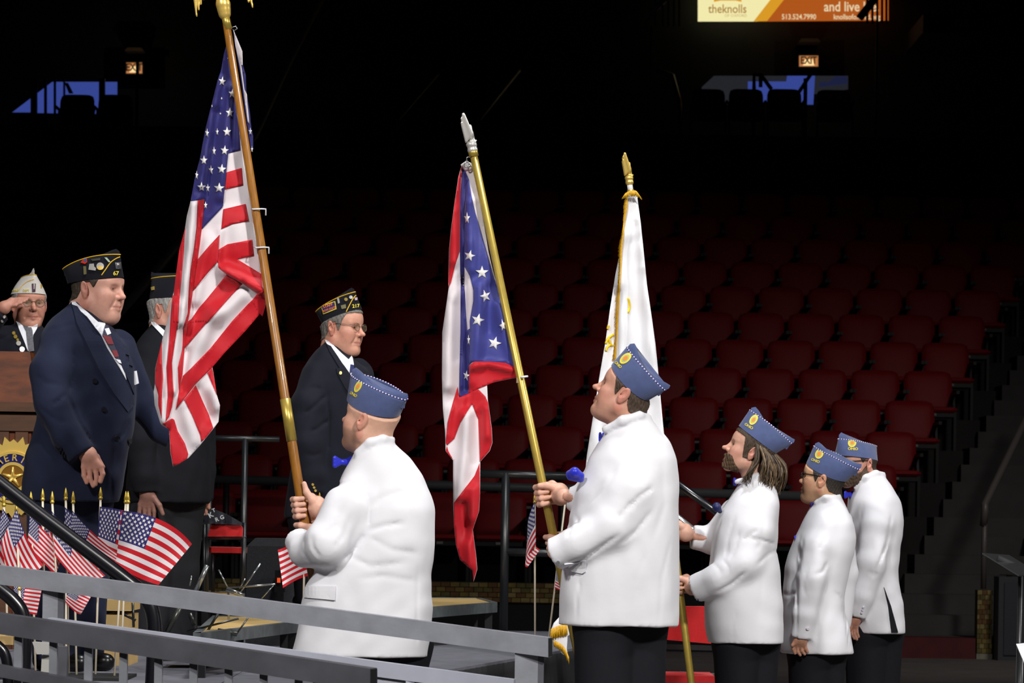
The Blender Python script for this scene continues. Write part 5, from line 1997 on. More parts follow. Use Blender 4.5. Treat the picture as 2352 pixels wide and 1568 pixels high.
def eagle_spread(c, up, sc, m, parent):
    """gilt eagle with drooping spread wings on a ball"""
    c, up = np.array(c), np.array(up)
    rt = np.array((1.0, 0, 0))
    rt = rt - up * (rt @ up)
    rt /= np.linalg.norm(rt)
    pt = lambda x, y, z: c + rt * x * sc + np.array((0, 1.0, 0)) * y * sc + up * z * sc
    g = Field(c - 0.16 * sc, c + np.array((0.16, 0.16, 0.26)) * sc, 0.0035)
    g.cap(pt(0, 0, 0), pt(0, 0, 0.012), 0.02 * sc, 0.022 * sc, k=0.004)
    g.ell(pt(0, 0, 0.03), (0.024 * sc,) * 3, k=0.006)
    g.cap(pt(0, 0, 0.045), pt(0, 0, 0.11), 0.018 * sc, 0.026 * sc, k=0.012)
    g.cap(pt(0, 0, 0.11), pt(0, -0.01, 0.17), 0.026 * sc, 0.013 * sc, k=0.01)
    g.cap(pt(0, -0.01, 0.17), pt(0.02, -0.015, 0.175), 0.012 * sc, 0.003 * sc, k=0.004)
    for q in (-1, 1):
        g.chain([pt(q * 0.015, 0.01, 0.13), pt(q * 0.05, 0.012, 0.155), pt(q * 0.085, 0.012, 0.14)], [0.016 * sc, 0.013 * sc, 0.01 * sc], k=0.008)
        for i in range(7):
            t = i / 6
            a = pt(q * (0.022 + 0.063 * t), 0.014, 0.15 - 0.01 * t)
            b = pt(q * (0.03 + 0.062 * t), 0.016, 0.085 - 0.075 * t ** 1.6)
            g.cap(a, b, 0.008 * sc, 0.0032 * sc, k=0.003)
    V, F = g.mesh()
    return obj('eagle_finial', V, F, m, parent, smooth=True, label='gilt eagle finial')


eagle_spread(P(516, 32, YPU), dir_u, 1.15, M_GOLD, us)


def eagle_side(c, up, sc, m, parent, mn='eagle_finial'):
    """eagle seen along its wings: raised wings make a feathered spearhead above a ball"""
    c, up = np.array(c), np.array(up)
    rt = np.array((1.0, 0, 0))
    rt = rt - up * (rt @ up)
    rt /= np.linalg.norm(rt)
    pt = lambda x, y, z: c + rt * x * sc + np.array((0, 1.0, 0)) * y * sc + up * z * sc
    g = Field(c - 0.07 * sc, c + np.array((0.09, 0.1, 0.16)) * sc, 0.0022)
    g.cap(pt(0, 0, 0.0), pt(0, 0, 0.008), 0.019 * sc, 0.017 * sc, k=0.003)
    g.ell(pt(0, 0, 0.018), (0.02 * sc, 0.02 * sc, 0.013 * sc), k=0.004)
    g.cap(pt(0.006, 0, 0.024), pt(0.002, 0, 0.06), 0.011 * sc, 0.014 * sc, k=0.006)
    g.cap(pt(0.002, 0, 0.06), pt(0.008, 0, 0.085), 0.013 * sc, 0.007 * sc, k=0.005)
    g.cap(pt(0.012, 0, 0.028), pt(0.02, 0, 0.03), 0.007 * sc, 0.003 * sc, k=0.003)
    for q in (-1, 1):
        for i in range(6):
            t = i / 5
            a = pt(-0.016 + 0.026 * t, q * 0.016, 0.035 + 0.02 * t)
            b = pt(-0.02 + 0.016 * t, q * 0.03, 0.112 + 0.018 * t - 0.012 * (i == 0))
            g.cap(a, b, 0.0048 * sc, 0.003 * sc, k=0.002)
        g.cap(pt(0.006, q * 0.012, 0.05), pt(-0.008, q * 0.03, 0.13), 0.009 * sc, 0.004 * sc, k=0.004)
    V, F = g.mesh()
    return obj(mn, V, F, m, parent, smooth=True)


# --- swallowtail state flag
O1 = CR(1000, 350, 5.225)
O2 = CR(1000, 640, 4.9)
O3 = CR(1000, 860, 3.2)
YO = 12.05
of = thing('flag_on_pole', 'red, white and blue swallowtail flag with white stars on a brass pole', 'flag', P(1290, 1330, YO))
rg = [(O1([(330, 220), (325, 800), (325, 1568)]), -0.05, 7), (O2([(305, 0), (320, 600), (330, 1250)]), -0.05, 9), (O1([(230, 700), (230, 1300)]), 0.03, 14), (O2([(180, 200), (150, 700), (150, 1200)]), 0.045, 18), (O2([(235, 300), (245, 900)]), -0.02, 6),
      (O1([(400, 600), (420, 1000), (440, 1400)]), 0.025, 12), (O1([(455, 650), (410, 1000)]), -0.015, 4), (O2([(500, 100), (480, 600), (450, 900)]), 0.03, 16), (O2([(600, 100), (600, 600)]), -0.02, 12), (O2([(720, 300), (790, 700), (880, 900)]), 0.02, 12),
      (O2([(420, 1000), (600, 960), (850, 1020)]), 0.03, 9), (O2([(400, 1250), (360, 1450)]), -0.02, 9), (O3([(230, 300), (220, 600), (180, 900)]), 0.035, 14), (O3([(370, 250), (385, 450)]), 0.02, 12), (O3([(320, 300), (322, 640)]), -0.02, 6),
      (O3([(200, 950), (230, 1200)]), -0.025, 9), (O3([(270, 850), (270, 1050)]), 0.025, 14), (O3([(250, 1200), (260, 1400)]), 0.02, 10), (O3([(110, 250), (90, 450)]), 0.02, 9)]
fo = relief(rg)
base = (O1([(305, 145), (375, 95), (430, 130), (455, 200), (520, 530), (590, 900), (640, 1200), (700, 1450)]) + O2([(675, 0), (740, 280), (810, 560), (900, 800), (960, 1040), (975, 1100), (880, 1120), (680, 1160), (582, 1190), (592, 1390)]) +
        O3([(388, 200), (415, 400), (420, 500), (400, 560), (330, 640), (328, 880), (322, 1000), (275, 1140), (300, 1330), (308, 1430), (280, 1525), (272, 1440), (180, 1360), (150, 1250), (135, 1100), (130, 930), (130, 630), (105, 600), (75, 560), (72, 430), (55, 250), (48, 20)]) +
        O2([(75, 900), (78, 600), (110, 380), (150, 100)]) + O1([(155, 1568), (165, 1150), (190, 900), (230, 600), (275, 300), (310, 170)]))
oc = cloth('flag_cloth', base, YO, fo, M_FWHITE, of, 0.0, 0.003, 5.5, label='white ground of the swallowtail flag')
for nm, m_, poly in (('stripe', M_FRED, O1([(315, 165), (300, 600), (297, 1180), (240, 1350), (185, 1568)]) + O2([(150, 100), (152, 60)]) + O1([(157, 1560), (167, 1150), (192, 900), (232, 600), (277, 300)])),
                     ('union_fold_shade', M_FBLUE, O1([(320, 190), (360, 225), (400, 320), (360, 420), (350, 700), (350, 1000), (345, 1568)]) + O2([(338, 300), (358, 580), (385, 560), (380, 900), (375, 1290), (270, 1335), (275, 950), (285, 600), (285, 60)]) + O1([(303, 1568), (297, 1180), (300, 600)])),  # darker blue carries the shade of the fold
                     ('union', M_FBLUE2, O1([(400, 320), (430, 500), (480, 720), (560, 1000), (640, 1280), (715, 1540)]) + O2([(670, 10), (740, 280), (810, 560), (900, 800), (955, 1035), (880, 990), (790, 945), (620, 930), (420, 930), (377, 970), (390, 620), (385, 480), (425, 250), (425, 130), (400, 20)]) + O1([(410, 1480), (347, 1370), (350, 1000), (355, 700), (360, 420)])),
                     ('stripe', M_FRED, O2([(377, 975), (440, 930), (620, 930), (790, 945), (900, 1000), (972, 1093), (880, 1117), (680, 1157), (480, 1235), (375, 1290)])),
                     ('stripe', M_FRED, O2([(270, 1335), (375, 1288), (480, 1238), (560, 1320), (592, 1390)]) + O3([(388, 205), (413, 400), (418, 500), (398, 558), (327, 640), (322, 500), (315, 330), (270, 215), (180, 360), (140, 470), (85, 520), (75, 500), (90, 350), (130, 200), (165, 90)])),
                     ('stripe', M_FRED, O3([(325, 650), (327, 880), (321, 1000), (274, 1140), (299, 1330), (306, 1430), (280, 1520), (273, 1440), (182, 1360), (152, 1250), (137, 1100), (137, 940), (290, 740)])),
                     ('stripe', M_FRED, O3([(85, 525), (77, 560), (103, 597), (128, 622), (95, 560)]))):
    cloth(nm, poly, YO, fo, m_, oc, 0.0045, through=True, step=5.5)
for (x, y, r_, xs, rot) in ((410, 1240, 72, 1, .25), (560, 1440, 82, 1, 0), (380, 790, 78, .5, 0)):
    cloth('star', O1(star_poly(x, y, r_, xs, rot)), YO, fo, M_STAR, oc, 0.0075, 0.002, step=6)
for (x, y, r_, xs, rot) in ((563, 195, 74, .85, -.3), (478, 465, 78, 1, .25), (760, 525, 78, .55, -.3), (665, 725, 80, 1, .3), (373, 690, 68, .25, 0), (347, 1090, 62, .6, .2)):
    cloth('star', O2(star_poly(x, y, r_, xs, rot)), YO, fo, M_STAR, oc, 0.0075, 0.002, step=6)
YPO = YO - 0.03
pa, pbt = P(1087, 352, YPO), P(1248, 1120, YPO)
dir_o = (pa - pbt).normalized()
bo = pbt - dir_o * ((pbt.z - 0.45) / dir_o.z)
MB().tube([bo, pbt, pa], [0.0175, 0.0165, 0.0145], 16).build('pole', M_BRASS, of, smooth=True)
MB().tube([pa - dir_o * 0.012, pa + dir_o * 0.016], 0.019, 14).build('ferrule', M_BRASS, of, smooth=True)
eagle_side(pa + dir_o * 0.014, dir_o, 1.06, M_SILVER, of)
cloth('heading_tab', O1([(305, 145), (375, 95), (432, 130), (450, 200), (345, 225)]), YO, fo, M_SATIN, oc, 0.006, 0.003, 6)
gx = P(*O1([(380, 148)])[0], YO - 0.02)
MB().tube([gx + Vector((0.01 * math.cos(t), -0.004, 0.01 * math.sin(t))) for t in np.linspace(0, 2 * math.pi, 13)], 0.003, 6).build('grommet', M_CHROME, of, smooth=True)
MB().tube([P(1072, 370, YO - 0.02), P(1072, 362, YO - 0.02), P(1076, 360, YO - 0.02), P(1082, 362, YO - 0.02)], 0.0025, 6).build('hook', M_CHROME, of, smooth=True)
MB().tube([P(1196, 867, YPO - 0.02), P(1203, 865, YPO - 0.03), P(1212, 864, YPO - 0.02)], 0.004, 6).build('tie', M_SHIRT, of, smooth=True)
MB().box(P(1186, 879, YPO - 0.012), P(1199, 868, YPO + 0.012)).build('clip', mat('clip_tan', (140, 120, 90), 0.6), of)

# --- white flag with gold fringe
Wc = CR(1340, 420, 3.5636)
YW = 14.25
wf = thing('flag_on_pole', 'white satin flag with gold fringe on a brass pole', 'flag', P(1588, 1568, YW))
rgw = [(Wc([(345, 400), (320, 900), (300, 1568)]), 0.05, 16), (Wc([(410, 350), (440, 900), (480, 1568)]), -0.02, 9), (Wc([(450, 300), (520, 1000), (580, 1568)]), 0.03, 14), (Wc([(370, 500), (380, 1568)]), -0.025, 6), (Wc([(280, 900), (240, 1568)]), -0.05, 9),
       (Wc([(400, 300), (450, 260)]), -0.012, 4), (Wc([(410, 490), (470, 450)]), -0.012, 4), (Wc([(460, 700), (500, 690)]), 0.012, 5),
       ([(1440, 880), (1420, 1300)], 0.05, 22), ([(1380, 940), (1335, 1360)], 0.045, 20), ([(1490, 930), (1470, 1250)], -0.035, 18), ([(1410, 950), (1380, 1380)], -0.03, 14)]
fw_ = relief(rgw)
base = Wc([(365, 95), (440, 105), (452, 200), (470, 330), (480, 430), (500, 620), (520, 830), (560, 1100), (590, 1320), (612, 1540)]) + [(1530, 1050), (1522, 1150), (1450, 1300), (1380, 1420), (1304, 1460), (1302, 1490), (1306, 1512), (1290, 1500), (1270, 1475), (1264, 1450), (1272, 1430), (1300, 1400), (1330, 1300), (1340, 1130), (1348, 1045)] + \
    Wc([(135, 1560), (180, 1300), (215, 1050), (260, 760), (300, 560), (330, 400), (360, 130)])
wc_ = cloth('flag_cloth', base, YW, fw_, M_SATIN, wf, 0.0, 0.003, 8, label='white satin cloth')


def fringe(name, line, dirv, n, Y, fn, parent, jit=0.25, r=0.0016, lift=0.01):
    mb = MB()
    L = bez(line, n)
    for i, q in enumerate(L):
        dx, dy = dirv(i / len(L))
        dx += random.uniform(-jit, jit) * abs(dy) * 0.4
        k_ = random.uniform(0.85, 1.1)
        pts = []
        for t in (0, 0.5, 1):
            x, y = q[0] + dx * k_ * t, q[1] + dy * k_ * t
            pts.append(P(x, y, Y - fn(x, y) - lift - 0.004 * math.sin(t * 3)))
        mb.tube(pts, [r * 1.2, r, r * 0.7], 4)
    o = mb.build(name, M_FRINGE, parent, smooth=True, label='gold bullion fringe')
    o['kind'] = 'stuff'
    return o


fringe('fringe', Wc([(362, 110), (358, 200), (340, 320), (325, 450), (315, 560), (308, 700), (296, 900), (282, 1130), (272, 1300), (266, 1430)]), lambda t: (-7 - 2 * math.sin(t * 20), 9), 330, YW, fw_, wf)
fringe('fringe', Wc([(345, 85), (375, 68), (405, 62), (430, 66), (445, 85)]), lambda t: ((t - 0.5) * 20, 14), 70, YW, lambda x, y: 0.03, wf)
fringe('fringe', [(1266, 1444), (1285, 1436), (1302, 1432)], lambda t: (-2 + 2 * t, 26), 60, YW, fw_, wf, r=0.0018)
fringe('fringe', [(1272, 1470), (1290, 1480), (1300, 1494), (1306, 1508)], lambda t: (1, 16), 60, YW, fw_, wf, r=0.0018)
cloth('fringe_band', [(1264, 1452), (1285, 1443), (1302, 1438), (1302, 1456), (1284, 1462), (1266, 1466)], YW, fw_, M_FRINGE, wc_, 0.006, 0.003, 6)
for pts in (Wc([(362, 940), (376, 985), (378, 1020), (364, 1062)]), Wc([(182, 1315), (205, 1270), (245, 1242)]), Wc([(205, 1270), (222, 1322), (240, 1332)]), Wc([(222, 1322), (195, 1345), (184, 1375)]), Wc([(206, 1165), (198, 1195)])):
    pp_ = [P(x, y, YW - fw_(x, y) - 0.004) for x, y in bez(pts, 10)]
    MB().tube(pp_, 0.006, 6).build('letter_stroke', M_LETTERGOLD, wc_, smooth=True)
YPW = YW + 0.04
pt_, pm_, pl_ = P(1448, 436, YPW), P(1556, 1225, YPW), P(1588, 1568, YPW)
dw = (pt_ - pl_).normalized()
bw_ = pl_ - dw * ((pl_.z - 0.06) / dw.z)
MB().tube([bw_, pl_, pt_], 0.0165, 16).build('pole', M_BRASS, wf, smooth=True)
pt2 = pt_
MB().tube([pt2 - dw * 0.01, pt2 + dw * 0.03], 0.013, 12).build('sleeve', M_SATIN, wf, smooth=True)
MB().tube([pt2 + dw * 0.028, pt2 + dw * 0.045], 0.0175, 12).build('ferrule', M_GOLD, wf, smooth=True)
eagle_side(pt2 + dw * 0.036, dw, 1.0, M_GOLD, wf)

# --- small parade flags on sticks
def small_flag(tip, ht, hb, ft, fb, foot, Y, label, wave=0.03, group=None, mid_t=(0, 0), mid_b=(0, 0), phase=0.0, tip2=False):
    """flag corners in pixels: hoist top, hoist bottom, fly top, fly bottom"""
    t = thing('stick_flag', label, 'flag', P(foot[0], foot[1], Y), group)
    a, b = P(tip[0], tip[1] + 22, Y), P(foot[0], foot[1], Y)
    MB().tube([a, b], 0.0045, 8).build('stick', M_TWIG, t, smooth=True)
    d = (P(tip[0], tip[1], Y) - a).normalized()
    mbt = MB().lathe([(0.0055, -0.006), (0.0085, -0.002), (0.0085, 0.004), (0.006, 0.007), (0.008, 0.012), (0.0062, 0.024), (0.0032, 0.038), (0.0012, 0.044)], a, d, 10)
    mbt.build('spear_tip', M_TIPGOLD, t, smooth=True)
    NU, NV = 20, 13

    def pos(u, v, lift=0.0):
        top = np.array(ht) * (1 - u) + np.array(ft) * u + np.array(mid_t) * 4 * u * (1 - u)
        bot = np.array(hb) * (1 - u) + np.array(fb) * u + np.array(mid_b) * 4 * u * (1 - u)
        q = top * (1 - v) + bot * v
        return P(q[0], q[1], Y - 0.006 - wave * math.sin(u * 5.2 + v * 1.3 + phase) * (0.25 + 0.75 * u) - lift)
    sheets = {}
    cu, cv = 8, 7
    groups = [('canton', M_FBLUE, [(i, j) for i in range(cu) for j in range(cv)])]
    for j in range(13):
        groups.append(('stripe', M_FRED if j % 2 == 0 else M_FWHITE, [(i, j) for i in range(cu if j < cv else 0, NU)]))
    for nm, m_, cells in groups:
        ids = {}
        V, F = [], []

        def vid(i, j):
            if (i, j) not in ids:
                ids[(i, j)] = len(V)
                V.append(pos(i / NU, j / NV))
            return ids[(i, j)]
        for i, j in cells:
            F.append((vid(i, j), vid(i, j + 1), vid(i + 1, j + 1), vid(i + 1, j)))
        bk = [q + Vector((0, 0.0012, 0)) for q in V]
        VV, FF = slab(V, bk, F)
        obj(nm, VV, FF, m_, t, smooth=False)
    mb = MB()
    for r_ in range(9):
        for c_ in range(6 if r_ % 2 == 0 else 5):
            u = (0.5 + c_ + (0.5 if r_ % 2 else 0)) / 6.0 * cu / NU
            v = (r_ + 0.9) / 9.8 * cv / NV
            P5 = []
            for i in range(10):
                a_ = -math.pi / 2 + i * math.pi / 5
                rr_ = 0.42 if i % 2 == 0 else 0.17
                P5.append(pos(u + rr_ * math.cos(a_) / 6.0 * cu / NU * 0.9, v + rr_ * math.sin(a_) / 9.8 * cv / NV * 1.5, 0.0012))
            mb.add(P5, [tuple(range(9, -1, -1))])
    st_ = mb.build('star_field', M_STAR, t)
    st_['kind'] = 'stuff'
    return t


FG = 'small parade flags bunched beside the steps'
YF = 12.38
small_flag((289, 1131), (281, 1172), (265, 1298), (441, 1249), (364, 1343), (262, 1562), YF, 'broad unfurled small flag at the outer end of the bunch by the steps', 0.03, FG, (14, -14), (4, 6))
small_flag((294, 1131), (287, 1176), (270, 1320), (330, 1240), (322, 1352), (276, 1556), YF + 0.06, 'small flag tucked behind the broad unfurled flag of the bunch', 0.03, FG, phase=1.0)
small_flag((231, 1122), (229, 1163), (221, 1290), (345, 1192), (300, 1335), (219, 1556), YF + 0.1, 'small flag with upright white stick next to the broad unfurled one', 0.02, FG, (4, -4), (0, 8))
small_flag((168, 1131), (166, 1172), (155, 1240), (281, 1278), (262, 1306), (176, 1556), YF + 0.05, 'small flag folded into a slanting band above the black handrail', 0.02, FG, (-6, 2), (-10, 2), phase=0.6)
small_flag((151, 1123), (149, 1164), (140, 1290), (232, 1250), (205, 1335), (158, 1556), YF + 0.12, 'small flag mostly hidden behind the slanting band of the bunch', 0.02, FG)
small_flag((120, 1131), (118, 1172), (126, 1275), (242, 1322), (190, 1345), (140, 1556), YF + 0.02, 'small flag drooping below the black handrail with long diagonal stripes', 0.02, FG, (0, 8), (6, 10), phase=2.0)
small_flag((98, 1125), (96, 1168), (92, 1262), (140, 1285), (124, 1330), (104, 1556), YF + 0.08, 'small flag crumpled between its neighbours at the middle of the bunch', 0.03, FG, phase=2.6)
small_flag((71, 1132), (68, 1182), (63, 1258), (122, 1240), (126, 1318), (82, 1556), YF + 0.03, 'small flag on a thick white stick near the lectern emblem', 0.03, FG, phase=1.5)
small_flag((38, 1158), (38, 1168), (2, 1244), (100, 1298), (40, 1350), (52, 1556), YF, 'small flag with wide slanting stripes before the lectern emblem', 0.02, FG, (-6, 4), (-6, 0), phase=0.3)
small_flag((9, 1138), (7, 1168), (-25, 1280), (52, 1240), (10, 1360), (20, 1556), YF + 0.06, 'small flag at the end of the bunch nearest the lectern', 0.02, FG, phase=1.0)
small_flag((44, 1330), (32, 1345), (26, 1400), (96, 1352), (84, 1412), (60, 1556), YF - 0.15, 'low small flag hanging below the upper foreground rail beside the post', 0.03, FG, phase=2.2)
small_flag((150, 1330), (158, 1348), (150, 1382), (210, 1368), (186, 1410), (153, 1556), YF - 0.1, 'low small flag corner hanging under the upper foreground rail', 0.02, FG, (6, 0), (4, 8), phase=0.9)
hb_ = thing('flag_holder', 'dark block holding the bunch of small flag sticks', 'holder', (P(150, 1560, YF).x, YF, SZ))
MB().box((P(0, 1560, YF).x - 0.05, YF - 0.2, SZ), (P(300, 1560, YF).x, YF + 0.2, SZ + 0.012)).build('block', M_SKIRT, hb_)
FG2 = 'small parade flags along the stage edge'
small_flag((1228, 1131), (1228, 1152), (1231, 1250), (1240, 1262), (1212, 1302), (1229, 1500), 15.3, 'drooping small flag on a white stick under the brass pole', 0.02, FG2, (-22, 10), (-14, 14), phase=1.2)
small_flag((1300, 1117), (1278, 1310), (1274, 1350), (1300, 1330), (1300, 1362), (1256, 1500), 15.35, 'small flag on a leaning stick half hidden by the second bearer', 0.02, FG2, phase=0.2)
small_flag((702, 1128), (712, 1216), (712, 1322), (638, 1262), (650, 1350), (694, 1540), 13.35, 'small drooping flag below the hands of the first bearer', 0.02, FG2, (-8, 10), (4, -6), phase=0.8)
small_flag((734, 1132), (738, 1170), (740, 1260), (790, 1200), (780, 1290), (738, 1540), 13.4, 'small flag with only its gold tip showing behind the first bearer', 0.02, FG2)
# ------------------------------------------------------------------ the people
def suit_shirt(p, bv, poly, tie=None, tie_m=None):
    decal('shirt', bv, poly, M_SHIRT, p.root, 0.005, 0.006, step=6)
    if tie:
        decal('necktie', bv, tie, tie_m, p.root, 0.010, 0.006, step=6)


# ---- first bearer, seen from behind, gripping the oak pole
A = Person('man in white jacket and blue cap gripping the oak pole of the stars and stripes', 11.55, 0.0, 845)
A.head((829, 967), 152, 12, 1.0, 1, 0.0, neck=(862, 1040, 0.0), jowl=0.6, w=1.02, skin=(200, 152, 128), neck_r=0.064, stubble=0.55)
A.cap((803, 908), (914, 958), 152, 0.085, 0.088, 0.078, 0.015, 0.026, 0.026, 0.022, M_CAPBLUE, M_CAPBLUED, 'dots', width=0.084, topw=0.046, roll=-15, label='blue felt garrison cap with dotted white piping')
A.emblem((823, 887), 15, 7, math.radians(-62), (812, 906), math.radians(32), 9, 0.75)
lv = [(1008, 836, 900, 0.062), (1022, 822, 912, 0.075), (1045, 812, 936, 0.10), (1066, 800, 953, 0.12), (1085, 788, 968, 0.13), (1134, 768, 991, 0.155), (1170, 764, 1000, 0.17), (1250, 757, 999, 0.18), (1315, 722, 991, 0.18), (1345, 702, 991, 0.18), (1390, 692, 993, 0.18), (1430, 687, 993, 0.18), (1470, 677, 988, 0.175), (1506, 670, 981, 0.17)]
A.garment('jacket', lv, [[(836, 1108, -0.05, 0.060), (796, 1160, -0.11, 0.078), (752, 1250, -0.15, 0.082), (705, 1264, -0.06, 0.062), (684, 1240, 0.04, 0.048)],
                         [(840, 1120, 0.09, 0.07), (775, 1195, 0.17, 0.062), (716, 1214, 0.19, 0.042)]], M_WHITE,
          grooves=[([(843, 1219), (885, 1207), (930, 1200)], 0.012, 0.010), ([(842, 1125), (848, 1170), (843, 1220)], 0.010, 0.008), ([(834, 1120), (800, 1108), (760, 1118)], 0.010, 0.010),
                   ([(843, 1220), (815, 1262), (786, 1290)], 0.016, 0.012), ([(846, 1165), (880, 1140), (930, 1128)], 0.005, 0.014), ([(700, 1235), (696, 1265), (712, 1295)], 0.010, 0.007), ([(716, 1228), (718, 1256), (736, 1280)], 0.008, 0.007),
                   ([(845, 1232), (900, 1262), (960, 1270)], 0.006, 0.012), ([(800, 1275), (850, 1300), (930, 1292)], 0.007, 0.012), ([(820, 1330), (880, 1322), (960, 1335)], 0.005, 0.012),
                   ([(868, 1020), (872, 1200), (868, 1340), (866, 1500)], 0.003, 0.004), ([(958, 1300), (956, 1400), (958, 1480)], 0.006, 0.005), ([(790, 1160), (770, 1210), (740, 1230)], 0.006, 0.010), ([(806, 1180), (790, 1230), (762, 1262)], 0.006, 0.010)],
          extra=[[(822, 1040, -0.06, 0.016), (850, 1016, -0.075, 0.016), (880, 1008, -0.06, 0.016), (902, 1008, -0.02, 0.014)]])
bvj = A.lastbv
jk = A.last
decal('pocket_flap', bvj, [(700, 1345), (772, 1346), (770, 1378), (700, 1372)], M_WHITE, jk, 0.007, 0.008, step=8)
A.trousers((800, 900, 1480), (800, 905), M_TROUSER, r=(0.15, 0.10, 0.075), dY=(0.0, 0.05))
A.bow((788, 1061), 0.03, 0.034, 30)
cA = P(690, 1163, YPU)
cA = pb + dir_u * ((P(690, 1163, YPU) - pb).dot(dir_u))
A.grip(cA, dir_u, (1, -0.15, 0), P(724, 1210, 11.74), 0.0185, thumb='up', sc=1.1)
cA2 = pb + dir_u * ((P(700, 1222, YPU) - pb).dot(dir_u))
A.grip(cA2, dir_u, (0.7, -0.8, 0), P(690, 1248, 11.58), 0.0185, thumb='across', sc=1.05)
A.body([[(870, 1060, 0.02, 0.07), (878, 1300, 0.0, 0.11), (860, 1470, 0.0, 0.11)], [(812, 1090, -0.08, 0.045), (750, 1250, -0.14, 0.04), (695, 1255, 0.0, 0.03)], [(860, 1090, 0.08, 0.045), (750, 1200, 0.18, 0.035), (722, 1210, 0.19, 0.028)]])

# ---- second bearer, tall, with the swallowtail flag
B = Person('tall man in white jacket and blue cap holding the swallowtail flag', 11.75, 0.0, 1430)
B.head((1429, 907), 168, 24, 1.0, 1, 0.0, neck=(1445, 990, 0.0), jowl=0.55, w=1.0, skin=(190, 138, 116), hair=(72, 56, 42), neck_r=0.062, nosetip=0.004, nose=1.3)
B.cap((1409, 833), (1488, 920), 166, 0.084, 0.086, 0.078, 0.006, 0.022, 0.026, 0.024, M_CAPBLUE, M_CAPBLUED, 'dots', width=0.084, topw=0.04, roll=-11, label='blue felt garrison cap with dotted white piping')
B.emblem((1437, 823), 16, 9, math.radians(-42), (1420, 838), math.radians(45), 9, 0.8)
lv = [(952, 1446, 1484, 0.05), (966, 1420, 1500, 0.07), (985, 1395, 1516, 0.095), (1012, 1378, 1540, 0.13), (1050, 1354, 1553, 0.16), (1090, 1338, 1558, 0.175), (1130, 1322, 1560, 0.185), (1190, 1308, 1560, 0.19), (1250, 1298, 1560, 0.19), (1310, 1290, 1560, 0.19), (1380, 1285, 1560, 0.185), (1436, 1284, 1558, 0.18)]
B.garment('jacket', lv, [[(1468, 1062, -0.08, 0.070), (1446, 1130, -0.13, 0.084), (1404, 1212, -0.16, 0.080), (1330, 1248, -0.15, 0.068), (1272, 1272, -0.12, 0.060)],
                         [(1400, 1080, 0.12, 0.08), (1340, 1150, 0.16, 0.06), (1304, 1142, 0.17, 0.042)]], M_WHITE,
          grooves=[([(1450, 1150), (1436, 1172), (1420, 1190)], 0.012, 0.008), ([(1500, 1118), (1468, 1140), (1440, 1172)], 0.012, 0.008), ([(1424, 1226), (1370, 1262), (1300, 1308)], 0.014, 0.010), ([(1500, 1170), (1460, 1220), (1420, 1250)], 0.008, 0.010),
                   ([(1520, 1060), (1526, 1160), (1500, 1240)], 0.005, 0.014), ([(1306, 1190), (1310, 1215), (1302, 1235)], 0.008, 0.006), ([(1322, 1180), (1330, 1205), (1330, 1225)], 0.006, 0.006), ([(1420, 1070), (1390, 1120), (1340, 1165)], 0.006, 0.012),
                   ([(1462, 1030), (1456, 1100), (1440, 1140)], 0.004, 0.012), ([(1390, 1100), (1360, 1140), (1330, 1170)], 0.005, 0.010), ([(1488, 1260), (1460, 1330), (1455, 1430)], 0.003, 0.006), ([(1540, 1240), (1520, 1330), (1515, 1430)], 0.004, 0.008), ([(1335, 1320), (1325, 1380), (1322, 1425)], 0.004, 0.006)],
          extra=[[(1392, 985, -0.06, 0.016), (1430, 966, -0.085, 0.017), (1470, 954, -0.06, 0.016), (1488, 958, -0.01, 0.014)]])
bvj, jk = B.lastbv, B.last
decal('pocket_flap', bvj, [(1296, 1294), (1346, 1286), (1345, 1313), (1338, 1317), (1294, 1307)], M_WHITE, jk, 0.007, 0.008, step=8)
for q in ((1276, 1296), (1282, 1290)):
    decal('cuff_button', bvj, ellipse(q[0], q[1], 4, 4, 0, 10), M_CHROME, jk, 0.008, 0.008, step=4)
B.bow((1382, 1004), 0.0, 0.026, 75)
g = Field(np.array(P(1320, 1090, B.Y - 0.1)) - 0.09, np.array(P(1320, 1090, B.Y - 0.1)) + 0.09, 0.004)
g.chain([P(1308, 1088, B.Y - 0.1), P(1320, 1084, B.Y - 0.12), P(1334, 1092, B.Y - 0.11)], [0.014, 0.017, 0.014], k=0.01)
g.cap(P(1310, 1096, B.Y - 0.1), P(1334, 1100, B.Y - 0.1), 0.012, 0.013, k=0.008)
V, F = g.mesh()
obj('pocket_square', V, F, M_BOWBLUE, B.root, smooth=True)
B.trousers((1388, 1462, 1440), (1392, 1468), M_TROUSER, r=(0.115, 0.105, 0.085), dY=(-0.03, 0.05))
ao = lambda px, py: pbt + dir_o * ((P(px, py, YPO) - pbt).dot(dir_o))
B.grip(ao(1252, 1134), dir_o, (1, -0.1, 0), P(1296, 1140, 11.9), 0.0165, thumb='across', sc=1.15)
B.grip(ao(1264, 1250), dir_o, (0.6, -0.8, 0), P(1275, 1268, 11.68), 0.0168, thumb='across', sc=1.05)
B.body([[(1450, 990, 0.0, 0.06), (1440, 1200, 0.0, 0.12), (1420, 1400, 0.0, 0.12)], [(1462, 1060, -0.10, 0.045), (1400, 1215, -0.16, 0.042), (1276, 1268, -0.09, 0.03)], [(1420, 1070, 0.1, 0.045), (1345, 1150, 0.16, 0.036), (1298, 1140, 0.16, 0.028)]])

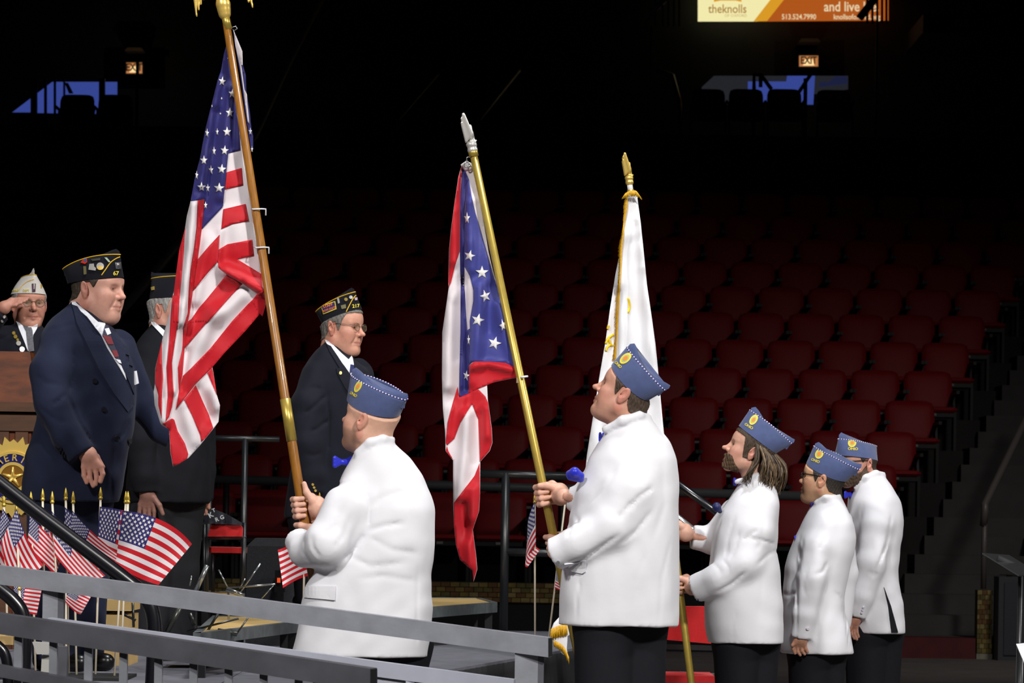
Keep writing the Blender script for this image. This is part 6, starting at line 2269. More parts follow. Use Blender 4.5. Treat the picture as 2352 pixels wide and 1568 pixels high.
# ---- third bearer, long hair
C = Person('long-haired bearded man in white jacket and blue cap holding the white fringed flag', 14.2, 0.0, 1715)
C.head((1725, 1040), 178, 20, 1.0, 1, 0.0, neck=(1735, 1105, 0.0), w=0.98, skin=(196, 146, 124), hair=(74, 58, 42), hairline='long', beard=('goatee', (96, 72, 50)), neck_r=0.056, nosetip=0.006)
C.cap((1697, 977), (1783, 1042), 177, 0.086, 0.09, 0.078, 0.004, 0.030, 0.024, 0.022, M_CAPBLUE, M_CAPBLUED, 'dots', width=0.084, roll=-4, label='blue felt garrison cap with dotted white piping')
C.emblem((1731, 964), 13, 8, math.radians(-55), (1720, 979), math.radians(32), 8.5, 0.95)
# long loose hair: locks from the crown and temple to the shoulders
C.hairo = MB()
rs = random.Random(3)
roots = bez([(1737, 1022), (1745, 1027), (1756, 1034), (1768, 1040), (1781, 1044)], 40)
for i in range(300):
    t = rs.random()
    q = roots[int(t * (len(roots) - 1))]
    dY0 = -0.080 + 0.13 * max(0, t - 0.5) / 0.5 + rs.uniform(-0.006, 0.02)
    if rs.random() < 0.25:
        dY0 = rs.uniform(-0.04, 0.05)
    ex = 1738 + 56 * t ** 0.9 + rs.uniform(-10, 6)
    ey = 1098 + 34 * min(1, t * 1.4) + rs.uniform(-24, 6)
    wv = rs.uniform(-5, 5)
    mid1 = (q[0] + 8 + 14 * t + rs.uniform(-3, 3), q[1] + 26 + rs.uniform(-4, 4))
    mid2 = ((mid1[0] + ex) / 2 + 6 * t + wv, (mid1[1] + ey) / 2 + rs.uniform(-4, 4))
    if t < 0.22:      # lock falling forward onto the collar
        mid1 = (1736 + rs.uniform(-2, 6), 1058 + rs.uniform(-4, 4))
        mid2 = (1722 + rs.uniform(-4, 8), 1084 + rs.uniform(-4, 4))
        ex, ey = 1703 + rs.uniform(-3, 22), 1104 + rs.uniform(-8, 8)
        dY0 -= 0.012
    if rs.random() < 0.15 and t > 0.6:
        ex += 8
        ey -= 30
    pts = bez([(q[0], q[1] - 3, C.Y + dY0), (mid1[0], mid1[1], C.Y + dY0 - 0.012), (mid2[0], mid2[1], C.Y + dY0 - 0.010 + rs.uniform(-0.015, 0.015)), (ex, ey, C.Y + dY0 + rs.uniform(-0.03, 0.02))], 12)
    wp = [P(*p) for p in pts]
    n_ = len(wp)
    C.hairo.tube(wp, [rs.uniform(0.0045, 0.007) * (1 - 0.8 * (k_ / (n_ - 1)) ** 1.5) for k_ in range(n_)], 5, mi=rs.choice((0, 0, 1, 1, 2)))
C.hairo.build('long_hair', None, C.root, smooth=True, mats=[mat('hair_brown', (98, 78, 54), 0.5, var=0.4, vscale=90), mat('hair_dark_brown', (68, 52, 37), 0.5, var=0.4, vscale=90), mat('hair_light_brown', (136, 112, 80), 0.5, var=0.4, vscale=90)], label='long loose brown hair')
lv = [(1092, 1712, 1765, 0.05), (1108, 1698, 1778, 0.08), (1125, 1688, 1784, 0.11), (1155, 1668, 1791, 0.15), (1180, 1652, 1789, 0.165), (1220, 1640, 1787, 0.175), (1262, 1634, 1785, 0.18), (1305, 1627, 1790, 0.18), (1350, 1620, 1795, 0.18), (1400, 1618, 1798, 0.18), (1440, 1620, 1799, 0.175), (1476, 1626, 1799, 0.17)]
C.garment('jacket', lv, [[(1746, 1166, -0.08, 0.068), (1732, 1220, -0.12, 0.080), (1708, 1294, -0.15, 0.078), (1650, 1330, -0.13, 0.070), (1597, 1352, -0.08, 0.062)],
                         [(1690, 1180, 0.12, 0.075), (1640, 1240, 0.16, 0.065), (1590, 1232, 0.15, 0.055)]], M_WHITE,
          grooves=[([(1740, 1215), (1722, 1228), (1708, 1240)], 0.010, 0.008), ([(1780, 1250), (1750, 1240), (1722, 1236)], 0.010, 0.008), ([(1716, 1310), (1680, 1340), (1640, 1362)], 0.014, 0.010), ([(1660, 1285), (1672, 1300), (1672, 1318)], 0.008, 0.007), ([(1636, 1290), (1652, 1308), (1654, 1322)], 0.008, 0.007),
                   ([(1790, 1262), (1765, 1272), (1735, 1300)], 0.008, 0.009), ([(1690, 1180), (1672, 1240), (1668, 1280)], 0.006, 0.010), ([(1755, 1190), (1750, 1240), (1735, 1265)], 0.006, 0.012), ([(1690, 1400), (1684, 1440), (1686, 1475)], 0.003, 0.006), ([(1750, 1320), (1745, 1400), (1748, 1470)], 0.003, 0.006), ([(1700, 1215), (1690, 1260), (1676, 1285)], 0.006, 0.009)],
          extra=[[(1692, 1106, -0.05, 0.014), (1720, 1098, -0.075, 0.015), (1752, 1090, -0.05, 0.014)]])
bvj, jk = C.lastbv, C.last
C.bow((1688, 1106), 0.0, 0.026, 80)
q = P(1646, 1164, C.Y - 0.1)
g = Field(np.array(q) - 0.06, np.array(q) + 0.06, 0.004)
g.ell(q, (0.02, 0.018, 0.022), k=0.01)
g.cap(q, P(1654, 1174, C.Y - 0.09), 0.014, 0.01, k=0.01)
V, F = g.mesh()
obj('pocket_square', V, F, M_NAVYCL, C.root, smooth=True)
decal('cuff_link', bvj, ellipse(1602, 1378, 3, 3, 0, 8), M_NAVYCL, jk, 0.008, 0.008, step=4)
C.trousers((1690, 1738, 1480), (1692, 1742), M_TROUSER, r=(0.105, 0.085, 0.075), dY=(-0.03, 0.06))
aw = lambda px, py: pl_ + dw * ((P(px, py, YPW) - pl_).dot(dw))
C.grip(aw(1556, 1218), dw, (1, -0.1, 0), P(1584, 1228, 14.33), 0.0165, thumb='across', sc=1.1)
C.grip(aw(1566, 1342), dw, (1, -0.25, 0), P(1598, 1346, 14.18), 0.0165, thumb='across', sc=1.1)
C.body([[(1738, 1110, 0.0, 0.06), (1725, 1260, 0.0, 0.11), (1712, 1440, 0.0, 0.11)], [(1742, 1165, -0.10, 0.045), (1704, 1296, -0.15, 0.04), (1600, 1346, -0.06, 0.03)], [(1710, 1170, 0.1, 0.045), (1640, 1240, 0.15, 0.036), (1586, 1230, 0.13, 0.028)]])

# ---- man with dark glasses
D = Person('man with dark-rimmed glasses and short hair in white jacket, arms hanging', 14.75, 0.0, 1870)
D.head((1885, 1104), 163, 8, 0.97, 1, 0.0, neck=(1905, 1155, 0.0), w=1.0, jowl=0.3, skin=(198, 152, 118), hair=(48, 40, 32), hairline='short', neck_r=0.058, nose=0.5)
D.cap((1855, 1060), (1944, 1105), 163, 0.084, 0.088, 0.078, 0.0, 0.034, 0.024, 0.026, M_CAPBLUE, M_CAPBLUED, 'dots', width=0.084, topw=0.04, roll=-12, label='blue felt garrison cap with dotted white piping')
D.emblem((1882, 1042), 12, 9, math.radians(-62), (1873, 1058), math.radians(22), 8.5, 0.9)


def glasses(p, m, lens_r=0.021, temple=True, rim=0.0018, squash=0.75, lens=True, x0=0.104, z0=0.013):
    gl = MB()
    for q in (-1, 1):
        c = (x0, q * 0.032, z0)
        ring = [p.tw((c[0] - 0.25 * abs(lens_r * math.cos(a)) * 0.3, c[1] + lens_r * math.cos(a), c[2] + lens_r * squash * math.sin(a))) for a in np.linspace(0, 2 * math.pi, 17)]
        gl.tube(ring, rim, 5)
        gl.tube([p.tw((x0 - 0.003, q * 0.053, z0 + 0.008)), p.tw((0.06, q * 0.075, z0 + 0.01)), p.tw((0.0, q * 0.083, z0 + 0.012)), p.tw((-0.02, q * 0.083, z0 - 0.012))], rim, 5)
    gl.tube([p.tw((x0, -0.011, z0 + 0.004)), p.tw((x0 + 0.004, 0, z0 + 0.007)), p.tw((x0, 0.011, z0 + 0.004))], rim, 5)
    o = gl.build('eyeglasses', m, p.root, smooth=True)
    if lens:
        for q in (-1, 1):
            V = [p.tw((x0, q * 0.032 + lens_r * 0.96 * math.cos(a), z0 + lens_r * squash * 0.96 * math.sin(a))) for a in np.linspace(0, 2 * math.pi, 16, endpoint=False)]
            bk = [v - p.R[:, 0] * 0.001 for v in V]
            V2, F2 = slab([Vector(v) for v in V], [Vector(v) for v in bk], [tuple(range(16))])
            obj('lens', V2, F2, M_LENS, o)


glasses(D, M_FRAME, 0.022, rim=0.0026, squash=0.7)
lv = [(1138, 1884, 1930, 0.05), (1152, 1868, 1938, 0.08), (1172, 1856, 1948, 0.11), (1200, 1842, 1960, 0.145), (1235, 1826, 1966, 0.16), (1270, 1812, 1962, 0.165), (1305, 1802, 1952, 0.165), (1369, 1798, 1938, 0.165), (1400, 1797, 1942, 0.165), (1433, 1795, 1949, 0.165), (1470, 1793, 1956, 0.165), (1500, 1792, 1960, 0.16)]
D.garment('jacket', lv, [[(1894, 1204, -0.08, 0.058), (1876, 1254, -0.13, 0.070), (1862, 1330, -0.17, 0.066), (1848, 1410, -0.17, 0.056), (1840, 1464, -0.16, 0.05)],
                         [(1925, 1200, 0.11, 0.07), (1940, 1320, 0.13, 0.06), (1930, 1440, 0.12, 0.05)]], M_WHITE,
          grooves=[([(1898, 1230), (1888, 1250), (1880, 1262)], 0.008, 0.008), ([(1830, 1360), (1812, 1366), (1798, 1362)], 0.006, 0.008), ([(1870, 1320), (1890, 1312), (1900, 1290)], 0.010, 0.009), ([(1896, 1340), (1884, 1400), (1876, 1490)], 0.006, 0.010), ([(1936, 1380), (1944, 1440), (1952, 1495)], 0.008, 0.006),
                   ([(1856, 1300), (1846, 1345), (1850, 1370)], 0.006, 0.008), ([(1916, 1360), (1928, 1366), (1936, 1380)], 0.006, 0.007), ([(1840, 1212), (1830, 1290), (1828, 1360)], 0.004, 0.007), ([(1846, 1230), (1832, 1330), (1828, 1470)], 0.012, 0.007)],
          extra=[[(1874, 1154, -0.05, 0.014), (1896, 1144, -0.07, 0.015), (1926, 1140, -0.04, 0.014)]])
bvj, jk = D.lastbv, D.last
decal('pocket_square', bvj, [(1814, 1238), (1829, 1230), (1826, 1244), (1816, 1246)], M_BOWBLUE, D.root, 0.008, 0.008, step=5)
D.bow((1868, 1160), 0.0, 0.022, 70)
decal('cuff_button', bvj, ellipse(1855, 1443, 4, 3, 0, 9), M_BEADW, jk, 0.008, 0.008, step=4)
D.open_hand((1840, 1468), [[(1826, 1478), (1822, 1490), (1826, 1500)], [(1832, 1482), (1832, 1496), (1838, 1504)], [(1840, 1482), (1842, 1494), (1848, 1502)], [(1848, 1480), (1851, 1490), (1855, 1497)]], [(1828, 1472, -0.01), (1820, 1482, -0.015)], dY=-0.17, skin=(172, 122, 98))
D.trousers((1858, 1896, 1500), (1856, 1894), M_TROUSER, r=(0.10, 0.085, 0.072), dY=(-0.03, 0.05))
D.body([[(1908, 1160, 0.0, 0.055), (1890, 1300, 0.0, 0.1), (1880, 1460, 0.0, 0.1)], [(1890, 1200, -0.11, 0.04), (1862, 1330, -0.16, 0.035), (1840, 1466, -0.165, 0.026)]])

# ---- bearded man at the back of the line
E = Person('bearded man in white jacket standing behind the man with dark-rimmed glasses', 15.35, 0.0, 2010)
E.head((1993, 1068), 213, -2, 0.98, 1, 0.0, neck=(1998, 1115, 0.0), w=1.0, skin=(206, 152, 130), hair=(66, 54, 44), hairline='faded', beard=('full', (84, 62, 46)), neck_r=0.06)
E.cap((1920, 1046), (2012, 1059), 213, 0.080, 0.082, 0.075, 0.004, 0.004, 0.030, 0.004, M_CAPBLUE, M_CAPBLUED, 'dots', width=0.088, roll=0, label='blue felt garrison cap with dotted white piping')
E.emblem((1957, 1017), 10, 9.5, math.radians(-70), (1959, 1031), math.radians(2), 8.5, 1.05)
glasses(E, M_FRAME, 0.022, rim=0.0024, squash=0.7)
lv = [(1085, 1994, 2028, 0.05), (1098, 1978, 2036, 0.08), (1112, 1966, 2046, 0.11), (1147, 1952, 2068, 0.15), (1198, 1946, 2076, 0.16), (1249, 1944, 2068, 0.165), (1305, 1944, 2062, 0.165), (1335, 1944, 2063, 0.165), (1380, 1944, 2074, 0.165), (1420, 1944, 2078, 0.165), (1453, 1946, 2079, 0.16)]
E.garment('jacket', lv, [[(2018, 1150, -0.08, 0.062), (2010, 1210, -0.14, 0.074), (2000, 1290, -0.18, 0.07), (1980, 1370, -0.18, 0.055), (1966, 1416, -0.17, 0.046)],
                         [(1980, 1150, 0.12, 0.07), (1960, 1290, 0.13, 0.06), (1955, 1400, 0.12, 0.045)]], M_WHITE,
          grooves=[([(2036, 1250), (2020, 1290), (2006, 1325)], 0.012, 0.009), ([(2048, 1180), (2040, 1230), (2030, 1270)], 0.008, 0.010), ([(1998, 1310), (2006, 1322), (2012, 1316)], 0.008, 0.006), ([(1984, 1150), (1972, 1220), (1968, 1300)], 0.004, 0.010)],
          extra=[[(1966, 1118, -0.05, 0.014), (1988, 1096, -0.075, 0.015), (2012, 1087, -0.06, 0.015), (2030, 1090, -0.01, 0.013)]])
bvj, jk = E.lastbv, E.last
for q in ((1983, 1394), (1981, 1400), (1979, 1406)):
    decal('cuff_button', bvj, ellipse(q[0], q[1], 2.6, 2.4, 0, 8), M_BEADW, jk, 0.008, 0.008, step=4)
decal('vent_gap', bvj, [(2030, 1348), (2040, 1392), (2047, 1452), (2062, 1452), (2046, 1392)], M_TROUSER, jk, 0.006, 0.008, step=6)  # dark wedge stands in for the trousers seen through the vent
E.bow((1950, 1136), -0.02, 0.026, 40)
E.open_hand((1964, 1422), [[(1956, 1436), (1954, 1452), (1962, 1466)], [(1962, 1438), (1962, 1456), (1968, 1468)], [(1967, 1438), (1968, 1452), (1972, 1462)]], [(1958, 1428, -0.01), (1952, 1446, -0.012)], dY=-0.17, skin=(168, 116, 96))
E.trousers((1988, 2026, 1455), (1988, 2026), M_TROUSER, r=(0.105, 0.088, 0.075), dY=(-0.03, 0.06))
E.body([[(2002, 1120, 0.0, 0.055), (2008, 1280, 0.0, 0.1), (2008, 1430, 0.0, 0.1)], [(2014, 1145, -0.12, 0.04), (2000, 1290, -0.17, 0.035), (1966, 1418, -0.17, 0.025)]])

# ---- stout man in navy suit, cap 67
N = Person('stout man in navy double-breasted suit and black cap numbered 67', 12.95, SZ, 180)
N.head((199, 666), -24, -3, 1.08, -1, 0.0, neck=(190, 735, 0.02), jowl=1.0, w=1.04, skin=(206, 152, 132), hair=(70, 58, 46), hairline='faded', neck_r=0.075, chin=-0.004)
N.cap((283, 639), (157, 651), -24, 0.094, 0.097, 0.066, 0.004, 0.028, 0.022, 0.012, M_CAPBLACK, M_CAPBLACK, M_YELLOW, width=0.09, roll=3, label='black garrison cap with yellow piping')
cb_ = N.capbv
surf_tube('front_piping', cb_, [(283, 587), (266, 594), (253, 604), (243, 618), (233, 632)], 0.0022, M_YELLOW, N.cap_o, 0.001)
decal_text('lettering', cb_, '67', 266, 628, 13, 0, M_EMBY, N.cap_o, 0.003, 0.003)
decal('pin_silver', cb_, [(204, 620), (206, 607), (216, 606), (217, 613), (221, 616), (220, 622)], M_SILVER, N.cap_o, 0.005, 0.004, step=4)
decal('pin_round', cb_, ellipse(230.5, 612, 8.5, 8.5), M_SILVER, N.cap_o, 0.005, 0.004, step=4)
decal('pin_round_rim', cb_, ellipse(230.5, 616, 7, 4.5), M_GOLD, N.cap_o, 0.006, 0.004, step=4)
decal('pin_tricolour', cb_, [(186, 604), (192, 596), (200, 594), (201, 603), (196, 607)], mat('pin_red', (190, 50, 34), 0.4), N.cap_o, 0.005, 0.004, step=4)
decal('pin_tricolour_blue', cb_, [(192, 598), (199, 594), (200, 600), (195, 602)], mat('pin_blue', (40, 90, 150), 0.4), N.cap_o, 0.006, 0.004, step=4)
decal('pin_bar', cb_, [(192, 612), (198, 612), (199, 630), (193, 631)], mat('pin_olive', (104, 98, 62), 0.5), N.cap_o, 0.004, 0.004, step=4)
decal('pin_bar', cb_, [(209, 596), (231, 593), (230, 598), (213, 600)], mat('pin_dark_olive', (62, 62, 52), 0.5), N.cap_o, 0.004, 0.004, step=4)
decal('pin_eagle', cb_, [(240, 592), (246, 592), (254, 602), (250, 603)], mat('pin_teal', (150, 170, 150), 0.4), N.cap_o, 0.005, 0.004, step=4)
decal('pin_shield', cb_, [(264, 603), (277, 602), (277, 618), (266, 618)], mat('pin_dark', (52, 50, 56), 0.4), N.cap_o, 0.004, 0.004, step=4)
decal('pin_star', cb_, star_poly(270.5, 607, 4), M_SILVER, N.cap_o, 0.007, 0.004, step=4)
lv = [(697, 164, 196, 0.055), (712, 146, 216, 0.09), (730, 122, 236, 0.12), (752, 104, 262, 0.15), (790, 92, 288, 0.18), (850, 84, 309, 0.20), (910, 84, 311, 0.205), (960, 86, 309, 0.205), (1010, 74, 301, 0.20), (1050, 60, 290, 0.195), (1100, 52, 284, 0.19), (1152, 51, 272, 0.185)]
N.garment('jacket', lv, [[(142, 790, -0.08, 0.082), (120, 855, -0.15, 0.090), (126, 925, -0.19, 0.084), (160, 1000, -0.21, 0.068), (190, 1046, -0.22, 0.06)],
                         [(270, 800, 0.12, 0.08), (320, 920, 0.16, 0.066), (372, 985, 0.17, 0.058), (398, 1005, 0.17, 0.05)]], M_NAVY,
          grooves=[([(152, 905), (136, 918), (120, 930)], 0.012, 0.009), ([(170, 780), (168, 860), (156, 908)], 0.010, 0.008), ([(152, 900), (176, 960), (214, 1026)], 0.012, 0.009), ([(110, 760), (150, 748), (176, 742)], 0.006, 0.012), ([(262, 1010), (258, 1080), (256, 1150)], 0.010, 0.007), ([(300, 960), (280, 1000), (264, 1012)], 0.008, 0.009), ([(78, 860), (110, 880), (140, 884)], 0.006, 0.010), ([(86, 930), (120, 960), (150, 970)], 0.006, 0.010)], n=2.3,
          extra=[[(170, 700, -0.05, 0.014), (196, 728, -0.10, 0.014), (222, 760, -0.14, 0.012)]])
bvj, jk = N.lastbv, N.last
bva = N.all_bv()
suit_shirt(N, bva, [(163, 692), (172, 694), (200, 718), (224, 740), (240, 743), (243, 752), (252, 790), (268, 820), (286, 858), (289, 872), (276, 848), (246, 800), (232, 770), (200, 728), (166, 699)],
           [(240, 748), (246, 750), (256, 784), (268, 812), (276, 838), (268, 830), (248, 796), (234, 770)], mat('striped_tie', (40, 38, 60), 0.6))
for poly, mm in (([(238, 758), (247, 756), (252, 768), (244, 772)], M_SHIRT), ([(234, 772), (252, 776), (258, 792), (246, 792)], mat('tie_red', (120, 24, 36), 0.6)), ([(254, 806), (265, 806), (270, 820), (262, 822)], mat('tie_red', (120, 24, 36), 0.6)), ([(263, 826), (273, 828), (276, 836), (270, 834)], M_SHIRT)):
    decal('tie_stripe', bva, poly, mm, N.root, 0.013, 0.006, step=5)
decal('lapel', bvj, [(166, 700), (178, 705), (206, 746), (232, 778), (262, 830), (302, 904), (306, 930), (292, 946), (262, 905), (226, 845), (200, 790), (176, 740)], M_NAVY, jk, 0.007, 0.008, step=8)
decal('lapel', bvj, [(250, 762), (268, 772), (288, 800), (305, 850), (306, 906), (296, 880), (276, 836), (262, 800)], M_NAVY, jk, 0.007, 0.008, step=8)
for q in ((218, 875), (238, 940), (268, 1006), (298, 1012)):
    decal('button', bvj, ellipse(q[0], q[1], 6, 6, 0, 12), M_CAPBLACK, jk, 0.009, 0.008, step=5)
for q in ((140, 1030), (144, 1038), (148, 1046)):
    decal('cuff_button', bvj, ellipse(q[0], q[1], 4, 4, 0, 10), M_CAPBLACK, jk, 0.008, 0.008, step=4)
px_plate('name_badge', [(304, 853), (309, 884), (319, 880), (314, 851)], N.Y - 0.03, M_SHIRT, N.root, th=0.004)
N.open_hand((202, 1044), [[(193, 1072), (193, 1092), (199, 1108)], [(206, 1074), (207, 1098), (214, 1116)], [(219, 1074), (222, 1096), (220, 1112)], [(231, 1070), (236, 1088), (231, 1106)]], [(220, 1050, 0.03), (236, 1072, 0.035)], dY=-0.225, rf=0.0105, rw=0.034, skin=(200, 142, 122))
N.trousers((130, 190, 1145), (132, 192), M_NAVY, r=(0.125, 0.11, 0.095), dY=(-0.03, 0.06))
N.body([[(190, 740, 0.0, 0.075), (190, 900, 0.0, 0.14), (170, 1120, 0.0, 0.14)], [(132, 780, -0.10, 0.05), (128, 925, -0.18, 0.05), (196, 1044, -0.22, 0.035)], [(270, 800, 0.12, 0.045), (320, 920, 0.16, 0.04), (396, 1004, 0.17, 0.03)]])

# ---- grey-haired man, cap 217
Q = Person('grey-haired man in eyeglasses, dark blazer and black cap numbered 217', 15.0, RZ, 770)
Q.head((764, 754), -27, -4, 1.06, -1, 0.0, neck=(765, 812, 0.02), w=0.98, jowl=0.3, skin=(204, 146, 122), hair=(126, 122, 116), hairline='short', neck_r=0.062, nosetip=0.003)
Q.cap((829, 711), (742, 743), -27, 0.086, 0.086, 0.07, 0.002, 0.020, 0.024, 0.010, M_CAPBLACK, M_CAPBLACK, M_YELLOW, width=0.088, roll=4, label='black garrison cap with yellow piping')
cb_ = Q.capbv
surf_tube('front_piping', cb_, [(822, 674), (812, 684), (804, 698), (799, 708), (795, 716)], 0.0022, M_YELLOW, Q.cap_o, 0.001)
decal_text('lettering', cb_, '217', 817, 703, 11, math.radians(-6), M_EMBY, Q.cap_o, 0.003, 0.003)
decal('patch', cb_, [(738, 702), (770, 692), (773, 710), (743, 722)], M_EMBY, Q.cap_o, 0.003, 0.003, step=5)
decal('patch_field', cb_, [(740, 703.5), (769, 694), (771.5, 708.5), (744, 719.5)], mat('patch_purple', (40, 30, 96), 0.7), Q.cap_o, 0.0042, 0.003, step=5)
decal_text('lettering', cb_, 'STAFF', 754, 703, 8.5, math.radians(-18), M_EMBO, Q.cap_o, 0.0055, 0.003)
decal_text('lettering', cb_, 'BOYS STATE', 757, 711, 6.6, math.radians(-18), M_EMBO, Q.cap_o, 0.0055, 0.003, sx=0.85)
decal('pin_figure', cb_, [(775, 686), (779, 685), (781, 696), (777, 698)], M_SILVER, Q.cap_o, 0.005, 0.004, step=4)
decal('pin_round', cb_, ellipse(795, 688, 4, 4, 0, 10), M_BRASS, Q.cap_o, 0.005, 0.004, step=4)
decal('pin_round', cb_, ellipse(806, 683, 4, 4, 0, 10), M_SILVER, Q.cap_o, 0.005, 0.004, step=4)
decal('pin_flag', cb_, [(814, 684), (823, 682), (824, 689), (815, 690)], mat('pin_pale', (170, 150, 160), 0.5), Q.cap_o, 0.005, 0.004, step=4)
decal('pin_bar', cb_, [(783, 702), (794, 699), (795, 708), (785, 710)], mat('pin_olive', (104, 98, 62), 0.5), Q.cap_o, 0.004, 0.004, step=4)
glasses(Q, M_FRAMEM, 0.021, rim=0.0013, squash=0.8)
lv = [(785, 748, 772, 0.05), (800, 731, 790, 0.085), (822, 712, 814, 0.12), (850, 696, 846, 0.15), (880, 686, 852, 0.17), (922, 678, 856, 0.18), (983, 676, 858, 0.185), (1040, 674, 856, 0.185), (1100, 664, 852, 0.18), (1150, 656, 850, 0.175), (1190, 652, 848, 0.17)]
Q.garment('jacket', lv, [[(730, 866, -0.08, 0.074), (708, 930, -0.14, 0.082), (704, 1020, -0.18, 0.075), (712, 1090, -0.18, 0.062), (716, 1132, -0.17, 0.055)], [(820, 860, 0.11, 0.08), (835, 1000, 0.13, 0.07), (835, 1120, 0.12, 0.055)]], M_BLACKSUIT,
          grooves=[([(752, 905), (720, 935), (700, 950)], 0.012, 0.010), ([(760, 960), (728, 985), (712, 990)], 0.010, 0.010), ([(748, 880), (756, 960), (752, 1060)], 0.010, 0.008), ([(690, 900), (716, 890), (740, 892)], 0.006, 0.012), ([(700, 1040), (720, 1046), (738, 1040)], 0.006, 0.009)],
          extra=[[(752, 790, -0.05, 0.013), (772, 818, -0.09, 0.013), (790, 850, -0.12, 0.012)]])
bvj, jk = Q.lastbv, Q.last
bva = Q.all_bv()
suit_shirt(Q, bva, [(748, 780), (756, 784), (784, 812), (800, 826), (808, 816), (812, 838), (811, 856), (803, 858), (792, 842), (768, 812), (750, 788)], [(804, 838), (811, 840), (814, 858), (806, 862), (802, 856)], M_NAVYCL)
decal('lapel', bvj, [(750, 790), (760, 796), (784, 832), (802, 860), (812, 880), (806, 912), (792, 890), (774, 856), (772, 846), (780, 846), (756, 806)], M_BLACKSUIT, jk, 0.007, 0.008, step=7)
decal('lapel_pin', bvj, ellipse(782, 857, 3, 4, 0, 9), M_GOLD, jk, 0.011, 0.008, step=3)
for q in ((718, 1112), (721, 1119), (724, 1126)):
    decal('cuff_button', bvj, ellipse(q[0], q[1], 2.8, 2.8, 0, 9), M_GOLD, jk, 0.008, 0.008, step=3)
Q.open_hand((716, 1138), [[(708, 1156), (708, 1172), (712, 1186)], [(714, 1158), (715, 1176), (718, 1190)], [(722, 1158), (723, 1174), (724, 1188)], [(729, 1154), (731, 1168), (730, 1180)]], [(726, 1146, 0.02), (734, 1160, 0.02)], dY=-0.17)
Q.trousers((720, 790, 1190), (720, 790), M_CHARCOAL, r=(0.12, 0.10, 0.085), dY=(-0.02, 0.06))
Q.body([[(766, 818, 0.0, 0.06), (766, 1000, 0.0, 0.12), (755, 1170, 0.0, 0.12)], [(724, 860, -0.11, 0.045), (706, 1010, -0.17, 0.04), (716, 1134, -0.17, 0.03)]])

# ---- white-haired man half hidden by the big flag
H = Person('white-haired man in dark suit half hidden behind the stars and stripes', 14.7, SZ, 385)
H.head((367, 714), -28, -2, 1.04, -1, 0.0, neck=(372, 780, 0.02), w=1.0, jowl=0.3, skin=(198, 146, 126), hair=(176, 174, 170), hairline='short', neck_r=0.066)
H.cap((436, 686), (347, 687), -28, 0.104, 0.104, 0.100, 0.004, 0.004, 0.018, 0.030, M_CAPBLACK, M_CAPBLACK, M_YELLOW, width=0.09, roll=0, label='black garrison cap with yellow piping')
decal('pin', H.capbv, [(348, 660), (355, 658), (355, 666), (349, 667)], M_GOLD, H.cap_o, 0.005, 0.004, step=3)
lv = [(742, 352, 400, 0.055), (758, 338, 425, 0.09), (780, 318, 445, 0.13), (810, 305, 462, 0.16), (860, 300, 474, 0.175), (920, 300, 480, 0.18), (990, 300, 484, 0.185), (1050, 296, 484, 0.185), (1100, 292, 484, 0.185), (1155, 288, 482, 0.18)]
H.garment('jacket', lv, [[(342, 830, -0.08, 0.074), (324, 900, -0.14, 0.082), (322, 1010, -0.18, 0.075), (330, 1090, -0.18, 0.064), (334, 1128, -0.17, 0.058)], [(440, 820, 0.10, 0.08), (462, 960, 0.13, 0.07), (466, 1080, 0.12, 0.06), (466, 1148, 0.10, 0.05)]], M_CHARCOAL,
          grooves=[([(372, 880), (366, 960), (360, 1060)], 0.010, 0.008), ([(300, 960), (330, 975), (360, 970)], 0.006, 0.010)])
bva = H.all_bv()
decal('shirt', bva, [(348, 738), (356, 740), (378, 760), (398, 780), (396, 800), (372, 770), (350, 746)], M_SHIRT, H.root, 0.005, 0.006, step=6)
H.open_hand((338, 1134), [[(322, 1158), (320, 1176), (322, 1190)], [(332, 1162), (332, 1182), (334, 1198)], [(342, 1162), (343, 1182), (344, 1196)], [(352, 1158), (354, 1174), (354, 1188)]], [(352, 1142, -0.01), (366, 1160, -0.015), (374, 1180, -0.015)], dY=-0.175, rf=0.0098, rw=0.033, skin=(128, 88, 76))
H.open_hand((466, 1154), [[(458, 1164), (458, 1174), (462, 1180)], [(464, 1166), (465, 1176), (468, 1181)], [(471, 1165), (473, 1174), (474, 1180)]], [(476, 1158, -0.01), (480, 1166, -0.012)], dY=0.10, skin=(190, 134, 112))
H.trousers((350, 412, 1155), (352, 408), M_GREYTROUSER, r=(0.12, 0.10, 0.085), dY=(-0.02, 0.06))
H.body([[(376, 786, 0.0, 0.06), (385, 960, 0.0, 0.12), (385, 1130, 0.0, 0.12)], [(335, 820, -0.11, 0.045), (324, 1000, -0.17, 0.04), (334, 1130, -0.17, 0.03)], [(440, 830, 0.1, 0.045), (464, 1080, 0.12, 0.04), (466, 1150, 0.10, 0.028)]])

# ---- saluting man behind the lectern
S = Person('saluting man in white cap and eyeglasses behind the wooden lectern', 15.75, SZ, 60)
S.head((101, 702), -68, -4, 1.02, 1, 0.0, neck=(64, 752, 0.03), w=1.0, jowl=0.4, skin=(192, 134, 112), hair=(180, 176, 170), hairline='short', neck_r=0.062, brow=(120, 110, 100))
S.cap((66, 677), (65, 677), -66, 0.094, 0.090, 0.085, 0.004, 0.01, 0.030, 0.0, M_CAPWHITE, M_CAPWHITE, M_YELLOW, width=0.088, fixed=(0.205, 1), label='white garrison cap with yellow piping')
cb_ = S.capbv
decal('flag_patch', cb_, [(73, 651), (82, 651), (81, 670), (74, 671)], mat('patch_maroon', (70, 40, 60), 0.7), S.cap_o, 0.003, 0.003, step=4)
decal('flag_patch_star', cb_, [(77, 652), (80, 652), (79, 664), (77, 664)], M_SILVER, S.cap_o, 0.004, 0.003, step=3)
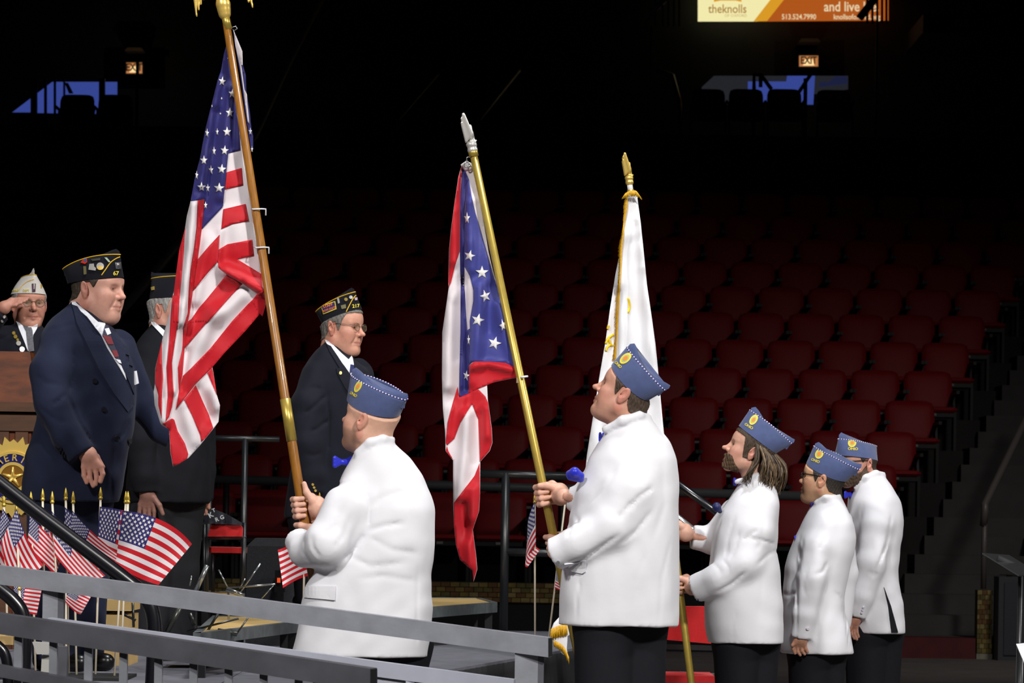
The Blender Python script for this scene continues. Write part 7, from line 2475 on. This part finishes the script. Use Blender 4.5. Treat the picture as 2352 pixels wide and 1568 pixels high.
surf_tube('front_piping', cb_, [(44, 666), (52, 655), (64, 646), (78, 641)], 0.002, M_YELLOW, S.cap_o, 0.001)
decal_text('lettering', cb_, 'OHIO', 36, 667, 6, 0, M_EMBY, S.cap_o, 0.003, 0.003)
decal_text('lettering', cb_, 'DEPT', 60, 667, 6, 0, M_EMBY, S.cap_o, 0.003, 0.003)
decal('pin_gold', cb_, [(92, 650), (95, 648), (96, 660), (93, 662)], M_GOLD, S.cap_o, 0.004, 0.003, step=3)
glasses(S, M_FRAMEM, 0.022, rim=0.0014, squash=0.8)
lv = [(738, 42, 86, 0.06), (752, 30, 100, 0.09), (775, 6, 120, 0.13), (800, -10, 130, 0.16), (860, -20, 135, 0.18), (960, -20, 135, 0.185), (1080, -20, 135, 0.185), (1160, -22, 135, 0.18)]
S.garment('jacket', lv, [[(18, 786, -0.04, 0.085), (-28, 800, -0.10, 0.078), (-60, 790, -0.16, 0.066), (-18, 735, -0.19, 0.056), (4, 716, -0.20, 0.05)], [(112, 800, 0.02, 0.08), (118, 900, 0.0, 0.07), (112, 1000, -0.05, 0.055)]], M_BLACKSUIT)
bvj, jk = S.lastbv, S.last
bva = S.all_bv()
suit_shirt(S, bva, [(38, 737), (46, 742), (56, 752), (74, 750), (86, 744), (84, 756), (76, 770), (74, 800), (64, 806), (54, 780), (44, 756)], [(54, 750), (72, 750), (74, 760), (78, 806), (66, 808), (62, 780), (60, 762)], mat('grey_tie', (92, 92, 100), 0.6, var=0.4, vscale=120))
for (x, y, r_, mm) in ((32, 766, 4, M_BRASS), (36, 774, 4.5, M_BRASS), (41, 781, 3, M_BRASS), (43, 789, 5.5, M_SILVER), (51, 802, 6, M_SILVER)):
    decal('medal', bvj, ellipse(x, y, r_, r_, 0, 10), mm, jk, 0.008, 0.006, step=4)
for q in ((9, 728), (4, 737)):
    decal('cuff_button', bvj, ellipse(q[0], q[1], 2.6, 2.6, 0, 8), M_SILVER, jk, 0.008, 0.008, step=3)
S.open_hand((10, 706, -0.02), [[(26, 688), (44, 686), (64, 685)], [(27, 691, -0.006), (44, 691, -0.01), (61, 689, -0.008)], [(26, 696, -0.01), (42, 695, -0.016), (56, 692, -0.014)], [(24, 700, -0.012), (36, 699, -0.02), (48, 696, -0.02)]], [(20, 702, -0.02), (36, 701, -0.03)], dY=-0.19, rf=0.0088, rw=0.03, skin=(186, 128, 108))
S.trousers((40, 85, 1150), (40, 85), M_CHARCOAL, r=(0.15, 0.105, 0.085), dY=(-0.02, 0.05))
S.body([[(64, 756, 0.02, 0.06), (58, 900, 0.0, 0.12), (58, 1130, 0.0, 0.12)], [(18, 790, -0.04, 0.045), (-56, 790, -0.15, 0.04), (8, 710, -0.2, 0.03)], [(112, 800, 0.02, 0.045), (112, 1000, -0.05, 0.03)]])
